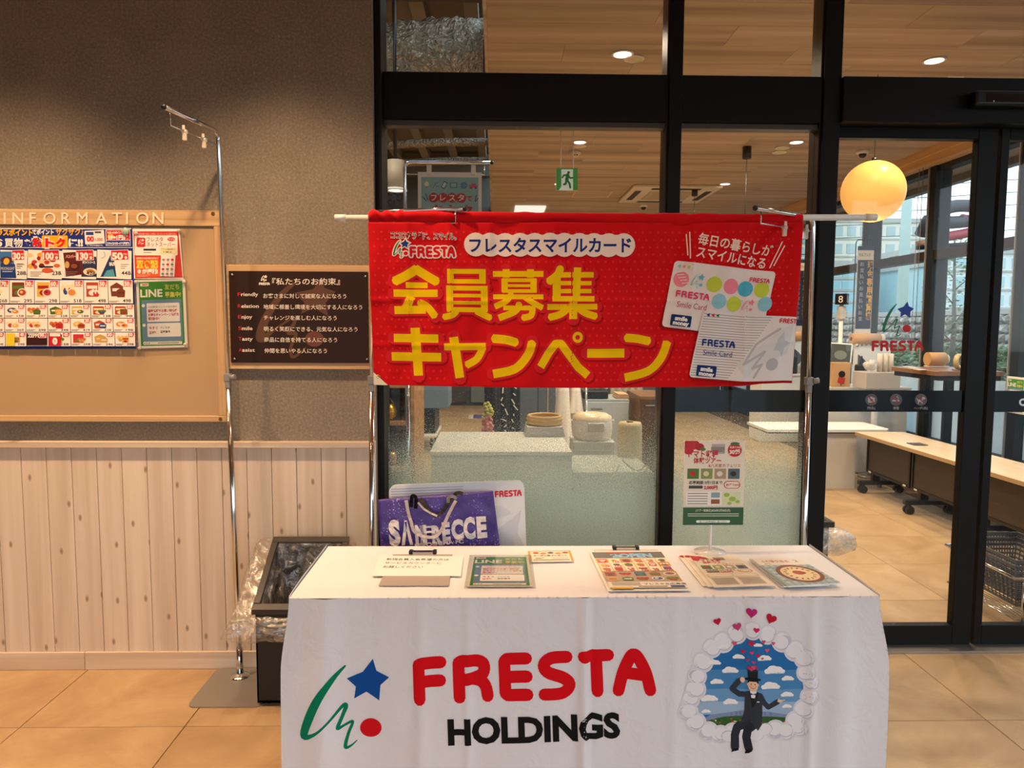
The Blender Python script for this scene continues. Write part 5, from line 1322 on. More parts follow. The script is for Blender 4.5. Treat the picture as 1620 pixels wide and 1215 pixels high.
A.rect(217, 435, 238, 435.8, '#f0b49c'); A.rect(217, 437, 234, 437.7, '#f0b49c')
A.poly([(255, 402), (278, 404), (276, 438), (253, 437)], '#f2e6e0')
for r_ in range(4):
    for c_ in range(3): A.ell(259+c_*7-r_*.4, 411+r_*7.4, 2.4, 1.9, ['#b4766c', '#8d8a88', '#c43a3a', '#7c8a6c'][(r_+c_) % 4], 10); A.rect(257.5+c_*7-r_*.4, 414+r_*7.4, 261.5+c_*7-r_*.4, 414.6+r_*7.4, '#a79d96')
sheet('delivery_poster', 'red poster about home delivery, pinned right of the big blue one', 'poster', ((209.5, 362), (284, 362), (290, 441), (212, 441)), YS-.004, A)
# --- green messaging poster
A = Art(); a2 = Art(); line_flyer(a2)
for (x, y, l) in a2.V:
    u, v = x/210, y/297
    tlx, tly, trx, try_, brx, bry, blx, bly = 216, 443.5, 291.5, 441.5, 296, 549, 220, 550.5
    X = (tlx*(1-u)+trx*u)*(1-v)+(blx*(1-u)+brx*u)*v; Y_ = (tly*(1-u)+try_*u)*(1-v)+(bly*(1-u)+bry*u)*v
    A.V.append((X, Y_, l))
A.F, A.C, A.lay = a2.F, a2.C, a2.lay
gp = sheet('messaging_poster', 'green poster headed LINE pinned below the red one', 'poster', ((215, 443), (292.5, 441), (297, 549.5), (219, 551.5)), YS-.006, A)
MB().prism([(p.x, p.z) for p in [at(x, y, Y=YS-.0105) for x, y in ((213, 439), (296, 437), (300, 552), (217, 555))]][::-1], YS-.0105, YS-.0102, 'Y').ob('clear_sleeve', ACRYL, gp)
# magnets
GM = 'clear round magnets holding the posters'
mm = mat('clear_magnet', '#e4d9c8', .15, alpha=.7)
for i, (x, y, Y_, lab) in enumerate(((215, 369, YS-.009, 'small clear magnet at the red poster\'s top left corner'), (283, 365, YS-.009, 'small clear magnet at the red poster\'s top right corner'), (215, 446, YS-.011, 'small clear magnet at the green poster\'s top left corner'), (291, 446, YS-.011, 'small clear magnet at the green poster\'s top right corner'), (293, 545, YS-.011, 'small clear magnet at the green poster\'s bottom right corner'), (221, 551, YS-.011, 'small clear magnet at the green poster\'s bottom left corner'))):
    q = at(x, y, Y=Y_); o = MB().lathe([(0, -.006), (.006, -.005), (.0075, -.001), (.0075, .003), (0, .003)], (0, 0, 0), 20, Matrix.Translation(q) @ Matrix.Rotation(math.radians(-90), 4, 'X')).ob('magnet', mm, None); tag(o, lab, 'magnet', GM)
q = at(198, 366, Y=YO-.004); o = MB().lathe([(0, -.004), (.013, -.004), (.015, -.001), (.015, .003), (0, .003)], (0, 0, 0), 28, Matrix.Translation(q) @ Matrix.Rotation(math.radians(-90), 4, 'X')).ob('magnet', mat('mint_magnet', '#a9c2ac', .4), None); tag(o, 'pale mint round magnet near the blue poster\'s top right corner', 'magnet')
# --- promise board
YQ = YW-.022
pb = thing('promise_board', 'dark brown plaque with white Japanese text on a small oak board', 'board', (-1, YW-.01, at(450, 584, Y=YQ).z))
p0, p1 = at(357, 418.5, Y=YQ), at(596, 584.5, Y=YQ)
MB().box(p0.x, YQ, p1.z, min(p1.x, GX0-.004), YW, p0.z, .002, 1).ob('backing', OAK_H, pb)
YQ2 = YQ-.006
p0, p1 = at(361.5, 428.5, Y=YQ2), at(583.5, 574.5, Y=YQ2)
MB().box(p0.x, YQ2, p1.z, p1.x, YQ-.0002, p0.z, .001, 1).ob('plaque', mat('plaque_brown', '#2e1a10', .5, spec=.25), pb)
for x, y in ((367.5, 434.5), (578, 437), (371, 567.5), (580.5, 568)):
    q = at(x, y, Y=YQ2); MB().lathe([(0, -.004), (.004, -.0035), (.0055, 0), (0, 0)], (0, 0, 0), 16, Matrix.Translation(q) @ Matrix.Rotation(math.radians(-90), 4, 'X')).ob('stud', CHROME, pb)
def Cp(x, y): return (300+x/5.0625, 400+y/5.0625)
A = Art()
k_ = 5.0625
sw2 = [(830, 250, 30), (740, 330, 45), (640, 470, 60), (580, 600, 70), (570, 690, 60), (700, 600, 20), (830, 520, 18), (840, 560, 26), (790, 640, 30), (850, 650, 30), (810, 760, 26), (830, 835, 26), (930, 760, 12)]
q = qb(sw2, 5); A.stroke([Cp(p[0], p[1]) for p in q], [p[2]/k_ for p in q], '#5d3c24')
A.poly([Cp(*p) for p in ((1050, 200), (1080, 280), (1170, 310), (1090, 400), (1110, 510), (1000, 440), (890, 490), (920, 400), (840, 320), (990, 290))], '#5d3c24')
A.ell(*Cp(1000, 690), 75/k_, 62/k_, '#6b3a28')
W_ = '#f3e6d4'
shopmark(A, *Cp(572, 178), 10.5, W_, W_, W_, grow=.5); shopname(A, *Cp(556, 238), 4, W_, .3, width=17)
A.text('『私たちのお約束』', *Cp(662, 252), 11.6, W_, .01, fit=107)
rows = (('F', 'riendly', 'お客さまに対して誠実な人になろう', 346, 1255, 360), ('R', 'elation', '地域に根差し環境を大切にする人になろう', 440, 1382, 448), ('E', 'njoy', 'チャレンジを楽しむ人になろう', 526, 1178, 535), ('S', 'mile', '明るく笑顔にできる、元気な人になろう', 618, 1345, 625), ('T', 'asty', '商品に自信を持てる人になろう', 702, 1182, 711), ('A', 'ssist', '仲間を思いやる人になろう', 792, 1100, 799))
for i, (a_, b2, c_, y, xe, y2) in enumerate(rows):
    x = 385+i*2
    A.text(a_, *Cp(x, y), 8.0, '#c22a38', .01, fit=5); A.text(b2, *Cp(x+28, y), 8.0, W_, .015, fit={'riendly': 27, 'elation': 27.5, 'njoy': 17, 'mile': 17, 'asty': 17, 'ssist': 20}[b2])
    A.text(c_, *Cp(590+i*2, y2), 8.2, W_, .008, fit=(xe-590-i*2)/k_, rot=.3)
A.build('lettering', pb, wallpt(YQ2), PRINT, base=.0003, step=.00008)
# ================================================================== DOOR SENSOR, DECALS
ds = thing('door_sensor', 'black motion sensor bar on the header above the sliding doors', 'sensor', at(1600, 172, Y=YG-.02))
q0, q1 = at(1534, 147, Y=YG-.03), at(1700, 173, Y=YG-.03)
MB().box(q0.x, YG-.075, q1.z, q1.x, YG-.0205, q0.z, .012, 4).ob('housing', mat('sensor_black', '#0d0d0e', .3), ds)
MB().box(q0.x+.045, YG-.0775, q1.z+.012, q1.x-.03, YG-.074, q0.z-.016, .001).ob('lens_strip', mat('sensor_lens', '#1c1d20', .08), ds)
MB().cyl((q0.x+.075, YG-.077, q1.z+.016), (q0.x+.075, YG-.079, q1.z+.016), .003, 10).ob('indicator', WHITE, ds)
# decals are parts of the sliding door
YDc = YD+.0195
A = Art()
shopmark(A, *(1395.5, 477), 56, '#0a7a50', '#1f3f9e', '#c8141c')
shopname(A, 1379, 538.5, 17.5, '#c8141c', .24, width=82)
A.build('door_decal', d1, wallpt(YDc), PRINT, base=.0)
for i, (x, kind) in enumerate(((1378.5, 'cam'), (1417.5, 'smoke'), (1457, 'pet'))):
    A = Art(); y = 633; A.ell(x, y-.5, 9.6, 9.6, '#58585a'); 
    if kind == 'cam': A.rr(x-5.5, y-4, x+5.5, y+4, 1, '#b9b6b2'); A.rect(x-2, y-5.5, x+2, y-3, '#b9b6b2'); A.ell(x, y, 2.2, 2.2, '#6a6a6a')
    if kind == 'smoke': A.rect(x-6, y-.5, x+5, y+2, '#b9b6b2'); A.stroke(qb([(x+3, y-2), (x+4, y-4), (x+1, y-5), (x+3, y-7)], 3), .8, '#b9b6b2')
    if kind == 'pet': A.rr(x-5, y-1, x+3, y+3, 1, '#b9b6b2'); A.ell(x+4, y-3, 2.6, 2, '#b9b6b2'); A.rect(x-5, y+2, x-3.5, y+6, '#b9b6b2'); A.rect(x+1, y+2, x+2.5, y+6, '#b9b6b2'); A.stroke([(x-5, y), (x-7, y-3)], 1, '#b9b6b2')
    A.stroke([(x-6, y-6.5), (x+6, y+6)], 1.8, '#a8344a', 'flat')
    t_ = ('撮影禁止', '禁煙', 'ペット持込禁止')[i]; A.text(t_, x, y+14.5, 5, '#9a989a', .02, 'C', fit=(13, 9, 22)[i])
    A.build('prohibition_sticker', d1, wallpt(YD+.0118), PRINT, base=.0002)
A = Art(); A.text('OPEN', 1611, 641.5, 17, '#f2f0ee', .05); 
A.V = []; A.F = []; A.C = []; A.text('CLOSE', 1612, 641.5, 15, '#f2f0ee', .05)
A.build('lettering', d2, wallpt(YD+.0118), PRINT, base=.0002)
# ================================================================== BLACK BIN WITH ITS BAG (left of the table)
BY0, BY1, ZB0, ZB1_ = 2.76, 3.06, .395, .60
bx0_ = at(398, 1000, Y=BY0).x; XB1 = at(553, 848, Y=BY1).x; by0, by1 = BY0, BY1
zt = ZB0
def ztop(y): return lerp(ZB0, ZB1_, (y-BY0)/(BY1-BY0))
tb_ = thing('waste_bin', 'black bin with slanted open top lined with a clear bag, left of the table', 'bin', ((bx0_+XB1)/2, (by0+by1)/2, 0))
b = MB(); i_ = .012
side = [(by0+i_, .015), (by1-i_, .015), (by1-i_, ztop(by1-i_)-.03), (by0+i_, ztop(by0+i_)-.03)]
b.prism(side, bx0_+i_, bx0_+i_+.006, 'X'); b.prism(side, XB1-i_-.006, XB1-i_, 'X')
b.box(bx0_+i_, by0+i_, .015, XB1-i_, by0+i_+.006, ztop(by0+i_)-.03); b.box(bx0_+i_, by1-i_-.006, .015, XB1-i_, by1-i_, ztop(by1-i_)-.03); b.box(bx0_+i_, by0+i_, .015, XB1-i_, by1-i_, .025)
b.ob('body', mat('bin_black', '#0c0b0b', .45), tb_)
b = MB(); F_ = .026
b.box(bx0_, by0, -.02, XB1, by0+F_, 0, .002, 1); b.box(bx0_, by1-F_, -.02, XB1, by1, 0, .002, 1); b.box(bx0_, by0+F_, -.02, bx0_+F_, by1-F_, 0, .002, 1); b.box(XB1-F_, by0+F_, -.02, XB1, by1-F_, 0, .002, 1)
for v in b.bm.verts: v.co.z += ztop(v.co.y)
b.ob('rim_frame', mat('bin_rim', '#2a2320', .35), tb_)
for x in (bx0_+.05, XB1-.05):
    for y in (by0+.05, by1-.05): MB().cyl((x, y, 0), (x, y, .015), .015, 10).ob('foot', BPLAST, tb_)
def film_mat(name, col, lo, hi, sc):
    M = bpy.data.materials.new(name); M.use_nodes = True; t = M.node_tree; t.nodes.clear(); g = NG(M)
    o = g.n('ShaderNodeOutputMaterial'); mx = g.n('ShaderNodeMixShader'); tr = g.n('ShaderNodeBsdfTransparent'); gl = g.n('ShaderNodeBsdfGlossy'); df = g.n('ShaderNodeBsdfTranslucent'); d2_ = g.n('ShaderNodeBsdfDiffuse'); m2 = g.n('ShaderNodeMixShader'); m3 = g.n('ShaderNodeMixShader')
    gl.inputs['Roughness'].default_value = .22; tr.inputs[0].default_value = (.98, .97, .95, 1); df.inputs[0].default_value = (*col, 1); d2_.inputs[0].default_value = (*col, 1)
    m3.inputs[0].default_value = .5; g.l(df.outputs[0], m3.inputs[1]); g.l(d2_.outputs[0], m3.inputs[2]); m2.inputs[0].default_value = .5; g.l(m3.outputs[0], m2.inputs[1]); g.l(gl.outputs[0], m2.inputs[2])
    co = g.coord((1, 1, 1)); n_ = g.n('ShaderNodeTexNoise'); n_.inputs['Scale'].default_value = sc; n_.inputs['Detail'].default_value = 4; n_.inputs['Distortion'].default_value = 1.8; g.l(co, n_.inputs[0])
    mr = g.n('ShaderNodeMapRange'); mr.inputs['From Min'].default_value = .42; mr.inputs['From Max'].default_value = .7; mr.inputs['To Min'].default_value = lo; mr.inputs['To Max'].default_value = hi; g.l(n_.outputs[0], mr.inputs[0])
    bp2 = g.n('ShaderNodeBump'); bp2.inputs['Strength'].default_value = .9; bp2.inputs['Distance'].default_value = .02; g.l(n_.outputs[0], bp2.inputs['Height']); g.l(bp2.outputs[0], gl.inputs['Normal'])
    g.l(mr.outputs[0], mx.inputs[0]); g.l(tr.outputs[0], mx.inputs[1]); g.l(m2.outputs[0], mx.inputs[2]); g.l(mx.outputs[0], o.inputs[0]); return M
FILM = film_mat('bin_liner_film', (.92, .86, .76), .22, .75, 14)
def per(u, x0, y0, x1, y1):
    w, d = x1-x0, y1-y0; L = 2*(w+d); s_ = u*L
    if s_ < w: return x0+s_, y0, 0, -1
    s_ -= w
    if s_ < d: return x1, y0+s_, 1, 0
    s_ -= d
    if s_ < w: return x1-s_, y1, 0, 1
    return x0, y1-(s_-w), -1, 0
def liner(parent, x0, y0, x1, y1, z, m, drop=.16, out=.05, inner=.28, left=.09, seed=0, zf=None):
    def outer(u, v):
        x, y, nx, ny = per(u, x0, y0, x1, y1); cx_, cy_ = (x0+x1)/2, (y0+y1)/2
        # outward direction softened at the corners
        dx, dy = x-cx_, y-cy_; nx = max(-1, min(1, dx/((x1-x0)/2)))**5; ny = max(-1, min(1, dy/((y1-y0)/2)))**5
        bel = math.sin(PI*min(1, v*1.0))**.6
        o_ = out*bel*(1+.5*noise.noise(Vector((x*9, y*9, v*3+seed))))+.004
        if nx < -.3: o_ += left*bel*(.8+.5*noise.noise(Vector((y*6, v*2, seed))))
        wr = .012*noise.noise(Vector((x*22+seed, y*22, v*5)))+.006*noise.noise(Vector((x*60, y*60, v*14)))
        zz = z-.028-(drop*(1+.25*noise.noise(Vector((x*5, y*5, seed)))))*v
        if nx < -.3: zz += .035*(1-v)*math.sin(PI*v)*2
        return Vector((x+nx*(o_+wr), y+ny*(o_+wr), zz+.008*noise.noise(Vector((x*30, y*30, v*9)))))
    def innr(u, v):
        x, y, nx, ny = per(u, x0+.026, y0+.026, x1-.026, y1-.026)
        cx_, cy_ = (x0+x1)/2, (y0+y1)/2; k = (v**1.4)*.35+.02
        wr = .018*noise.noise(Vector((x*16, y*16, v*4+seed+5)))*min(1, v*4)+.01*noise.noise(Vector((x*45, y*45, v*10)))*min(1, v*4)
        return Vector((lerp(x, cx_, k)+wr, lerp(y, cy_, k)+wr, z-.004-inner*v+wr*.6))
    b = MB(); b.grid(outer, 140, 26, closed_u=True); b.grid(innr, 140, 22, closed_u=True)
    if zf:
        for v_ in b.bm.verts: v_.co.z += zf(max(y0, min(y1, v_.co.y)))-z
    return b.ob('liner', m, parent, recalc=False)
liner(tb_, bx0_, by0, XB1, by1, zt, FILM, drop=.095, out=.03, inner=.24, left=.05, zf=ztop)
# ================================================================== CEILING FITTINGS OF THE SHOP
def glow(name, col, st): return mat(name, '#ffffff', .5, emit=col, es=st)
LENS = glow('lamp_lens', '#ffe9c4', 6.0)
LENS_OFF = mat('lamp_lens_off', '#d9c9a4', .5)
GD = 'round downlights in the wooden ceiling'
def downlight(px, py, label, on=True, r=.055, e=26, pos=None):
    q = pos or at(px, py, Z=CEIL_S-.004)
    d = thing('downlight', label, 'light', (q.x, q.y, CEIL_S-.006), GD)
    MB().lathe([(r, .006), (r+.014, .005), (r+.016, .0), (r+.006, -.004), (r, -.001), (r, .006)], (q.x, q.y, CEIL_S-.006), 32).ob('trim_ring', WHITE, d)
    MB().cyl((q.x, q.y, CEIL_S-.006), (q.x, q.y, CEIL_S-.003), r, 28).ob('lens', LENS if on else LENS_OFF, d)
    if on:
        l = light('downlight_lamp', 'SPOT', (q.x, q.y, CEIL_S-.03), e*SHOP, (1, .80, .58), .05, (0, 0, 0), math.radians(150), .9)
    return q
SHOP = 3.6
downlight(985, 86, 'downlight nearest the glass, above the high centre pane', e=30)
downlight(917, 225, 'downlight just above the smoke detector')
downlight(885, 291, 'downlight beside the green exit sign')
downlight(863, 337, 'downlight just over the top edge of the red banner')
downlight(1260, 225, 'downlight near the door mullion in the narrow pane')
downlight(1147, 291, 'downlight beyond the ceiling air conditioner')
downlight(1478, 96, 'downlight beside the hanging white sign box')
downlight(1003, 93, 'beige disc standing in for the glass reflection of the nearest downlight', False, .05)  # models the lamp's double in the glazing as a solid disc
downlight(917, 231, 'unlit disc light below the downlight over the smoke detector', False, .05)  # another reflected double of a lit lamp, built as a disc
downlight(1237, 234, 'unlit disc light left of the narrow pane\'s downlight', False, .05)
downlight(1233, 241, 'second unlit disc below the narrow pane\'s downlight', False, .055)
# more lamps of the same grid, out of view behind frames, keep the shop lit
for x, y in ((0.6, 4.4), (2.2, 4.2), (3.5, 4.3), (-1.2, 4.3), (.7, 7.4), (2.2, 6.8), (3.5, 6.5), (-1.6, 7.4), (-1.6, 10.4), (.7, 10.6), (2.4, 10.6), (3.6, 9.6), (-3, 9), (-3, 12.4), (1.5, 12.6), (-3, 5.5)):
    light('shop_lamp', 'SPOT', (x, y, CEIL_S-.04 if x > 0 else 3.6), 24*SHOP, (1, .80, .58), .06, (0, 0, 0), math.radians(150), .9)
# smoke detector
q = at(910, 243, Z=CEIL_S-.02)
sd = thing('smoke_detector', 'round white smoke detector on the wooden ceiling', 'detector', (q.x, q.y, CEIL_S-.05))
MB().lathe([(0, -.05), (.03, -.05), (.036, -.034), (.058, -.026), (.06, 0), (0, 0)], (q.x, q.y, CEIL_S), 32).ob('body', mat('detector_white', '#d9c9b4', .45), sd)
for s_ in (-1, 1): MB().box(q.x+s_*.014-.009, q.y-.036, CEIL_S-.043, q.x+s_*.014+.009, q.y-.028, CEIL_S-.036).ob('vent', BPLAST, sd)
# dome cameras
for px, py, Y_, lab in ((1018, 329, 11.5, 'small dome camera above the banner by the far partitions'), (1365, 243, 5.6, 'white dome camera on the ceiling left of the globe lamp')):
    q = at(px, py-5, Z=CEIL_S); s_ = 1.0
    dc = thing('dome_camera', lab, 'camera', (q.x, q.y, CEIL_S-.08))
    MB().lathe([(0, -.034), (.045, -.034), (.058, -.02), (.06, 0), (0, 0)], (q.x, q.y, CEIL_S), 28).ob('housing', WHITE, dc)
    MB().lathe([(0, -.072), (.018, -.068), (.032, -.054), (.038, -.034), (0, -.034)], (q.x, q.y, CEIL_S), 28).ob('dome', mat('camera_dome', '#14181c', .08), dc)
# exit sign
YE = 6.5
p0, p1 = at(880, 266, Y=YE), at(914, 301, Y=YE)
es_ = thing('exit_sign', 'green and white running man exit sign under the wooden ceiling', 'sign', ((p0.x+p1.x)/2, YE, p1.z))
MB().box(p0.x, YE, p1.z, p1.x, YE+.03, p0.z, .003, 1).ob('housing', WHITE, es_)
for x_ in (p0.x+.04, p1.x-.04): MB().cyl((x_, YE+.015, p0.z), (x_, YE+.015, CEIL_S), .005, 8).ob('hanger', WHITE, es_)
EXITM = bpy.data.materials.new('exit_print'); EXITM.use_nodes = True; g = NG(EXITM); a_ = g.n('ShaderNodeVertexColor'); a_.layer_name = 'Col'; g.l(a_.outputs[0], g.b.inputs['Base Color']); g.l(a_.outputs[0], g.b.inputs['Emission Color']); g.b.inputs['Emission Strength'].default_value = .4
A = Art(); A.rect(880, 266, 914, 301, '#3a7a3a'); A.rect(888, 268, 906.5, 301, '#c3c8bc'); A.poly([(884, 301.0), (888, 295), (906, 295), (903, 301)], '#c3c8bc')
A.ell(899.5, 273, 2.2, 2.2, '#1d5a24', 12); A.stroke([(898, 277), (896.5, 285)], 5.4, '#1d5a24'); A.stroke([(898, 277), (892, 277.5), (889.5, 281)], 2.6, '#1d5a24'); A.stroke([(899, 278), (902, 282), (906, 281.5)], 2.6, '#1d5a24')
A.stroke([(896, 285), (895, 291), (892, 292)], 3.2, '#1d5a24'); A.stroke([(897, 285), (901, 291), (902, 297)], 3.2, '#1d5a24')
A.build('pictogram', es_, wallpt(YE), EXITM, base=.001, step=.001)
# white sign box hanging beyond the glass
YX = 5.0
p0, p1 = at(1485, 8, Y=YX), at(1556, 91, Y=YX)
sb_ = thing('sign_box', 'square white box hanging from the ceiling beyond the top right pane', 'sign', ((p0.x+p1.x)/2, YX, p1.z))
MB().box(p0.x, YX, p1.z, p1.x, YX+.09, p0.z, .006, 2).ob('housing', mat('sign_box_white', '#a9a9a0', .5), sb_)
MB().box(p0.x+.004, YX-.002, p1.z-.012, p1.x-.004, YX+.085, p1.z-.0005, .002, 1).ob('bottom_cover', mat('sign_box_trim', '#cfc6b6', .5), sb_)
MB().box((p0.x+p1.x)/2-.06, YX+.02, p0.z, (p0.x+p1.x)/2+.06, YX+.07, CEIL_S, .003, 1).ob('mount', WHITE, sb_)
# ceiling cassette
cA, cB, cC, cD = at(1008, 294, Z=CEIL_S-.02), at(1140, 294, Z=CEIL_S-.02), at(1105, 319, Z=CEIL_S-.02), at(978, 319, Z=CEIL_S-.02)
ac = thing('air_conditioner', 'square white cassette air conditioner set in the wooden ceiling', 'air conditioner', ((cA.x+cC.x)/2, (cA.y+cC.y)/2, CEIL_S-.04))
ax0, ax1, ay0, ay1 = cD.x, cC.x, cA.y, cD.y
ay0, ay1 = min(cA.y, cD.y), max(cA.y, cD.y)
MB().box(ax0, ay0, CEIL_S-.035, ax1, ay1, CEIL_S-.001, .01, 2).ob('panel', mat('cassette_cream', '#e0d3be', .5), ac)
w_ = ax1-ax0; d_ = ay1-ay0
MB().box(ax0+w_*.24, ay0+d_*.24, CEIL_S-.042, ax1-w_*.24, ay1-d_*.24, CEIL_S-.0355, .002, 1).ob('grille', mat('cassette_grille', '#b9a98e', .6), ac)
for x0_, y0_, x1_, y1_ in ((.22, .06, .78, .13), (.22, .87, .78, .94), (.06, .22, .13, .78), (.87, .22, .94, .78)):
    MB().box(ax0+w_*x0_, ay0+d_*y0_, CEIL_S-.040, ax0+w_*x1_, ay0+d_*y1_, CEIL_S-.0355).ob('slot', mat('cassette_slot', '#3a2f26', .6), ac)
# access hatch
h0, h1, h2, h3 = at(912, 301, Z=CEIL_S), at(973, 300.5, Z=CEIL_S), at(962, 312, Z=CEIL_S), at(903, 311.5, Z=CEIL_S)
hx0, hx1, hy0, hy1 = h3.x, h2.x, min(h0.y, h3.y), max(h0.y, h3.y)
hb = thing('ceiling_hatch', 'access hatch with a pale frame in the wooden ceiling', 'hatch', ((hx0+hx1)/2, (hy0+hy1)/2, CEIL_S-.01))
b = MB(); s_ = .025
b.box(hx0, hy0, CEIL_S-.008, hx1, hy0+s_, CEIL_S-.001); b.box(hx0, hy1-s_, CEIL_S-.008, hx1, hy1, CEIL_S-.001); b.box(hx0, hy0+s_, CEIL_S-.008, hx0+s_, hy1-s_, CEIL_S-.001); b.box(hx1-s_, hy0+s_, CEIL_S-.008, hx1, hy1-s_, CEIL_S-.001)
b.ob('frame', mat('hatch_frame', '#d9bd97', .5), hb); MB().box(hx0+s_, hy0+s_, CEIL_S-.006, hx1-s_, hy1-s_, CEIL_S-.001).ob('door_leaf', CEILW, hb)
# pendant globe and the second pendant
YGb = 5.0
gc = at(1381, 303, Y=YGb); gr = (at(1428, 303, Y=YGb).x-at(1334, 303, Y=YGb).x)/2
gl_ = thing('globe_pendant', 'glowing amber globe lamp hanging on a cord beyond the sliding door', 'lamp', (gc.x, gc.y, gc.z-gr))
GLOBE = bpy.data.materials.new('globe_glass'); GLOBE.use_nodes = True; g = NG(GLOBE)
g.b.inputs['Base Color'].default_value = (*srgb('#c08a48'), 1); g.b.inputs['Roughness'].default_value = .35; g.b.inputs['Emission Color'].default_value = (*srgb('#ffb860'), 1)
g.b.inputs['Specular IOR Level'].default_value = .08; lw = g.n('ShaderNodeLayerWeight'); lw.inputs[0].default_value = .35; mr = g.n('ShaderNodeMapRange'); mr.inputs['To Min'].default_value = .84; mr.inputs['To Max'].default_value = .70; g.l(lw.outputs['Facing'], mr.inputs[0]); g.l(mr.outputs[0], g.b.inputs['Emission Strength'])
MB().sphere(gc, gr, 48).ob('globe', GLOBE, gl_)
MB().cyl((gc.x, gc.y, gc.z+gr-.004), (gc.x, gc.y, gc.z+gr+.02), .016, 16).ob('cap', BPLAST, gl_)
MB().cyl((gc.x, gc.y, gc.z+gr+.02), (gc.x, gc.y, CEIL_S-.0), .0022, 8).ob('cord', BPLAST, gl_)
light('globe_lamp_light', 'POINT', (gc.x, gc.y, gc.z-gr-.06), 5, (1, .65, .33), .1)
for px0, py0, px1, py1, ybot, Yq, lab, cat in ((1174, 270, 1187, 286, 345, 7.0, 'slim black canopy and cord of a pendant seen in the narrow pane', 'lamp'), (1094, 319, 1103, 333, 352, 9.0, 'distant black pendant canopy beside the air conditioner', 'lamp')):
    a0, a1 = at(px0, py0, Y=Yq), at(px1, py1, Y=Yq); cx_ = (a0.x+a1.x)/2; rr_ = (a1.x-a0.x)/2; dz = CEIL_S-a0.z
    pd = thing('cord_pendant', lab, cat, (cx_, Yq, at(px0, ybot+40, Y=Yq).z))
    MB().cyl((cx_, Yq, CEIL_S-.11), (cx_, Yq, CEIL_S), rr_, 20).ob('canopy', BPLAST, pd)
    MB().cyl((cx_, Yq, at(px0, ybot+40, Y=Yq).z), (cx_, Yq, CEIL_S-.11), .003, 8).ob('cord', BPLAST, pd)
    zz = at(px0, ybot+40, Y=Yq).z; MB().sphere((cx_, Yq, zz-.12), .13, 24).ob('globe', GLOBE, pd)
# ================================================================== DUCTS IN THE OPEN CEILING
def duct(label, x0, x1, y, z, r, amp, name='foil_duct', m=FOIL, rings=70, ybow=0):
    def fn(u, v):
        x = lerp(x0, x1, v); a = u*2*PI; rr_ = r*(1+amp*noise.noise(Vector((x*5, math.cos(a)*2, math.sin(a)*2+y)))+amp*.6*noise.noise(Vector((x*16, math.cos(a)*5, math.sin(a)*5)))+.02*math.sin(x*60))
        return Vector((x, y+rr_*math.cos(a)+ybow*math.sin(v*PI), z+rr_*math.sin(a)-.06*math.sin(v*5)))
    b = MB(); b.grid(fn, 40, rings*2, closed_u=True); o = b.ob(name, m, None); tag(o, label, 'duct', 'foil ducts above the open ceiling'); return o
duct('large crumpled silver duct behind the top left pane', -2.9, XC0-.04, 5.6, 3.40, .28, .16)
duct('slim foil duct crossing below the ribbed deck', -3.6, XC0-.04, 8.6, 3.55, .045, .12)
duct('lower slim foil duct just above the teal poster', -3.6, XC0-.04, 9.2, 3.47, .045, .14)
b = MB(); b.tube([(-2.2, 6.6, 4.3), (-1.75, 7.3, 3.7), (-1.6, 7.6, 3.3)], .045, 12); 
o = b.ob('slanted_pipe', mat('pipe_grey', '#8f8878', .5), None); tag(o, 'slanting grey pipe in the open ceiling at the left edge of the glass', 'pipe')
# ceiling can light + fan left
YL_ = 5.2
c0_, c1_ = at(612, 254, Y=YL_), at(640, 302, Y=YL_)
cl_ = thing('can_light', 'cream cylindrical can light behind the left glass edge', 'light', ((c0_.x+c1_.x)/2, YL_, c1_.z))
cx_ = (c0_.x+c1_.x)/2; cr_2 = (c1_.x-c0_.x)/2
MB().cyl((cx_, YL_, c1_.z+.02), (cx_, YL_, c0_.z), cr_2, 32).ob('can', mat('can_cream', '#b9aa92', .5), cl_)
MB().lathe([(cr_2*.9, .02), (cr_2*1.3, .006), (cr_2*1.3, 0), (cr_2*.85, .0), (cr_2*.85, .02)], (cx_, YL_, c1_.z), 32).ob('rim', WHITE, cl_)
MB().cyl((cx_, YL_, c1_.z+.003), (cx_, YL_, c1_.z+.008), cr_2*.84, 28).ob('lens', LENS, cl_)
MB().cyl((cx_, YL_, c0_.z), (cx_, YL_, 4.35), .012, 8).ob('rod', BPLAST, cl_)
fc = at(624, 313, Y=6.0)
fn_ = thing('wall_fan', 'round black wire fan hanging behind the left glass edge', 'fan', (fc.x, 6.0, fc.z-.1))
b = MB(); R_ = at(636, 313, Y=6.0).x-fc.x
b.tube([fc+Vector((R_*math.cos(a*PI/16), 0, R_*math.sin(a*PI/16))) for a in range(32)], .006, 6, closed=True)
for k in range(3): a = k*PI/3+.5; b.tube([fc+Vector((R_*math.cos(a), 0, R_*math.sin(a))), fc-Vector((R_*math.cos(a), 0, R_*math.sin(a)))], .004, 6)
b.ob('cage', BPLAST, fn_); MB().cyl(fc-Vector((0, .03, 0)), fc+Vector((0, .05, 0)), .025, 16).ob('hub', BPLAST, fn_); MB().cyl(fc+Vector((0, .03, 0)), Vector((fc.x, 6.03, 4.35)), .01, 8).ob('rod', BPLAST, fn_)
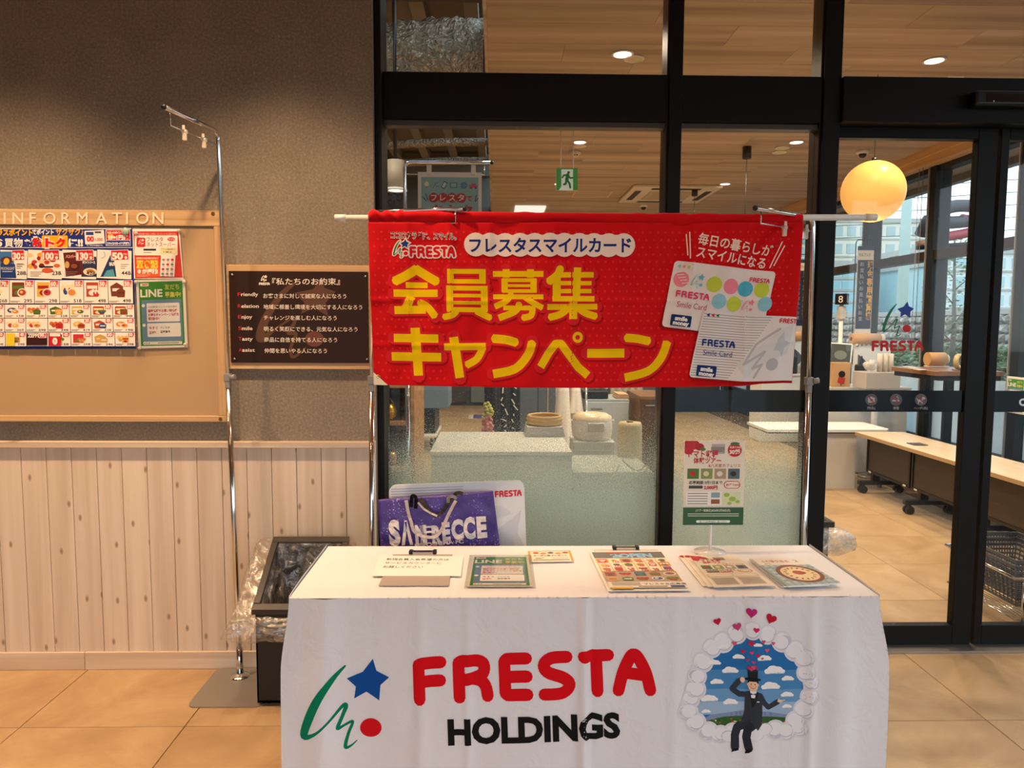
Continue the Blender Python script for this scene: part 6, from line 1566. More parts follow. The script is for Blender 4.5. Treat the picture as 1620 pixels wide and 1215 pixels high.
# ================================================================== HANGING POSTER STAND INSIDE
YI = 3.72
bpi = Vector((at(648, 800, Y=YI).x, YI, 0)); tpi = at(640, 256, Y=YI); aei = at(778, 258, Y=YI); aei.z = tpi.z
st_ = stand('chrome display stand inside the glass with a teal poster', bpi, tpi, aei, .06, (642, 520), YI, (), plate=rrp(bpi.x-.15, YI-.13, bpi.x+.15, YI+.13, .03), nameo='display_stand')
A = Art(); A.rect(0, 0, 420, 594, '#e9d9c2'); A.rect(22, 34, 398, 560, '#8fb3a4')
A.ell(58, 80, 14, 17, '#e8d9a4'); A.rect(53, 96, 63, 106, '#a98a52')
A.stroke([(100, 106), (116, 76), (132, 70)], 3, '#55605e'); A.stroke([(110, 90), (140, 100)], 3, '#55605e'); A.rr(160, 62, 186, 110, 4, '#3e4446', rot=28); A.rr(164, 68, 182, 104, 2, '#cfd6cf', rot=28)
A.rr(212, 70, 258, 104, 3, '#3e4446'); A.rr(216, 73, 254, 100, 2, '#9fc0b4'); A.ell(302, 88, 22, 22, '#4f7f94'); A.stroke([(282, 88), (322, 88)], 2, '#b9d0cc'); A.stroke([(302, 68), (302, 108)], 2, '#b9d0cc'); A.ell(302, 88, 10, 20, '#6b98a8')
A.rr(338, 84, 392, 104, 8, '#c8606a'); A.rr(350, 72, 380, 90, 6, '#c8606a'); A.ell(350, 104, 6, 6, '#54484a'); A.ell(380, 104, 6, 6, '#54484a')
for i, ch in enumerate('フレスタ'): A.ell(104+i*60, 172, 33, 33, '#b8362c'); A.text(ch, 104+i*60, 190, 50, '#efe0cc', .02, 'C')
A.text('で', 318, 192, 44, '#b8362c', .03); 
for a_, b_ in (((34, 168), (56, 196)), ((52, 146), (66, 190)), ((384, 152), (376, 192)), ((396, 172), (380, 196))): A.stroke([a_, b_], 5, '#2f3a38')
A.text('おトク', 90, 290, 84, '#b8362c', .05, fit=270); A.rect(50, 330, 370, 520, '#cfe0d6')
hp = vpost('hanging_poster', 'teal poster with red circles hung on the stand inside the glass', 'poster', 661, 272, 762, 412, YI-.012, A, 420, 594)
for px in (679, 749):
    q = at(px, 268, Y=YI-.004); MB().box(q.x-.012, YI-.018, q.z-.03, q.x+.012, YI-.006, q.z+.02, .003).ob('poster_clip', ACRYL2, st_)
# ================================================================== SERVICE COUNTER BEHIND THE GLASS
LAM = mat('counter_laminate', '#d7d5cc', .45); LAM2 = mat('counter_side', '#c4c6bd', .5)
YC0 = 3.52
cx0 = at(682, 716, Y=YC0).x; zc = at(682, 714, Y=YC0).z; cyb = at(700, 683, Z=zc).y
cx1 = at(905, 716, Y=YC0).x
ct = thing('service_counter', 'low pale service counter close behind the frosted centre pane', 'counter', ((cx0+cx1)/2, YC0+.3, 0))
MB().box(cx0, YC0, .05, cx1, cyb, zc-.02, .003, 1).ob('body', LAM2, ct); MB().box(cx0-.006, YC0-.008, zc-.02, cx1, cyb, zc, .002, 1).ob('top', LAM, ct); MB().box(cx0+.02, YC0+.03, 0, cx1-.02, cyb-.02, .05).ob('plinth', DARKGREY, ct)
for k in range(4):
    q = at(708+k*26, 752, Y=YC0-.001)
    A = Art()
    for a in range(6): A.stroke([(0, 0), (math.cos(a*PI/3)*5.5, math.sin(a*PI/3)*4.5)], 1.3, '#8f9a90')
    A.build('snowflake_sticker', ct, lambda x, y, o, q=q: q+Vector((x*.003, -o, -y*.003)), PRINT, base=.0015)
cx2 = at(1034, 716, Y=YC0+.02).x
ct2 = thing('printer_cabinet', 'grey equipment cabinet with cables right of the service counter', 'cabinet', ((cx1+cx2)/2, YC0+.3, 0))
z2 = at(950, 745, Y=YC0+.05).z
MB().box(cx1+.012, YC0+.02, .04, cx2, YC0+.5, z2, .003, 1).ob('body', mat('cabinet_grey', '#b4b4aa', .5), ct2)
MB().box(cx1+.05, YC0+.014, .12, cx2-.05, YC0+.0195, z2-.06, .002, 1).ob('door_leaf', mat('cabinet_door_grey', '#a3a8a0', .5), ct2)
for pts in ([(980, 735), (962, 775), (975, 768), (990, 760), (1010, 752), (1024, 742), (1022, 735)], [(984, 727), (1000, 741), (1012, 744), (1020, 736)]):
    P = [at(x, y, Y=YC0-.02+.006*i) for i, (x, y) in enumerate(pts)]
    P = [Vector(t_) for t_ in qb([tuple(p) for p in P], 5)]; MB().tube(P, .004, 8).ob('cable', mat('cable_cream', '#d9cdb4', .5), ct2)
for pts in ([(914, 750), (932, 820), (930, 835), (968, 862)], [(1030, 765), (1008, 810), (985, 862)]):
    P = [at(x, y, Y=YC0-.01) for x, y in pts]; P = [Vector(t_) for t_ in qb([tuple(p) for p in P], 5)]; MB().tube(P, .004, 8).ob('cable', mat('cable_dark', '#3f4640', .5), ct2)
# rice cooker on its box
YR = 4.3
k0 = at(905, 680, Y=YR); k1 = at(968, 680, Y=YR); rx = (k1.x-k0.x)/2; kx = (k0.x+k1.x)/2; zb_ = at(936, 694, Y=YR).z; ztp = at(936, 653, Y=YR).z
bx_ = thing('pedestal_box', 'white pedestal box under the rice cooker', 'box', (kx, YR, 0)); MB().box(kx-rx*1.02, YR-rx, 0.0, kx+rx*1.02, YR+rx, zb_, .004, 1).ob('body', LAM, bx_); MB().box(kx-rx*.9, YR-rx-.004, .1, kx+rx*.9, YR-rx, zb_-.05, .002, 1).ob('front_panel', LAM2, bx_)
rc = thing('rice_cooker', 'large white rice cooker with a carrying handle behind the glass', 'cooker', (kx, YR, zb_))
hh = ztp-zb_
MB().lathe([(0, 0), (rx*.86, 0), (rx*.97, .02), (rx, .05), (rx*.99, hh*.72), (rx*.97, hh*.76)], (kx, YR, zb_), 40).ob('body', mat('cooker_white', '#ece4d6', .3), rc)
MB().lathe([(rx*.99, 0), (rx*.96, hh*.12), (rx*.75, hh*.22), (rx*.3, hh*.27), (0, hh*.27)], (kx, YR, zb_+hh*.76), 40).ob('lid', mat('cooker_lid', '#e9d2ae', .3), rc)
MB().box(kx-.04, YR-rx-.012, zb_+hh*.38, kx+.055, YR-rx+.02, zb_+hh*.70, .004).ob('control_panel', mat('cooker_panel', '#cfc8bc', .4), rc)
MB().tube([Vector((kx+rx*1.03*math.cos(a), YR-rx*.6*math.sin(-a)*-1-.02, zb_+hh*.74+rx*.85*math.sin(a)*.9)) for a in [PI+PI*i/16 for i in range(17)]], .005, 8).ob('handle', WPLAST, rc)
# coiled rope / woven dish on a grey paper pile
YH = 4.1
q0, q1 = at(834, 700, Y=YH), at(888, 700, Y=YH); wx = (q1.x-q0.x)/2; mx = (q0.x+q1.x)/2; zq = zc
pp_ = thing('paper_pile', 'short pile of grey paper on the service counter', 'papers', (mx, YH, zq+.001))
for k in range(5): MB().box(mx-wx*1.15+.002*k, YH-.12, zq+.001+k*.011, mx+wx*1.1-.003*k, YH+.10, zq+.0115+k*.011, .001, 1).ob('ream', mat('paper_grey', '#bdb9b0', .6), pp_)
wb = thing('woven_tray', 'round woven tray resting on the grey paper pile', 'tray', (mx, YH, zq+.058))
for k in range(4): MB().tube([(mx+(wx*(.98-.05*(k % 2)))*math.cos(a*PI/14), YH+(.105)*math.sin(a*PI/14), zq+.066+k*.012) for a in range(28)], .009, 8, closed=True).ob('coil', mat('rattan', '#c9a468' if True else '', .6), wb)
MB().lathe([(0, 0), (1, 0), (1, .006), (0, .006)], (0, 0, 0), 28, Matrix.Translation((mx, YH, zq+.06)) @ Matrix.Diagonal((wx*.95, .1, 1, 1))).ob('base', mat('rattan'), wb)
# cylinder stool/waste pot
YZ = 4.0
c0_, c1_ = at(976, 760, Y=YZ), at(1014, 760, Y=YZ); zt_ = at(995, 668, Y=YZ).z; cxm = (c0_.x+c1_.x)/2; cr3 = (c1_.x-c0_.x)/2
cs = thing('tapered_pedestal', 'beige tapered cylinder standing right of the rice cooker', 'pedestal', (cxm, YZ, 0))
MB().lathe([(0, 0), (cr3*1.25, 0), (cr3*.98, zt_-.02), (cr3*.90, zt_), (0, zt_)], (cxm, YZ, 0), 36).ob('body', mat('pedestal_beige', '#cdb891', .6), cs)
MB().lathe([(0, 0), (.02, 0), (.018, .008), (0, .010)], (cxm, YZ, zt_), 16).ob('knob', mat('knob_brown', '#8a6a44', .5), cs)
# garment/plastic covers hanging, dark cabinets, sacks
def drape(name, label, cat, px0, px1, py0, py1, Y, m, flare=.3, dep=.05, nf=5):
    a0, a1 = at(px0, py0, Y=Y), at(px1, py1, Y=Y); cx_ = (a0.x+a1.x)/2; w_ = (a1.x-a0.x)/2
    def fn(u, v):
        a = u*2*PI; k = lerp(1-flare, 1, v**1.2); f = 1+.10*math.sin(a*nf+v)*v+.05*noise.noise(Vector((a*2, v*4, px0)))
        return Vector((cx_+w_*k*f*math.cos(a), Y+dep*k*f*math.sin(a)*1.6, lerp(a0.z, a1.z, v)))
    b = MB(); b.grid(fn, 60, 24, closed_u=True); o = b.ob(name, m, None); tag(o, label, cat); return o
SHEETW = mat('white_cloth_cover', '#efe4d6', .6)
YA = 5.4
drape('hanging_apron', 'white apron-like cloth hanging left of the rice cooker', 'cloth', 874, 906, 600, 718, YA, SHEETW, .45)
drape('hanging_apron', 'second white cloth hanging just behind the rice cooker', 'cloth', 898, 922, 592, 652, YA+.12, SHEETW, .5)
ar = thing('clothes_rail', 'thin steel garment rail holding the white cloths', 'rail', (at(898, 600, Y=YA).x, YA, 0))
rx0, rx1 = at(868, 600, Y=YA).x, at(930, 600, Y=YA).x; rz = at(900, 597, Y=YA).z
MB().tube([(rx0, YA+.08, 0), (rx0, YA+.08, rz), (rx1, YA+.08, rz), (rx1, YA+.08, 0)], .008, 10).ob('frame', CHROME, ar)
def cab(name, label, cat, px0, px1, ptop, Y, D_, m, doors=2, m2=None, base=True):
    a0 = at(px0, ptop, Y=Y); a1 = at(px1, ptop, Y=Y)
    c = thing(name, label, cat, ((a0.x+a1.x)/2, Y+D_/2, 0))
    MB().box(a0.x, Y, .04 if base else 0, a1.x, Y+D_, a0.z, .004, 1).ob('body', m, c)
    if base: MB().box(a0.x+.02, Y+.02, 0, a1.x-.02, Y+D_-.02, .04).ob('plinth', BPLAST, c)
    for k in range(doors):
        x0 = lerp(a0.x, a1.x, k/doors)+.008; x1 = lerp(a0.x, a1.x, (k+1)/doors)-.008
        d = MB().box(x0, Y-.012, .06, x1, Y-.0005, a0.z-.02, .003, 1).ob('cabinet_door', m2 or m, c)
        MB().box(x0+.04, Y-.022, a0.z-.08, x0+.14, Y-.0125, a0.z-.07, .002, 1).ob('handle', STEEL, d)
    return c
cab('cash_cabinet', 'dark blue-grey cabinet behind the black flag stands', 'cabinet', 822, 880, 575, 8.2, .6, mat('slate_cabinet', '#56606a', .5), 2)
g2 = cab('grey_cabinet', 'plain grey cabinet right behind the rice cooker', 'cabinet', 926, 996, 632, 6.2, .5, mat('mid_grey_cabinet', '#9aa0a2', .5), 1, mat('light_grey_cabinet', '#b2babf', .5))
# black tray with bag of cutlery on the grey cabinet
q = at(950, 628, Y=6.3); ty = thing('black_tray', 'black tray with wrapped things on the grey cabinet', 'tray', (q.x, 6.4, at(926, 632, Y=6.2).z+.001))
zz = at(926, 632, Y=6.2).z
MB().box(q.x-.16, 6.24, zz+.001, q.x+.06, 6.6, zz+.07, .01).ob('body', BPLAST, ty)
for k in range(5): MB().sphere((q.x-.12+k*.04, 6.32+.02*(k % 2), zz+.10), .034, 12, (1, 1, .8)).ob('wrapped_item', mat('wrap_white', '#d9dcdc', .3), ty)
tb2 = thing('folded_towel', 'folded tan cloth on the right end of the grey cabinet', 'cloth', (at(982, 626, Y=6.4).x, 6.4, zz+.001)); xq = at(982, 626, Y=6.4).x
for k in range(3): MB().box(xq-.06+.006*k, 6.26, zz+.001+k*.014, xq+.05-.004*k, 6.5, zz+.014+k*.014, .005).ob('fold', mat('tan_cloth', '#c99a72', .8), tb2)
# quilted pad
QM = mat('quilted_cream', '#d9cdbd', .55)
q0, q1 = at(990, 600, Y=7.0), at(1016, 668, Y=7.0)
def quilt(u, v):
    a = (u*5+v*9) % 1; c_ = (u*5-v*9) % 1; h = .02*min(1, 4*min(a, 1-a))**.5*min(1, 4*min(c_, 1-c_))**.5
    return Vector((lerp(q0.x-.15, q1.x, u), 7.0-h, lerp(q0.z+.1, .005, v)))
b = MB(); b.grid(quilt, 60, 70); bmesh.ops.solidify(b.bm, geom=b.bm.faces[:], thickness=-.03); o = b.ob('quilted_cover', QM, None); tag(o, 'cream quilted cover draped between the grey and brown cabinets', 'cover')
cab('brown_cabinet', 'brown wooden cabinet at the right edge of the centre pane', 'cabinet', 1012, 1060, 627, 6.0, .6, CHERRY, 1, mat('brown_front', '#4c3524', .5))
# dark flag rolls with pale lettering
for i, (x0, x1, yb_, lab) in enumerate(((768, 790, 683, 'black rolled flag standing at the left of three'), (790, 806, 686, 'black rolled flag with white strokes in the middle of three'), (806, 822, 690, 'black rolled flag with bold white strokes at the right of three'))):
    Y_ = 5.6+.30*i; a0, a1 = at(x0, 560, Y=Y_), at(x1, 560, Y=Y_); cxx = (a0.x+a1.x)/2; r_ = (a1.x-a0.x)/2
    f = thing('rolled_flag', lab, 'flag', (cxx, Y_, 0), 'black rolled flags')
    def fl_fn(u, v, cxx=cxx, r_=r_, Y_=Y_, i=i):
        a = u*2*PI; rr_ = r_*(1+.16*math.sin(a*4+v*2+i)+.1*noise.noise(Vector((a, v*5, i)))); return Vector((cxx+rr_*math.cos(a), Y_+rr_*math.sin(a), lerp(.35, 1.95, v)))
    b = MB(); b.grid(fl_fn, 40, 30, closed_u=True); b.ob('cloth', mat('flag_black', '#161412', .7), f)
    MB().cyl((cxx, Y_, 0), (cxx, Y_, 2.05), .012, 10).ob('pole', WPLAST, f); MB().cyl((cxx, Y_, 0), (cxx, Y_, .03), .1, 24).ob('base', BPLAST, f)
    A = Art()
    for k in range(26): A.stroke([(RND.uniform(-5, 5), k*11+RND.uniform(-3, 3)), (RND.uniform(-5, 5), k*11+RND.uniform(2, 7))], 1.6, '#e3dccf')
    if i: A.build('lettering', f, lambda x, y, o, cxx=cxx, r_=r_, Y_=Y_: Vector((cxx+x*.006, Y_-r_*1.28-o, 1.9-y*.0052)), PRINT, base=.002)
# pink and green flowers standing in front of the flags
fq = at(774, 690, Y=5.0)
fw = thing('flower_spray', 'pink artificial flower spray beside the black flags', 'flowers', (fq.x, 5.0, 0))
MB().lathe([(0, 0), (.05, 0), (.06, .2), (.055, .2), (.045, .01), (0, .01)], (fq.x, 5.0, 0), 20).ob('pot', mat('pot_grey', '#6f6a66', .5), fw)
b = MB(); ztf = at(776, 642, Y=5.0).z
b.tube([(fq.x, 5.0, .05), (fq.x-.01, 5.0, ztf*.6), (fq.x+.01, 5.0, ztf)], .005, 8); b.ob('stem', mat('stem_green', '#6a7f3a', .6), fw)
for k in range(14):
    z_ = lerp(at(774, 700, Y=5).z, ztf, k/13); x_ = fq.x+RND.uniform(-.03, .03); y_ = 5.0+RND.uniform(-.03, .03)
    b = MB()
    for a in range(5): b.sphere((x_+.018*math.cos(a*1.257), y_-.01, z_+.018*math.sin(a*1.257)), .014, 8, (1, .5, 1))
    b.ob('flower', mat('petal_pink', '#d98a8c', .6) if k < 9 else mat('petal_yellow', '#b9b45a', .6), fw)
# left: shelf with ornaments
sh = thing('display_shelf', 'wooden display shelf at the left edge behind the glass', 'shelf', (at(622, 700, Y=5.2).x, 5.4, 0))
x0_, x1_ = at(585, 640, Y=5.2).x, at(649, 640, Y=5.2).x
for k, z_ in enumerate((.10, .45, .78, 1.05, 1.30)): MB().box(x0_, 5.2, z_, x1_, 5.9, z_+.03, .002, 1).ob('shelf_board', SHELFW, sh)
MB().box(x1_, 5.2, 0, x1_+.03, 5.9, 1.36, .002, 1).ob('side_panel', SHELFW, sh); MB().box(x0_-.03, 5.2, 0, x0_, 5.9, 1.36, .002, 1).ob('side_panel', SHELFW, sh); MB().box(x0_, 5.88, 0, x1_, 5.9, 1.36).ob('back_panel', SHELFW, sh)
for k, (px, zs, c_, r_, lab) in enumerate(((616, .78, '#c99a2e', .06, 'round golden ornament on the wooden shelf'), (620, .45, '#b9844a', .05, 'round copper ornament on the lower shelf board'))):
    q = at(px, 650, Y=5.27); o = thing('ornament', lab, 'ornament', (q.x, 5.27, zs+.03), 'ornaments on the left shelf')
    MB().lathe([(0, 0), (r_*.5, 0), (r_*.9, r_*.5), (r_, r_*1.1), (r_*.7, r_*1.9), (r_*.3, r_*2.1), (0, r_*2.1)], (q.x, 5.27, zs+.0305), 24).ob('body', mat('ornament%d' % k if False else ('ornament_gold' if k == 0 else 'ornament_copper'), c_, .25, .7), o)
    MB().tube([(q.x-r_*.6, 5.27, zs+.03+r_*1.9), (q.x, 5.27, zs+.03+r_*2.8), (q.x+r_*.6, 5.27, zs+.03+r_*1.9)], .005, 6).ob('handle', mat('ornament_pink', '#c98a7a', .5), o)
q = at(624, 606, Y=5.27)
for k, (px, lab) in enumerate(((612, 'small framed card at the left on the top shelf board'), (627, 'small boxed card with a dark square on the top shelf board'))):
    q = at(px, 615, Y=5.25); o = thing('price_card', lab, 'card', (q.x, 5.25, 1.081)); MB().box(q.x-.03, 5.24, 1.081, q.x+.03, 5.26, 1.16, .002, 1).ob('card', mat('card_cream', '#e0ccaa', .6), o); MB().box(q.x-.012, 5.238, 1.115, q.x+.012, 5.24, 1.145).ob('print', mat('print_navy', '#2a2a4a', .6), o)
# hand truck with a blue crate
ht = thing('hand_trolley', 'folding trolley with white frame and black deck on the shop floor', 'trolley', (at(665, 640, Y=8.6).x, 8.9, 0))
tx0, tx1 = at(650, 640, Y=8.6).x, at(690, 640, Y=8.6).x
MB().box(tx0-.25, 8.6, .16, tx1, 9.4, .20, .01).ob('deck', WHITE, ht); 
for x in (tx0-.15, tx1-.06):
    for y in (8.68, 9.3): MB().cyl((x-.015, y, .07), (x+.015, y, .07), .07, 20).ob('wheel', BPLAST, ht); 
MB().tube([(tx0-.2, 8.64, .2), (tx0-.32, 8.64, .95), (tx0-.32, 9.36, .95), (tx0-.2, 9.36, .2)], .014, 10).ob('handle', STEEL, ht)
MB().tube([(tx0, 8.62, .2), (tx0-.16, 8.62, .6), (tx0-.2, 8.62, 1.0)], .012, 8).ob('brace', WHITE, ht)
cr_3 = thing('storage_crate', 'blue crate full of bottles stacked on the trolley', 'crate', ((tx0+tx1)/2, 9.0, .202))
MB().box(tx0-.1, 8.68, .202, tx1-.02, 9.35, .50, .01).ob('lower_tray', BPLAST, cr_3); MB().box(tx0-.04, 8.68, .502, tx1+.14, 9.35, .86, .012).ob('crate_body', mat('crate_blue', '#6f8497', .5), cr_3)
mt = MB().box(at(640, 648, Z=.01).x, 8.9, .0, at(700, 648, Z=.01).x, 9.6, .006); 
# marks on the floor
tag(mt.ob('floor_mat', mat('mat_grey', '#aaa396', .8), None), 'thin grey mat on the floor under the trolley', 'mat')
q0, q1 = at(742, 656, Z=.003), at(770, 662, Z=.003)
o = MB().box(q0.x, q1.y, .0002, q1.x, q0.y, .003).ob('floor_sticker', mat('sticker_base', '#d8cfc2', .5), None); tag(o, 'blue and white sticker on the shop floor beyond the glass', 'sticker')
A = Art(); A.rect(q0.x+.08, 0, q1.x-.08, 1, '#4a4f8c'); A.build('print', o, lambda x, y, off: Vector((x, lerp(q0.y, q1.y, y), .003+off)), PRINT, base=.0005)
q = at(692, 661, Z=0); o = MB().lathe([(0, 0), (.06, 0), (.055, .004), (0, .005)], (q.x, q.y, .0005), 24).ob('metal_disc', STEEL, None); tag(o, 'small round metal disc set in the shop floor', 'disc')
# far partitions above the banner
for k, (x0, x1, lab) in enumerate(((905, 942, 'pale far booth with slatted front seen over the banner'), (976, 1000, 'plain pale far booth right of the slatted one'), (868, 884, 'narrow pale far booth left of the slatted one'))):
    a0, a1 = at(x0, 327, Y=12.4), at(x1, 327, Y=12.4); o = thing('far_booth', lab, 'booth', ((a0.x+a1.x)/2, 12.6, 0), 'pale booths at the back of the shop')
    a0.z = min(a0.z, 3.05); MB().box(a0.x, 12.4, 0, a1.x, 12.9, a0.z, .004, 1).ob('body', mat('booth_cream', '#cdbfa8', .6), o)
    for j in range(5): xx = lerp(a0.x, a1.x, (j+.5)/5); MB().box(xx-.012, 12.385, .1, xx+.012, 12.3995, a0.z-.03).ob('slat', WHITE, o)
q0, q1 = at(826, 327, Z=CEIL_S-.02), at(853, 341, Z=CEIL_S-.02)
lp = thing('light_panel', 'white rectangular light panel on the far ceiling above the banner', 'light', ((q0.x+q1.x)/2, (q0.y+q1.y)/2, CEIL_S-.03))
MB().box(min(q0.x, q1.x)-.1, min(q0.y, q1.y), CEIL_S-.03, max(q0.x, q1.x)+.05, max(q0.y, q1.y), CEIL_S-.002, .004, 1).ob('diffuser', glow('panel_glow', '#e8f0e6', .9), lp)
# ================================================================== SELF CHECKOUTS SEEN THROUGH THE DOOR
def register(n, x, y, s=1.0):
    """x, y: foot of the number post"""
    num = str(n)
    t = thing('number_post', f'white post with black cube sign reading {n} ' + ('behind the tilted screen' if n == 8 else 'at the banner edge'), 'sign', (x, y, 0), 'checkout number posts')
    ztop_ = CH['z']
    MB().cyl((x, y, .0), (x, y, ztop_), .022, 16).ob('post', WPLAST, t)
    MB().box(x-.035, y-.035, ztop_-.16, x+.035, y+.035, ztop_-.02, .004, 1).ob('collar', mat('collar_grey', '#c9c3ba', .5), t)
    h = .058
    M_ = Matrix.Translation((x, y, ztop_+h)) @ Matrix.Rotation(math.radians(-38), 4, 'Z')
    MB().box(-h, -h, -h, h, h, h, .004, 2, M=M_).ob('number_box', mat('number_black', '#0f0f10', .3), t)
    for ang in (0, 90):
        A = Art(); A.text(num, 0, 0, 1.0, '#f0e6da', .0, 'C')
        M2 = M_ @ Matrix.Rotation(math.radians(ang), 4, 'Z')
        A.build('number', t, lambda px, py, o, M2=M2: M2 @ Vector((px*.105, -h-o, -py*.105-.038)), PRINT, base=.001)
    return t
def checkout(n, Y, px, zpost):
    CH['z'] = at(px, zpost, Y=Y).z
    x = at(px, zpost, Y=Y).x
    register(n, x, Y+.20)
    # hanging slim banner on its own stand
    bx = at(px+22, 400, Y=Y+.35).x; zt0 = CH['z']+.62
    b = thing('slim_banner', f'slim navy banner with yellow lettering beside post {n}, ' + ('right of the mullion' if n == 8 else 'left of the mullion'), 'banner', (bx, Y+.35, 0), 'slim banners at the checkouts')
    MB().tube([(bx-.10, Y+.35, 0), (bx-.10, Y+.35, zt0+.06), (bx-.08, Y+.35, zt0+.09), (bx+.08, Y+.35, zt0+.09), (bx+.10, Y+.35, zt0+.06)], .006, 8).ob('wire_frame', BPLAST, b)
    MB().box(bx-.085, Y+.335, zt0-1.35, bx+.095, Y+.341, zt0+.02).ob('sheet', mat('sheet_cream', '#e6d6c0', .6), b)
    MB().cyl((bx-.10, Y+.35, 0), (bx-.10, Y+.35, .02), .12, 20).ob('base', STEEL, b)
    A = Art(); A.rect(-85, 0, 95, 45, '#26284a'); A.text('セルフレジ', -70, 110, 42, '#4a4038', .02, fit=130); A.rect(-78, 150, 90, 900, '#262b46')
    for k, ch in enumerate('現金専用精算機'): A.text(ch, 28, 240+k*92, 92, '#e2ad3a', .03, 'L', fit=60)
    for k in range(10): A.text('お支払い'[k % 4], -55, 215+k*66, 52, '#b9b0a2', .01)
    for r_ in range(4):
        for c_ in range(3): A.rr(-60+c_*48, 1000+r_*70, -30+c_*48, 1040+r_*70, 4, '#6b6660')
    A.rect(-85, 1290, 95, 1370, '#23252f')
    A.build('print', b, lambda u, v, o, bx=bx, Y=Y, zt0=zt0: Vector((bx+u*.001, Y+.335-o, zt0+.02-v*.001)), PRINT, base=.001, step=.0003)
    # machine
    mx0, mz = x-.02, 1.02
    c = thing('checkout_machine', 'white self checkout machine with its tilted screen ' + ('in the door pane' if n == 8 else 'behind the banner edge'), 'checkout', (x, Y+.1, 0), 'self checkout machines')
    b_ = MB(); b_.box(x-.42, Y-.28, .0, x+.5, Y+.14, .86, .01); b_.ob('cabinet', mat('checkout_white', '#dedfdc', .4), c)
    MB().box(x-.44, Y-.30, .86, x+.52, Y+.15, .89, .006).ob('worktop', mat('checkout_top', '#c4c4c0', .4), c)
    M_ = Matrix.Translation((x-.16, Y-.14, 1.14)) @ Matrix.Rotation(math.radians(-20), 4, 'Z') @ Matrix.Rotation(math.radians(-14), 4, 'X') @ Matrix.Rotation(math.radians(4), 4, 'Y')
    sc_ = MB().box(-.11, -.012, -.20, .11, .03, .20, .012, 3, M=M_).ob('screen_case', WPLAST, c)
    MB().box(-.095, -.0145, -.185, .095, -.0125, .185, M=M_).ob('screen', mat('screen_dark', '#4b5350', .12), sc_)
    A = Art()
    for r_ in range(3): A.rr(-70, 30+r_*38, 70, 58+r_*38, 5, '#8a948e')
    A.ell(0, -70, 60, 48, '#6f7a72')
    A.build('screen_print', sc_, lambda u, v, o, M_=M_: M_ @ Vector((u*.001, -.0146-o, -v*.001)), PRINT, base=.0004)
    MB().cyl((x-.16, Y-.1, .89), (x-.16, Y-.1, 1.06), .03, 16).ob('screen_neck', WPLAST, c)
    MB().box(x-.02, Y-.24, .89, x+.07, Y-.16, 1.12, .02, 3).ob('card_reader', BPLAST, c)
    MB().tube([(x+.02, Y-.2, 1.1), (x+.05, Y-.18, 1.2), (x+.10, Y-.12, 1.12), (x+.11, Y-.1, .92)], .006, 8).ob('cable', BPLAST, c)
    # bagging side: arch panel with dark opening
    b_ = MB(); P = [(x+.10, .89), (x+.48, .89), (x+.48, 1.28)] + [(x+.10+.38*(1-k/8)**1.0, 1.28+.03*math.sin(k/8*PI)) for k in range(1, 8)] + [(x+.10, 1.28)]
    b_.prism(P, Y+.06, Y+.10, 'Y'); b_.ob('arch_panel', WPLAST, c)
    b_ = MB(); P = [(x+.13, .95)]+[(x+.13+.11*math.sin(k/10*PI), .95+.26*k/10) for k in range(1, 10)]+[(x+.13, 1.21)]
    b_.prism(P, Y+.052, Y+.0595, 'Y'); b_.ob('dark_recess', mat('recess_grey', '#4d5456', .4), c)
    MB().box(x+.14, Y-.12, .89, x+.30, Y-.02, .99, .006).ob('receipt_printer', mat('printer_grey', '#b9b9b4', .4), c)
    MB().box(x+.16, Y-.14, .95, x+.25, Y-.121, 1.03, .002, 1).ob('receipt_tray', mat('tray_cream', '#e2d4b2', .5), c)
    # roll of cushioning paper on top
    r = thing('bag_roll', 'tan roll of bags lying on top of the ' + ('nearer checkout 8' if n == 8 else 'farther checkout 7'), 'roll', (x+.22, Y+.08, 1.31), 'tan bag rolls at the checkouts')
    MB().cyl((x+.06, Y+.08, 1.375), (x+.36, Y+.08, 1.375), .06, 28).ob('roll', mat('roll_tan', '#c99a66', .6), r)
    MB().cyl((x+.361, Y+.08, 1.375), (x+.40, Y+.08, 1.375), .058, 28).ob('roll_end', mat('roll_pale', '#d9cbb8', .6), r)
    MB().cyl((x+.055, Y+.08, 1.375), (x+.0595, Y+.08, 1.375), .02, 16).ob('core', mat('core_dark', '#5a4030', .6), r)
    for dx in (.10, .32): MB().box(x+dx-.01, Y+.03, 1.305, x+dx+.01, Y+.13, 1.325).ob('cradle', WPLAST, r)
CH = {'z': 1.6}
checkout(8, 7.6, 1346, 481)
checkout(7, 9.6, 1246, 484)
# cardboard box and small things in front of checkout 8
bxp = at(1328, 614, Y=7.36)
cbx = thing('cardboard_box', 'open cardboard box with a dark slot below the number 8 screen', 'box', (bxp.x, 7.36, .891))
MB().box(bxp.x-.09, 7.32, .891, bxp.x+.09, 7.42, 1.14, .003, 1).ob('box', mat('kraft', '#c49a6a', .7), cbx); MB().cyl((bxp.x, 7.318, 1.02), (bxp.x, 7.3205, 1.02), .035, 20).ob('slot', BPLAST, cbx)
for k, (px, py, lab) in enumerate(((1331, 602, 'small red tag beside the cardboard box'), (1382, 603, 'small red notice tag on the low grey tray'))):
    q = at(px, py, Y=7.315); o = MB().box(q.x-.035, 7.315, q.z-.03, q.x+.035, 7.318, q.z+.03, M=Matrix.Translation(q) @ Matrix.Rotation(math.radians(10), 4, 'Y') @ Matrix.Translation(-q)).ob('red_tag', mat('tag_red', '#b9323a', .5), None); tag(o, lab, 'tag')
    MB().box(q.x-.005, 7.320, .891, q.x+.005, 7.328, q.z).ob('tag_stem', WPLAST, o)
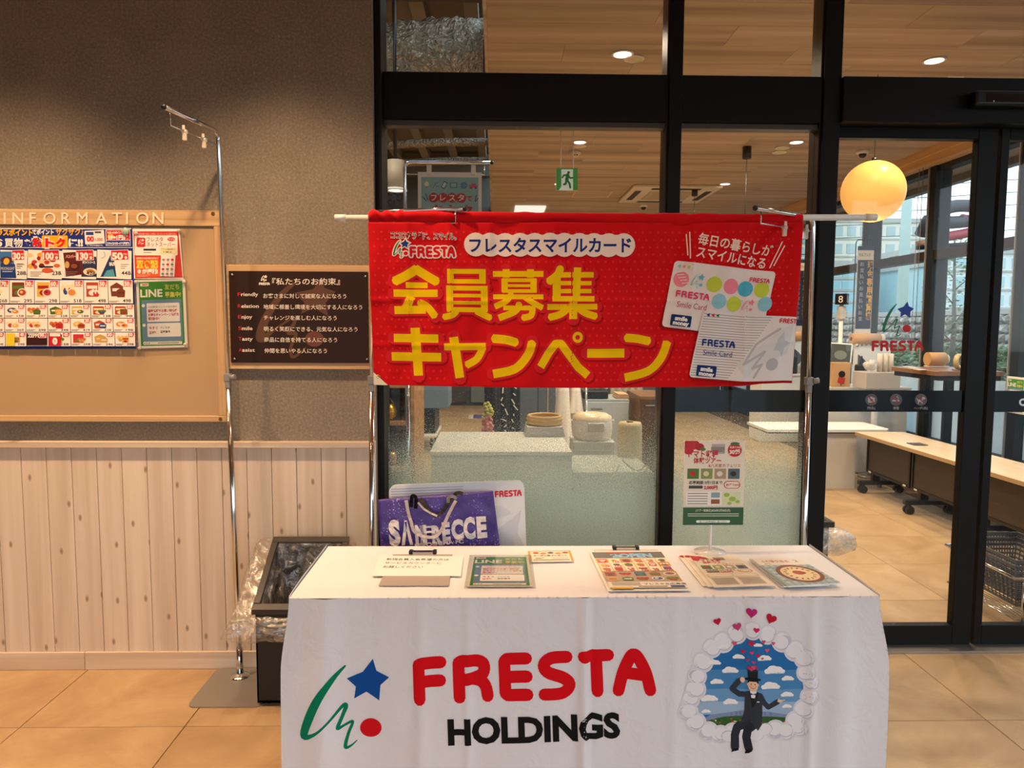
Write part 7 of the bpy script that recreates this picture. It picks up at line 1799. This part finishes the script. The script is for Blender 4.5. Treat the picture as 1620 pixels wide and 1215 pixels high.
# low tray of paper rolls
q = at(1396, 600, Y=7.0)
tr2 = thing('supply_tray', 'grey tray of upright paper rolls right of checkout 8', 'tray', (q.x, 7.1, 0))
MB().box(q.x-.17, 6.98, .90, q.x+.17, 7.25, 1.06, .004, 1).ob('tray', mat('tray_grey', '#b9b0a6', .5), tr2); MB().cyl((q.x, 7.12, 0), (q.x, 7.12, .90), .03, 14).ob('column', WPLAST, tr2); MB().cyl((q.x, 7.12, 0), (q.x, 7.12, .02), .13, 24).ob('base', STEEL, tr2)
for k in range(3):
    o = MB().cyl((q.x+.02+k*.055, 7.1, 1.061), (q.x+.02+k*.055, 7.1, 1.24), .025, 16).ob('paper_roll', mat('roll_pale'), None); tag(o, ['left one of three upright paper rolls in the grey tray', 'middle one of three upright paper rolls in the grey tray', 'right one of three upright paper rolls in the grey tray'][k], 'roll', 'upright paper rolls in the tray')
b = MB()
for k in range(9): b.sphere((q.x-.10+RND.uniform(-.03, .05), 7.1+RND.uniform(-.03, .03), 1.12+RND.uniform(-.02, .05)), .035, 10, (1.1, .9, .9))
o = b.ob('plastic_bags', FILM if False else ACRYL2, None); tag(o, 'crumpled clear plastic bags heaped in the grey tray', 'bags', kind='stuff')
# window counter with a roll and a tape dispenser
YN0 = 6.0
wc = thing('window_counter', 'brown laminate packing counter along the outer window', 'counter', (3.9, 6.0, 0))
zct = 1.14
MB().box(3.65, 5.9, zct-.04, 4.20, 6.62, zct, .004, 1).ob('worktop', CHERRY, wc); MB().box(3.67, 5.92, zct-.08, 4.19, 6.60, zct-.041).ob('apron', DARKGREY, wc)
for y_ in (6.0, 6.5): MB().box(4.08, y_-.02, 0, 4.16, y_+.02, zct-.08, .003, 1).ob('leg', DARKGREY, wc)
q = at(1483, 580, Z=zct); qY = q.y
r = thing('bag_roll', 'tan roll of bags on the window counter beside the tape dispenser', 'roll', (q.x, q.y, zct), 'tan bag rolls at the checkouts')
MB().cyl((q.x-.10, q.y, zct+.07), (q.x+.06, q.y, zct+.07), .062, 28).ob('roll', mat('roll_tan'), r); MB().cyl((q.x+.0605, q.y, zct+.07), (q.x+.09, q.y, zct+.07), .04, 24).ob('roll_end', mat('roll_pale'), r); MB().box(q.x-.10, q.y-.05, zct+.0005, q.x+.08, q.y+.05, zct+.008).ob('cradle', WPLAST, r)
q = at(1518, 586, Z=zct)
tpd = thing('tape_dispenser', 'clear tape dispenser wheel at the right end of the window counter', 'dispenser', (q.x, q.y, zct))
M_ = Matrix.Translation((q.x, q.y, zct+.075)) @ Matrix.Rotation(math.radians(28), 4, 'Z') @ Matrix.Rotation(math.radians(90), 4, 'X')
MB().lathe([(.052, -.02), (.066, -.02), (.066, .02), (.052, .02), (.052, -.02)], (0, 0, 0), 36, M_).ob('tape', mat('tape_amber', '#c9b480', .25), tpd)
b = MB(); b.lathe([(0, -.014), (.012, -.014), (.012, .014), (0, .014)], (0, 0, 0), 20, M_)
for k in range(5): b.box(-.004, .01, -.006, .004, .052, .006, M=M_ @ Matrix.Rotation(k*2*PI/5, 4, 'Z'))
b.ob('wheel', mat('wheel_grey', '#8d8a80', .4), tpd); MB().box(q.x-.05, q.y-.02, zct+.0005, q.x+.05, q.y+.03, zct+.012, .003).ob('base', mat('wheel_grey'), tpd)
for k in range(3):
    q = at(1440+k*9, 580+k*2.5, Z=zct); o = MB().box(q.x-.05, q.y-.04, zct+.0005, q.x+.03, q.y+.04, zct+.003).ob('paper_slip', mat('paper_white'), None); tag(o, ['leftmost loose paper slip on the window counter', 'middle loose paper slip on the window counter', 'loose paper slip nearest the tan roll on the window counter'][k], 'paper', 'paper slips on the window counter')
# ================================================================== FOLDING DESKS ALONG THE WINDOW
DZ = .55
pA = at(1346, 683, Z=DZ); pB = at(1444, 682, Z=DZ); pC = at(1619, 759, Z=DZ)
DX0, DX1 = (pA.x+pC.x)/2, (pA.x+pC.x)/2+.45
def desk(y0, y1, lab):
    d = thing('folding_desk', lab, 'desk', ((DX0+DX1)/2, (y0+y1)/2, 0), 'folding desks along the window')
    MB().box(DX0, y0, DZ-.028, DX1, y1, DZ, .004, 2).ob('desktop', DESKTOP, d)
    MB().box(DX0-.001, y0, DZ-.03, DX0+.004, y1, DZ-.002).ob('edge_band', mat('edge_band', '#b9996f', .4), d)
    px_ = DX0+.12
    for s_, yy in ((1, y1-.80), (-1, y1-.06)):
        MB().box(px_+.02, yy-.02, .10, px_+.09, yy+.02, DZ-.03, .004, 1).ob('leg', BPLAST, d)
        MB().box(DX0+.02, yy-.022, .075, DX1-.02, yy+.022, .115, .004, 1).ob('foot_bar', BPLAST, d)
        for fx_ in (DX0+.06, DX1-.06):
            c = MB().cyl((fx_-.0, yy-.03, .034), (fx_+.0, yy-.008, .034), .034, 20); c.cyl((fx_, yy+.008, .034), (fx_, yy+.03, .034), .034, 20); c.box(fx_-.012, yy-.02, .034, fx_+.012, yy+.02, .078); c.ob('caster', BPLAST, d)
    # modesty panel: framed dark boards
    m_ = (y0+y1)/2
    b = MB(); z0, z1 = .19, DZ-.045
    for a_, b_ in ((y0+.03, m_-.01), (m_+.01, y1-.03)):
        MB().box(px_-.012, a_+.02, z0+.02, px_-.006, b_-.02, z1-.02).ob('modesty_panel', mat('panel_brown', '#3c332d', .4), d)
        b.box(px_-.02, a_, z0, px_, b_, z0+.02); b.box(px_-.02, a_, z1-.02, px_, b_, z1); b.box(px_-.02, a_, z0+.02, px_, a_+.02, z1-.02); b.box(px_-.02, b_-.02, z0+.02, px_, b_, z1-.02)
    b.ob('panel_frame', BPLAST, d)
    for yy in (y0+.1, m_-.08, m_+.08, y1-.1): MB().box(px_-.0215, yy-.02, z0+.003, px_-.0202, yy+.02, z0+.017).ob('clip_tag', WPLAST, d)
y_end = pA.y; ysp = at(1590, 711, Z=DZ).y
desk(y_end-1.47, y_end, 'folding desk on casters farther from the sliding doors')
desk(YP+.16, y_end-1.475, 'folding desk on casters nearer the sliding doors')
q = at(1455, 703, Z=DZ)
for k, (px, py, lab) in enumerate(((1450, 703, 'small dark booklet lying on the far folding desk'),)):
    q = at(px, py, Z=DZ+.001); o = MB().box(q.x-.05, q.y-.06, DZ+.0005, q.x+.06, q.y+.06, DZ+.006, .001, 1).ob('booklet', mat('booklet_grey', '#4a4642', .5), None); tag(o, lab, 'booklet')
# white table at the left behind
wt = thing('packing_table', 'white packing table with rounded corner beyond the folding desks', 'table', (2.9, 6.8, 0))
yf_ = y_end+.06; yb_ = 7.1
ta = [(at(1300, 668, Y=yf_).x-.5, yf_+.0), (at(1412, 680, Y=yf_).x-.05, yf_), (at(1412, 680, Y=yf_).x, yf_+.06), (at(1412, 680, Y=yf_).x, yb_), (at(1300, 668, Y=yf_).x-.5, yb_)]
MB().prism(ta, .535, .56, 'Z').ob('tabletop', WHITE, wt); MB().prism([(x-.01 if i in (1, 2, 3) else x, y) for i, (x, y) in enumerate(ta)], .525, .5345, 'Z').ob('edge', BPLAST, wt)
lx = at(1330, 700, Y=yf_+.05).x
MB().box(lx-.4, yf_+.04, .0, lx+.14, yf_+.06, .525).ob('front_panel', LAM, wt)
MB().cyl((at(1395, 700, Y=yf_+.1).x, yf_+.1, 0), (at(1395, 700, Y=yf_+.1).x, yf_+.1, .525), .02, 12).ob('leg', STEEL, wt)
# waste bin right of the table behind the door
YK = 3.75
p0, p1 = at(1287, 821, Y=YK), at(1321, 826, Y=YK)
rb_ = thing('waste_bin', 'grey bin with a clear bag standing behind the sliding door', 'bin', ((p0.x+p1.x)/2-.1, YK+.2, 0))
zr = p1.z; xr = p1.x; xl_ = xr-.30
MB().box(xl_+.02, YK+.02, 0.01, xr-.02, YK+.34, zr-.03, .004, 1).ob('body', mat('bin_dark_grey', '#3a3a3a', .5), rb_)
b = MB(); b.box(xl_, YK, zr-.03, xr, YK+.03, zr, .002, 1); b.box(xl_, YK+.33, zr-.03, xr, YK+.36, zr, .002, 1); b.box(xl_, YK+.03, zr-.03, xl_+.03, YK+.33, zr, .002, 1); b.box(xr-.03, YK+.03, zr-.03, xr, YK+.33, zr, .002, 1); b.ob('rim_frame', mat('bin_rim'), rb_)
liner(rb_, xl_, YK, xr, YK+.36, zr, film_mat('bin_liner_film_cool', (.75, .8, .84), .25, .8, 18), drop=.16, out=.075, inner=.25, left=0, seed=9)
# ================================================================== SHOPPING BASKETS ON A CART AT THE RIGHT
YQ_ = 3.62
k0 = at(1563, 852, Y=YQ_); 
ctt = thing('basket_cart', 'chrome cart holding stacked grey baskets at the right edge', 'cart', (k0.x+.3, YQ_+.2, 0))
ex0 = 2.55; ex1 = 2.92; ey0, ey1 = 3.42, 3.92
BASK = mat('basket_grey', '#4a4a4c', .45)
def basket(z0, z1, x0, x1, y0, y1, lab, dz=0):
    b_ = thing('shopping_basket', lab, 'basket', ((x0+x1)/2, (y0+y1)/2, z0), 'stacked grey shopping baskets')
    tp = .05
    m = MB(); w_ = .0035
    def edge(z, t): k = (z1-z)/(z1-z0)*tp; return x0+k, x1-k, y0+k, y1-k
    # rims
    for z, hh_ in ((z1, .016), (z1-.03, .006), (z0+.006, .012)):
        a, b, c, d = edge(z, 0)
        for q_ in ((a, c, b, c+.006), (a, d-.006, b, d), (a, c, a+.006, d), (b-.006, c, b, d)): m.box(q_[0], q_[1], z-hh_, q_[2], q_[3], z)
    m.ob('rim', BASK, b_)
    m = MB()
    n = 22
    for i in range(n+1):
        for (ax_) in ('f', 'b'):
            u = i/n; a1, b1, c1, d1_ = edge(z1, 0); a0, b0, c0, d0 = edge(z0, 0)
            yt_, yb2 = (c1, c0) if ax_ == 'f' else (d1_, d0)
            m.tube([(lerp(a1, b1, u), yt_+.003, z1-.01), (lerp(a0, b0, u), yb2+.003, z0)], .0028, 4)
    for i in range(15):
        for s_ in (0, 1):
            u = i/14; a1, b1, c1, d1_ = edge(z1, 0); a0, b0, c0, d0 = edge(z0, 0)
            m.tube([((a1, b1)[s_], lerp(c1, d1_, u), z1-.01), ((a0, b0)[s_], lerp(c0, d0, u), z0)], .0028, 4)
    for k in range(9):
        z = lerp(z0, z1, (k+.7)/9.6); a, b, c, d = edge(z, 0); m.tube([(a, c, z), (b, c, z), (b, d, z), (a, d, z)], .0028, 4, closed=True)
    a, b, c, d = edge(z0, 0)
    for k in range(12): m.box(lerp(a, b, k/11)-.002, c, z0, lerp(a, b, k/11)+.002, d, z0+.004)
    tag(m.ob('mesh_wall', BASK, b_), kind='stuff')
    m = MB(); m.tube([(x0+.05, y0+.006, z1+.002), (x0+.07, y0-.02, z1+.014), (x1-.07, y0-.02, z1+.014), (x1-.05, y0+.006, z1+.002)], .006, 8); m.ob('handle', BASK, b_)
    return b_
zb0 = at(1580, 905, Y=YQ_).z; zt1 = at(1570, 853, Y=YQ_).z
zb0 = .12; zt1 = .335
basket(zb0, zt1, ex0, ex1, ey0, ey1, 'lower grey shopping basket in the chrome cart')
basket(zb0+.03, zt1+.028, ex0+.004, ex1+.004, ey0+.004, ey1+.004, 'upper grey shopping basket nested in the lower one')
m = MB(); zr_ = zb0+.16
m.tube([(ex0-.012, ey0-.02, zr_), (ex1+.03, ey0-.02, zr_), (ex1+.03, ey1+.03, zr_), (ex0-.012, ey1+.03, zr_)], .009, 10, closed=True); m.ob('top_ring', CHROME, ctt)
for x in (ex0+.04, ex1-.01):
    for y in (ey0-.01, ey1+.02):
        MB().cyl((x, y, .045), (x, y, zr_), .007, 10).ob('leg', CHROME, ctt); MB().cyl((x, y-.01, .022), (x, y+.01, .022), .022, 18).ob('caster', BPLAST, ctt)
m = MB()
for k in range(18): m.cyl((lerp(ex0, ex1, k/17), ey0-.01, .07), (lerp(ex0, ex1, k/17), ey1+.02, .07), .0025, 6)
m.tube([(ex0, ey0-.01, .07), (ex1, ey0-.01, .07), (ex1, ey1+.02, .07), (ex0, ey1+.02, .07)], .005, 8, closed=True); m.ob('lower_rack', CHROME, ctt)
# messaging poster on the right window
A = Art(); a2 = Art(); line_flyer(a2)
sg = thing('window_notice', 'framed green LINE poster leaning on the frosted window at the right edge', 'poster', (4.1, 5.0, .78))
PX = XWIN-.03
def wn(u, v, o): return Vector((PX-o, 5.35-u*.45, 1.42-v*.5-.0))
yq0 = at(1594, 597, X=PX); yq1 = at(1592, 650, X=PX)
hgt = yq0.z-yq1.z
def wn(u, v, o): return Vector((PX-o, yq0.y-u*hgt*.72, yq0.z-v*hgt))
b = MB(); b.box(PX, yq0.y-hgt*.72-.01, yq1.z-.01, PX+.012, yq0.y+.01, yq0.z+.01, .002, 1); b.ob('backing', WHITE, sg)
a2.build('print', sg, lambda x, y, o: wn(x/210, y/297, o), PRINT, base=.001, step=.0003)
# ================================================================== OUTSIDE THE WINDOW
STONE = mat('stone', rough=.85); g = NG(STONE); co = g.coord((1, 1, 1), rnd=True); n_ = g.n('ShaderNodeTexNoise'); n_.inputs['Scale'].default_value = 7; n_.inputs['Detail'].default_value = 5; g.l(co, n_.inputs[0]); g.l(g.ramp(n_.outputs[0], [(.3, '#7b7468'), (.5, '#b3aa9c'), (.7, '#ddd6ca')]), g.b.inputs['Base Color'])
XS_ = 10.5
swl = thing('retaining_wall', kind='structure', loc=(XS_, 20, 0))
MB().box(XS_+.1, 4, -.1, XS_+.6, 60, 1.78).ob('core', mat('wall_core', '#4d4840', .9), swl)
MB().box(XS_, 4, 1.78, XS_+.65, 60, 1.9, .01, 1).ob('coping', mat('coping', '#b9b3a6', .8), swl)
b = MB(); r5 = random.Random(5)
for j in range(9):
    y = 5.0
    while y < 40:
        w_ = r5.uniform(.16, .3); h_ = .2; z_ = j*.198
        c = Vector((XS_+.06, y+w_/2, z_+h_/2)); s0 = len(b.bm.verts)
        bmesh.ops.create_icosphere(b.bm, subdivisions=1, radius=1, matrix=Matrix.Translation(c) @ Matrix.Rotation(r5.uniform(-.3, .3), 4, 'X') @ Matrix.Diagonal((r5.uniform(.10, .2), w_*.56, h_*.58, 1)))
        y += w_
tag(b.ob('wall_stones', STONE, swl, recalc=False), kind='stuff')
GREEN = mat('leaf_green', rough=.7); g = NG(GREEN); co = g.coord((1, 1, 1)); n_ = g.n('ShaderNodeTexNoise'); n_.inputs['Scale'].default_value = 8; g.l(co, n_.inputs[0]); g.l(g.ramp(n_.outputs[0], [(.3, '#5f7348'), (.5, '#86996b'), (.7, '#aab98e')]), g.b.inputs['Base Color'])
def leaves(name, label, cat, cen, rad, n, size, m=GREEN, parent=None, kind='stuff'):
    b = MB(); r6 = random.Random(int(cen[1]*10))
    for _ in range(n):
        d = Vector((r6.gauss(0, 1), r6.gauss(0, 1), r6.gauss(0, 1))).normalized()*r6.uniform(.55, 1)**.5
        p = Vector(cen)+Vector((d.x*rad[0], d.y*rad[1], d.z*rad[2])); q_ = Matrix.Rotation(r6.uniform(0, 6.28), 3, 'Z') @ Matrix.Rotation(r6.uniform(0, 6.28), 3, 'X'); s_ = size*r6.uniform(.6, 1.3)
        V = [b.bm.verts.new(p+q_ @ Vector(v_)*s_) for v_ in ((-1, 0, 0), (0, -.45, .1), (1, 0, 0), (0, .45, .1))]; b.bm.faces.new(V)
    o = b.ob(name, m, parent, recalc=False)
    if kind: o['kind'] = kind
    if label and not parent: tag(o, label, cat)
    return o
hd = leaves('hedge', 'low clipped green hedge at the foot of the stone wall', 'hedge', (XS_-.8, 14.5, .55), (.35, 6.5, .62), 7000, .07)
trq = thing('street_tree', 'slim leafy tree growing in front of the stone wall', 'tree', (9.3, 13.6, 0))
tx_, ty_ = at(1510, 430, Y=14).x, 14.0
MB().tube([(tx_, ty_, 0), (tx_+.05, ty_, 1.4), (tx_-.03, ty_, 3.2)], [.06, .045, .015], 10).ob('trunk', mat('bark', '#7d7466', .9), trq)
for k in range(9): a = k*2.4; MB().tube([(tx_, ty_, 1.0+k*.24), (tx_+.35*math.cos(a), ty_+.3*math.sin(a), 1.35+k*.24)], [.015, .006], 6).ob('branch', mat('bark'), trq)
leaves('foliage', None, None, (tx_, ty_, 2.3), (.55, .5, 1.0), 600, .05, parent=trq)
# buildings
def building(label, x0, x1, y, z0, z1, wallc, wrows, wcols, winc, dep=8, gap=.35, m_r=.25, name='office_building', hm=.55, roof='#b9b7ae'):
    b_ = thing(name, label, 'building', ((x0+x1)/2, y+dep/2, 0))
    mw = mat('facade_'+wallc[1:], wallc, .8); mwin = mat('panes_'+winc[1:], winc, .15)
    MB().box(x0, y, 0, x1, y+dep, z1).ob('facade', mw, b_); MB().box(x0-.15, y-.15, z1, x1+.15, y+dep, z1+.35).ob('roof_edge', mat('roof_'+roof[1:], roof, .8), b_)
    cw = (x1-x0)/wcols; rh = (z1-z0)/wrows
    mesh = None
    for r_ in range(wrows):
        for c_ in range(wcols):
            X0 = x0+c_*cw+cw*gap/2; Z0 = z0+r_*rh+rh*(1-hm)/2
            if mesh is None:
                q_ = bmesh.new(); bmesh.ops.create_cube(q_, size=1, matrix=Matrix.Translation((cw*(1-gap)/2, -.03, rh*hm/2)) @ Matrix.Diagonal((cw*(1-gap), .06, rh*hm, 1))); mesh = bpy.data.meshes.new('window'); q_.to_mesh(mesh); q_.free(); mesh.materials.append(mwin)
            o = bpy.data.objects.new('window', mesh); COL.objects.link(o); o.parent = b_; o.location = Vector((X0, y, Z0))-wl(b_)
        MB().box(x0, y-.10, z0+r_*rh+.02, x1, y-.0, z0+r_*rh+.14).ob('ledge', mat('roof_'+roof[1:]), b_)
    return b_
def bld(px0, px1, ptop, Y, *a, **k):
    building(k.pop('label'), at(px0, 500, Y=Y).x, at(px1, 500, Y=Y).x, Y, k.pop('z0', 1.5), at((px0+px1)/2, ptop, Y=Y).z, *a, **k)
bld(1290, 1475, 352, 62, '#e6e0cc', 6, 9, '#a9bdbb', label='long beige apartment block with rows of windows beyond the car park')
bld(1440, 1800, 402, 48, '#e4eae6', 4, 12, '#aecfce', label='pale wide block with green-tinted windows behind the slim tree')
bld(1385, 1465, 418, 40, '#dfeceb', 4, 3, '#a9d2d4', label='pale glazed office block with slanted shade panels', hm=.7, gap=.15)
bld(1300, 1384, 424, 36, '#d9eaea', 5, 3, '#97c4c8', label='turquoise glazed building left of the concrete pole', hm=.75, gap=.12)
bld(1215, 1290, 385, 56, '#d6d3bc', 5, 4, '#8aa8a0', label='cream block with balconies seen right of the banner', roof='#6fa89c')
bld(1475, 1492, 420, 33, '#bfe0e2', 6, 2, '#8cd0d4', label='narrow turquoise glass tower', hm=.8, gap=.1)
# utility pole with wires
xp = at(1431, 400, Y=20).x
up_ = thing('utility_pole', 'pale green concrete utility pole outside the window', 'pole', (xp, 20, 0)); MB().cyl((xp, 20, 0), (xp, 20, 7.5), .15, 16, r2=.12).ob('pole', mat('pole_green', '#b9cfc4', .8), up_)
for k in range(5): MB().tube([(xp-14, 24, 4.3+k*.35), (xp-4, 21, 3.95+k*.35), (xp+1, 20, 4.05+k*.34), (xp+12, 18, 4.7+k*.3)], .012, 5).ob('wire', mat('wire', '#6f7f80', .7), up_)
# red and black channel letters seen from behind
YS_ = 9.5
def ch_letter(pts, w, m, name, par, y0, y1):
    b = MB()
    A_ = Art(); A_.stroke(pts, w, '#ffffff')
    P = [tuple(at(x, y, Y=YS_).xz) for x, y in pts]
    b.tube([Vector((p[0], (y0+y1)/2, p[1])) for p in P], w*(at(1500, 350, Y=YS_).x-at(1499, 350, Y=YS_).x)/2, 10, flat=1); return b.ob(name, m, par)
sgn = thing('roof_sign', 'red and dark grey channel letters mounted outside the window', 'sign', (at(1500, 380, Y=YS_).x, YS_, at(1500, 390, Y=YS_).z))
ch_letter(qb([(1539, 326), (1512, 326), (1490, 333), (1484, 345), (1500, 352), (1530, 350)], 4), 20, mat('letter_back_grey', '#4a4a4c', .5), 'letter_back', sgn, 0, YS_*2)
ch_letter(qb([(1480, 378), (1500, 374), (1538, 366), (1543, 352), (1520, 346)], 4), 15, mat('letter_red', '#c23a4a', .4), 'letter_face', sgn, 0, YS_*2)
ch_letter([(1456, 372), (1466, 352), (1470, 345)], 18, mat('letter_back_grey'), 'letter_back', sgn, 0, YS_*2)
ch_letter([(1450, 386), (1462, 383)], 8, mat('letter_orange', '#d98a5a', .4), 'letter_face', sgn, 0, YS_*2)
m0, m1 = at(1450, 392, Y=YS_), at(1560, 384, Y=YS_); MB().cyl(m0, m1, .03, 8).ob('mount_rail', DARKGREY, sgn)
MB().cyl((m1.x, YS_, 0), (m1.x, YS_, m1.z), .05, 10).ob('post', DARKGREY, sgn)
# roller blind chains
for k, px in enumerate((1453, 1459)):
    q = at(px, 300, X=XWIN-.06); b = MB(); b.cyl((q.x, q.y, 1.35), (q.x, q.y, ZH), .003, 6)
    o = b.ob('blind_chain', mat('chain_grey', '#8f8a80', .5), None); tag(o, ['left of two thin blind chains hanging at the outer window', 'right of two thin blind chains hanging at the outer window'][k], 'chain', 'blind chains at the outer window')
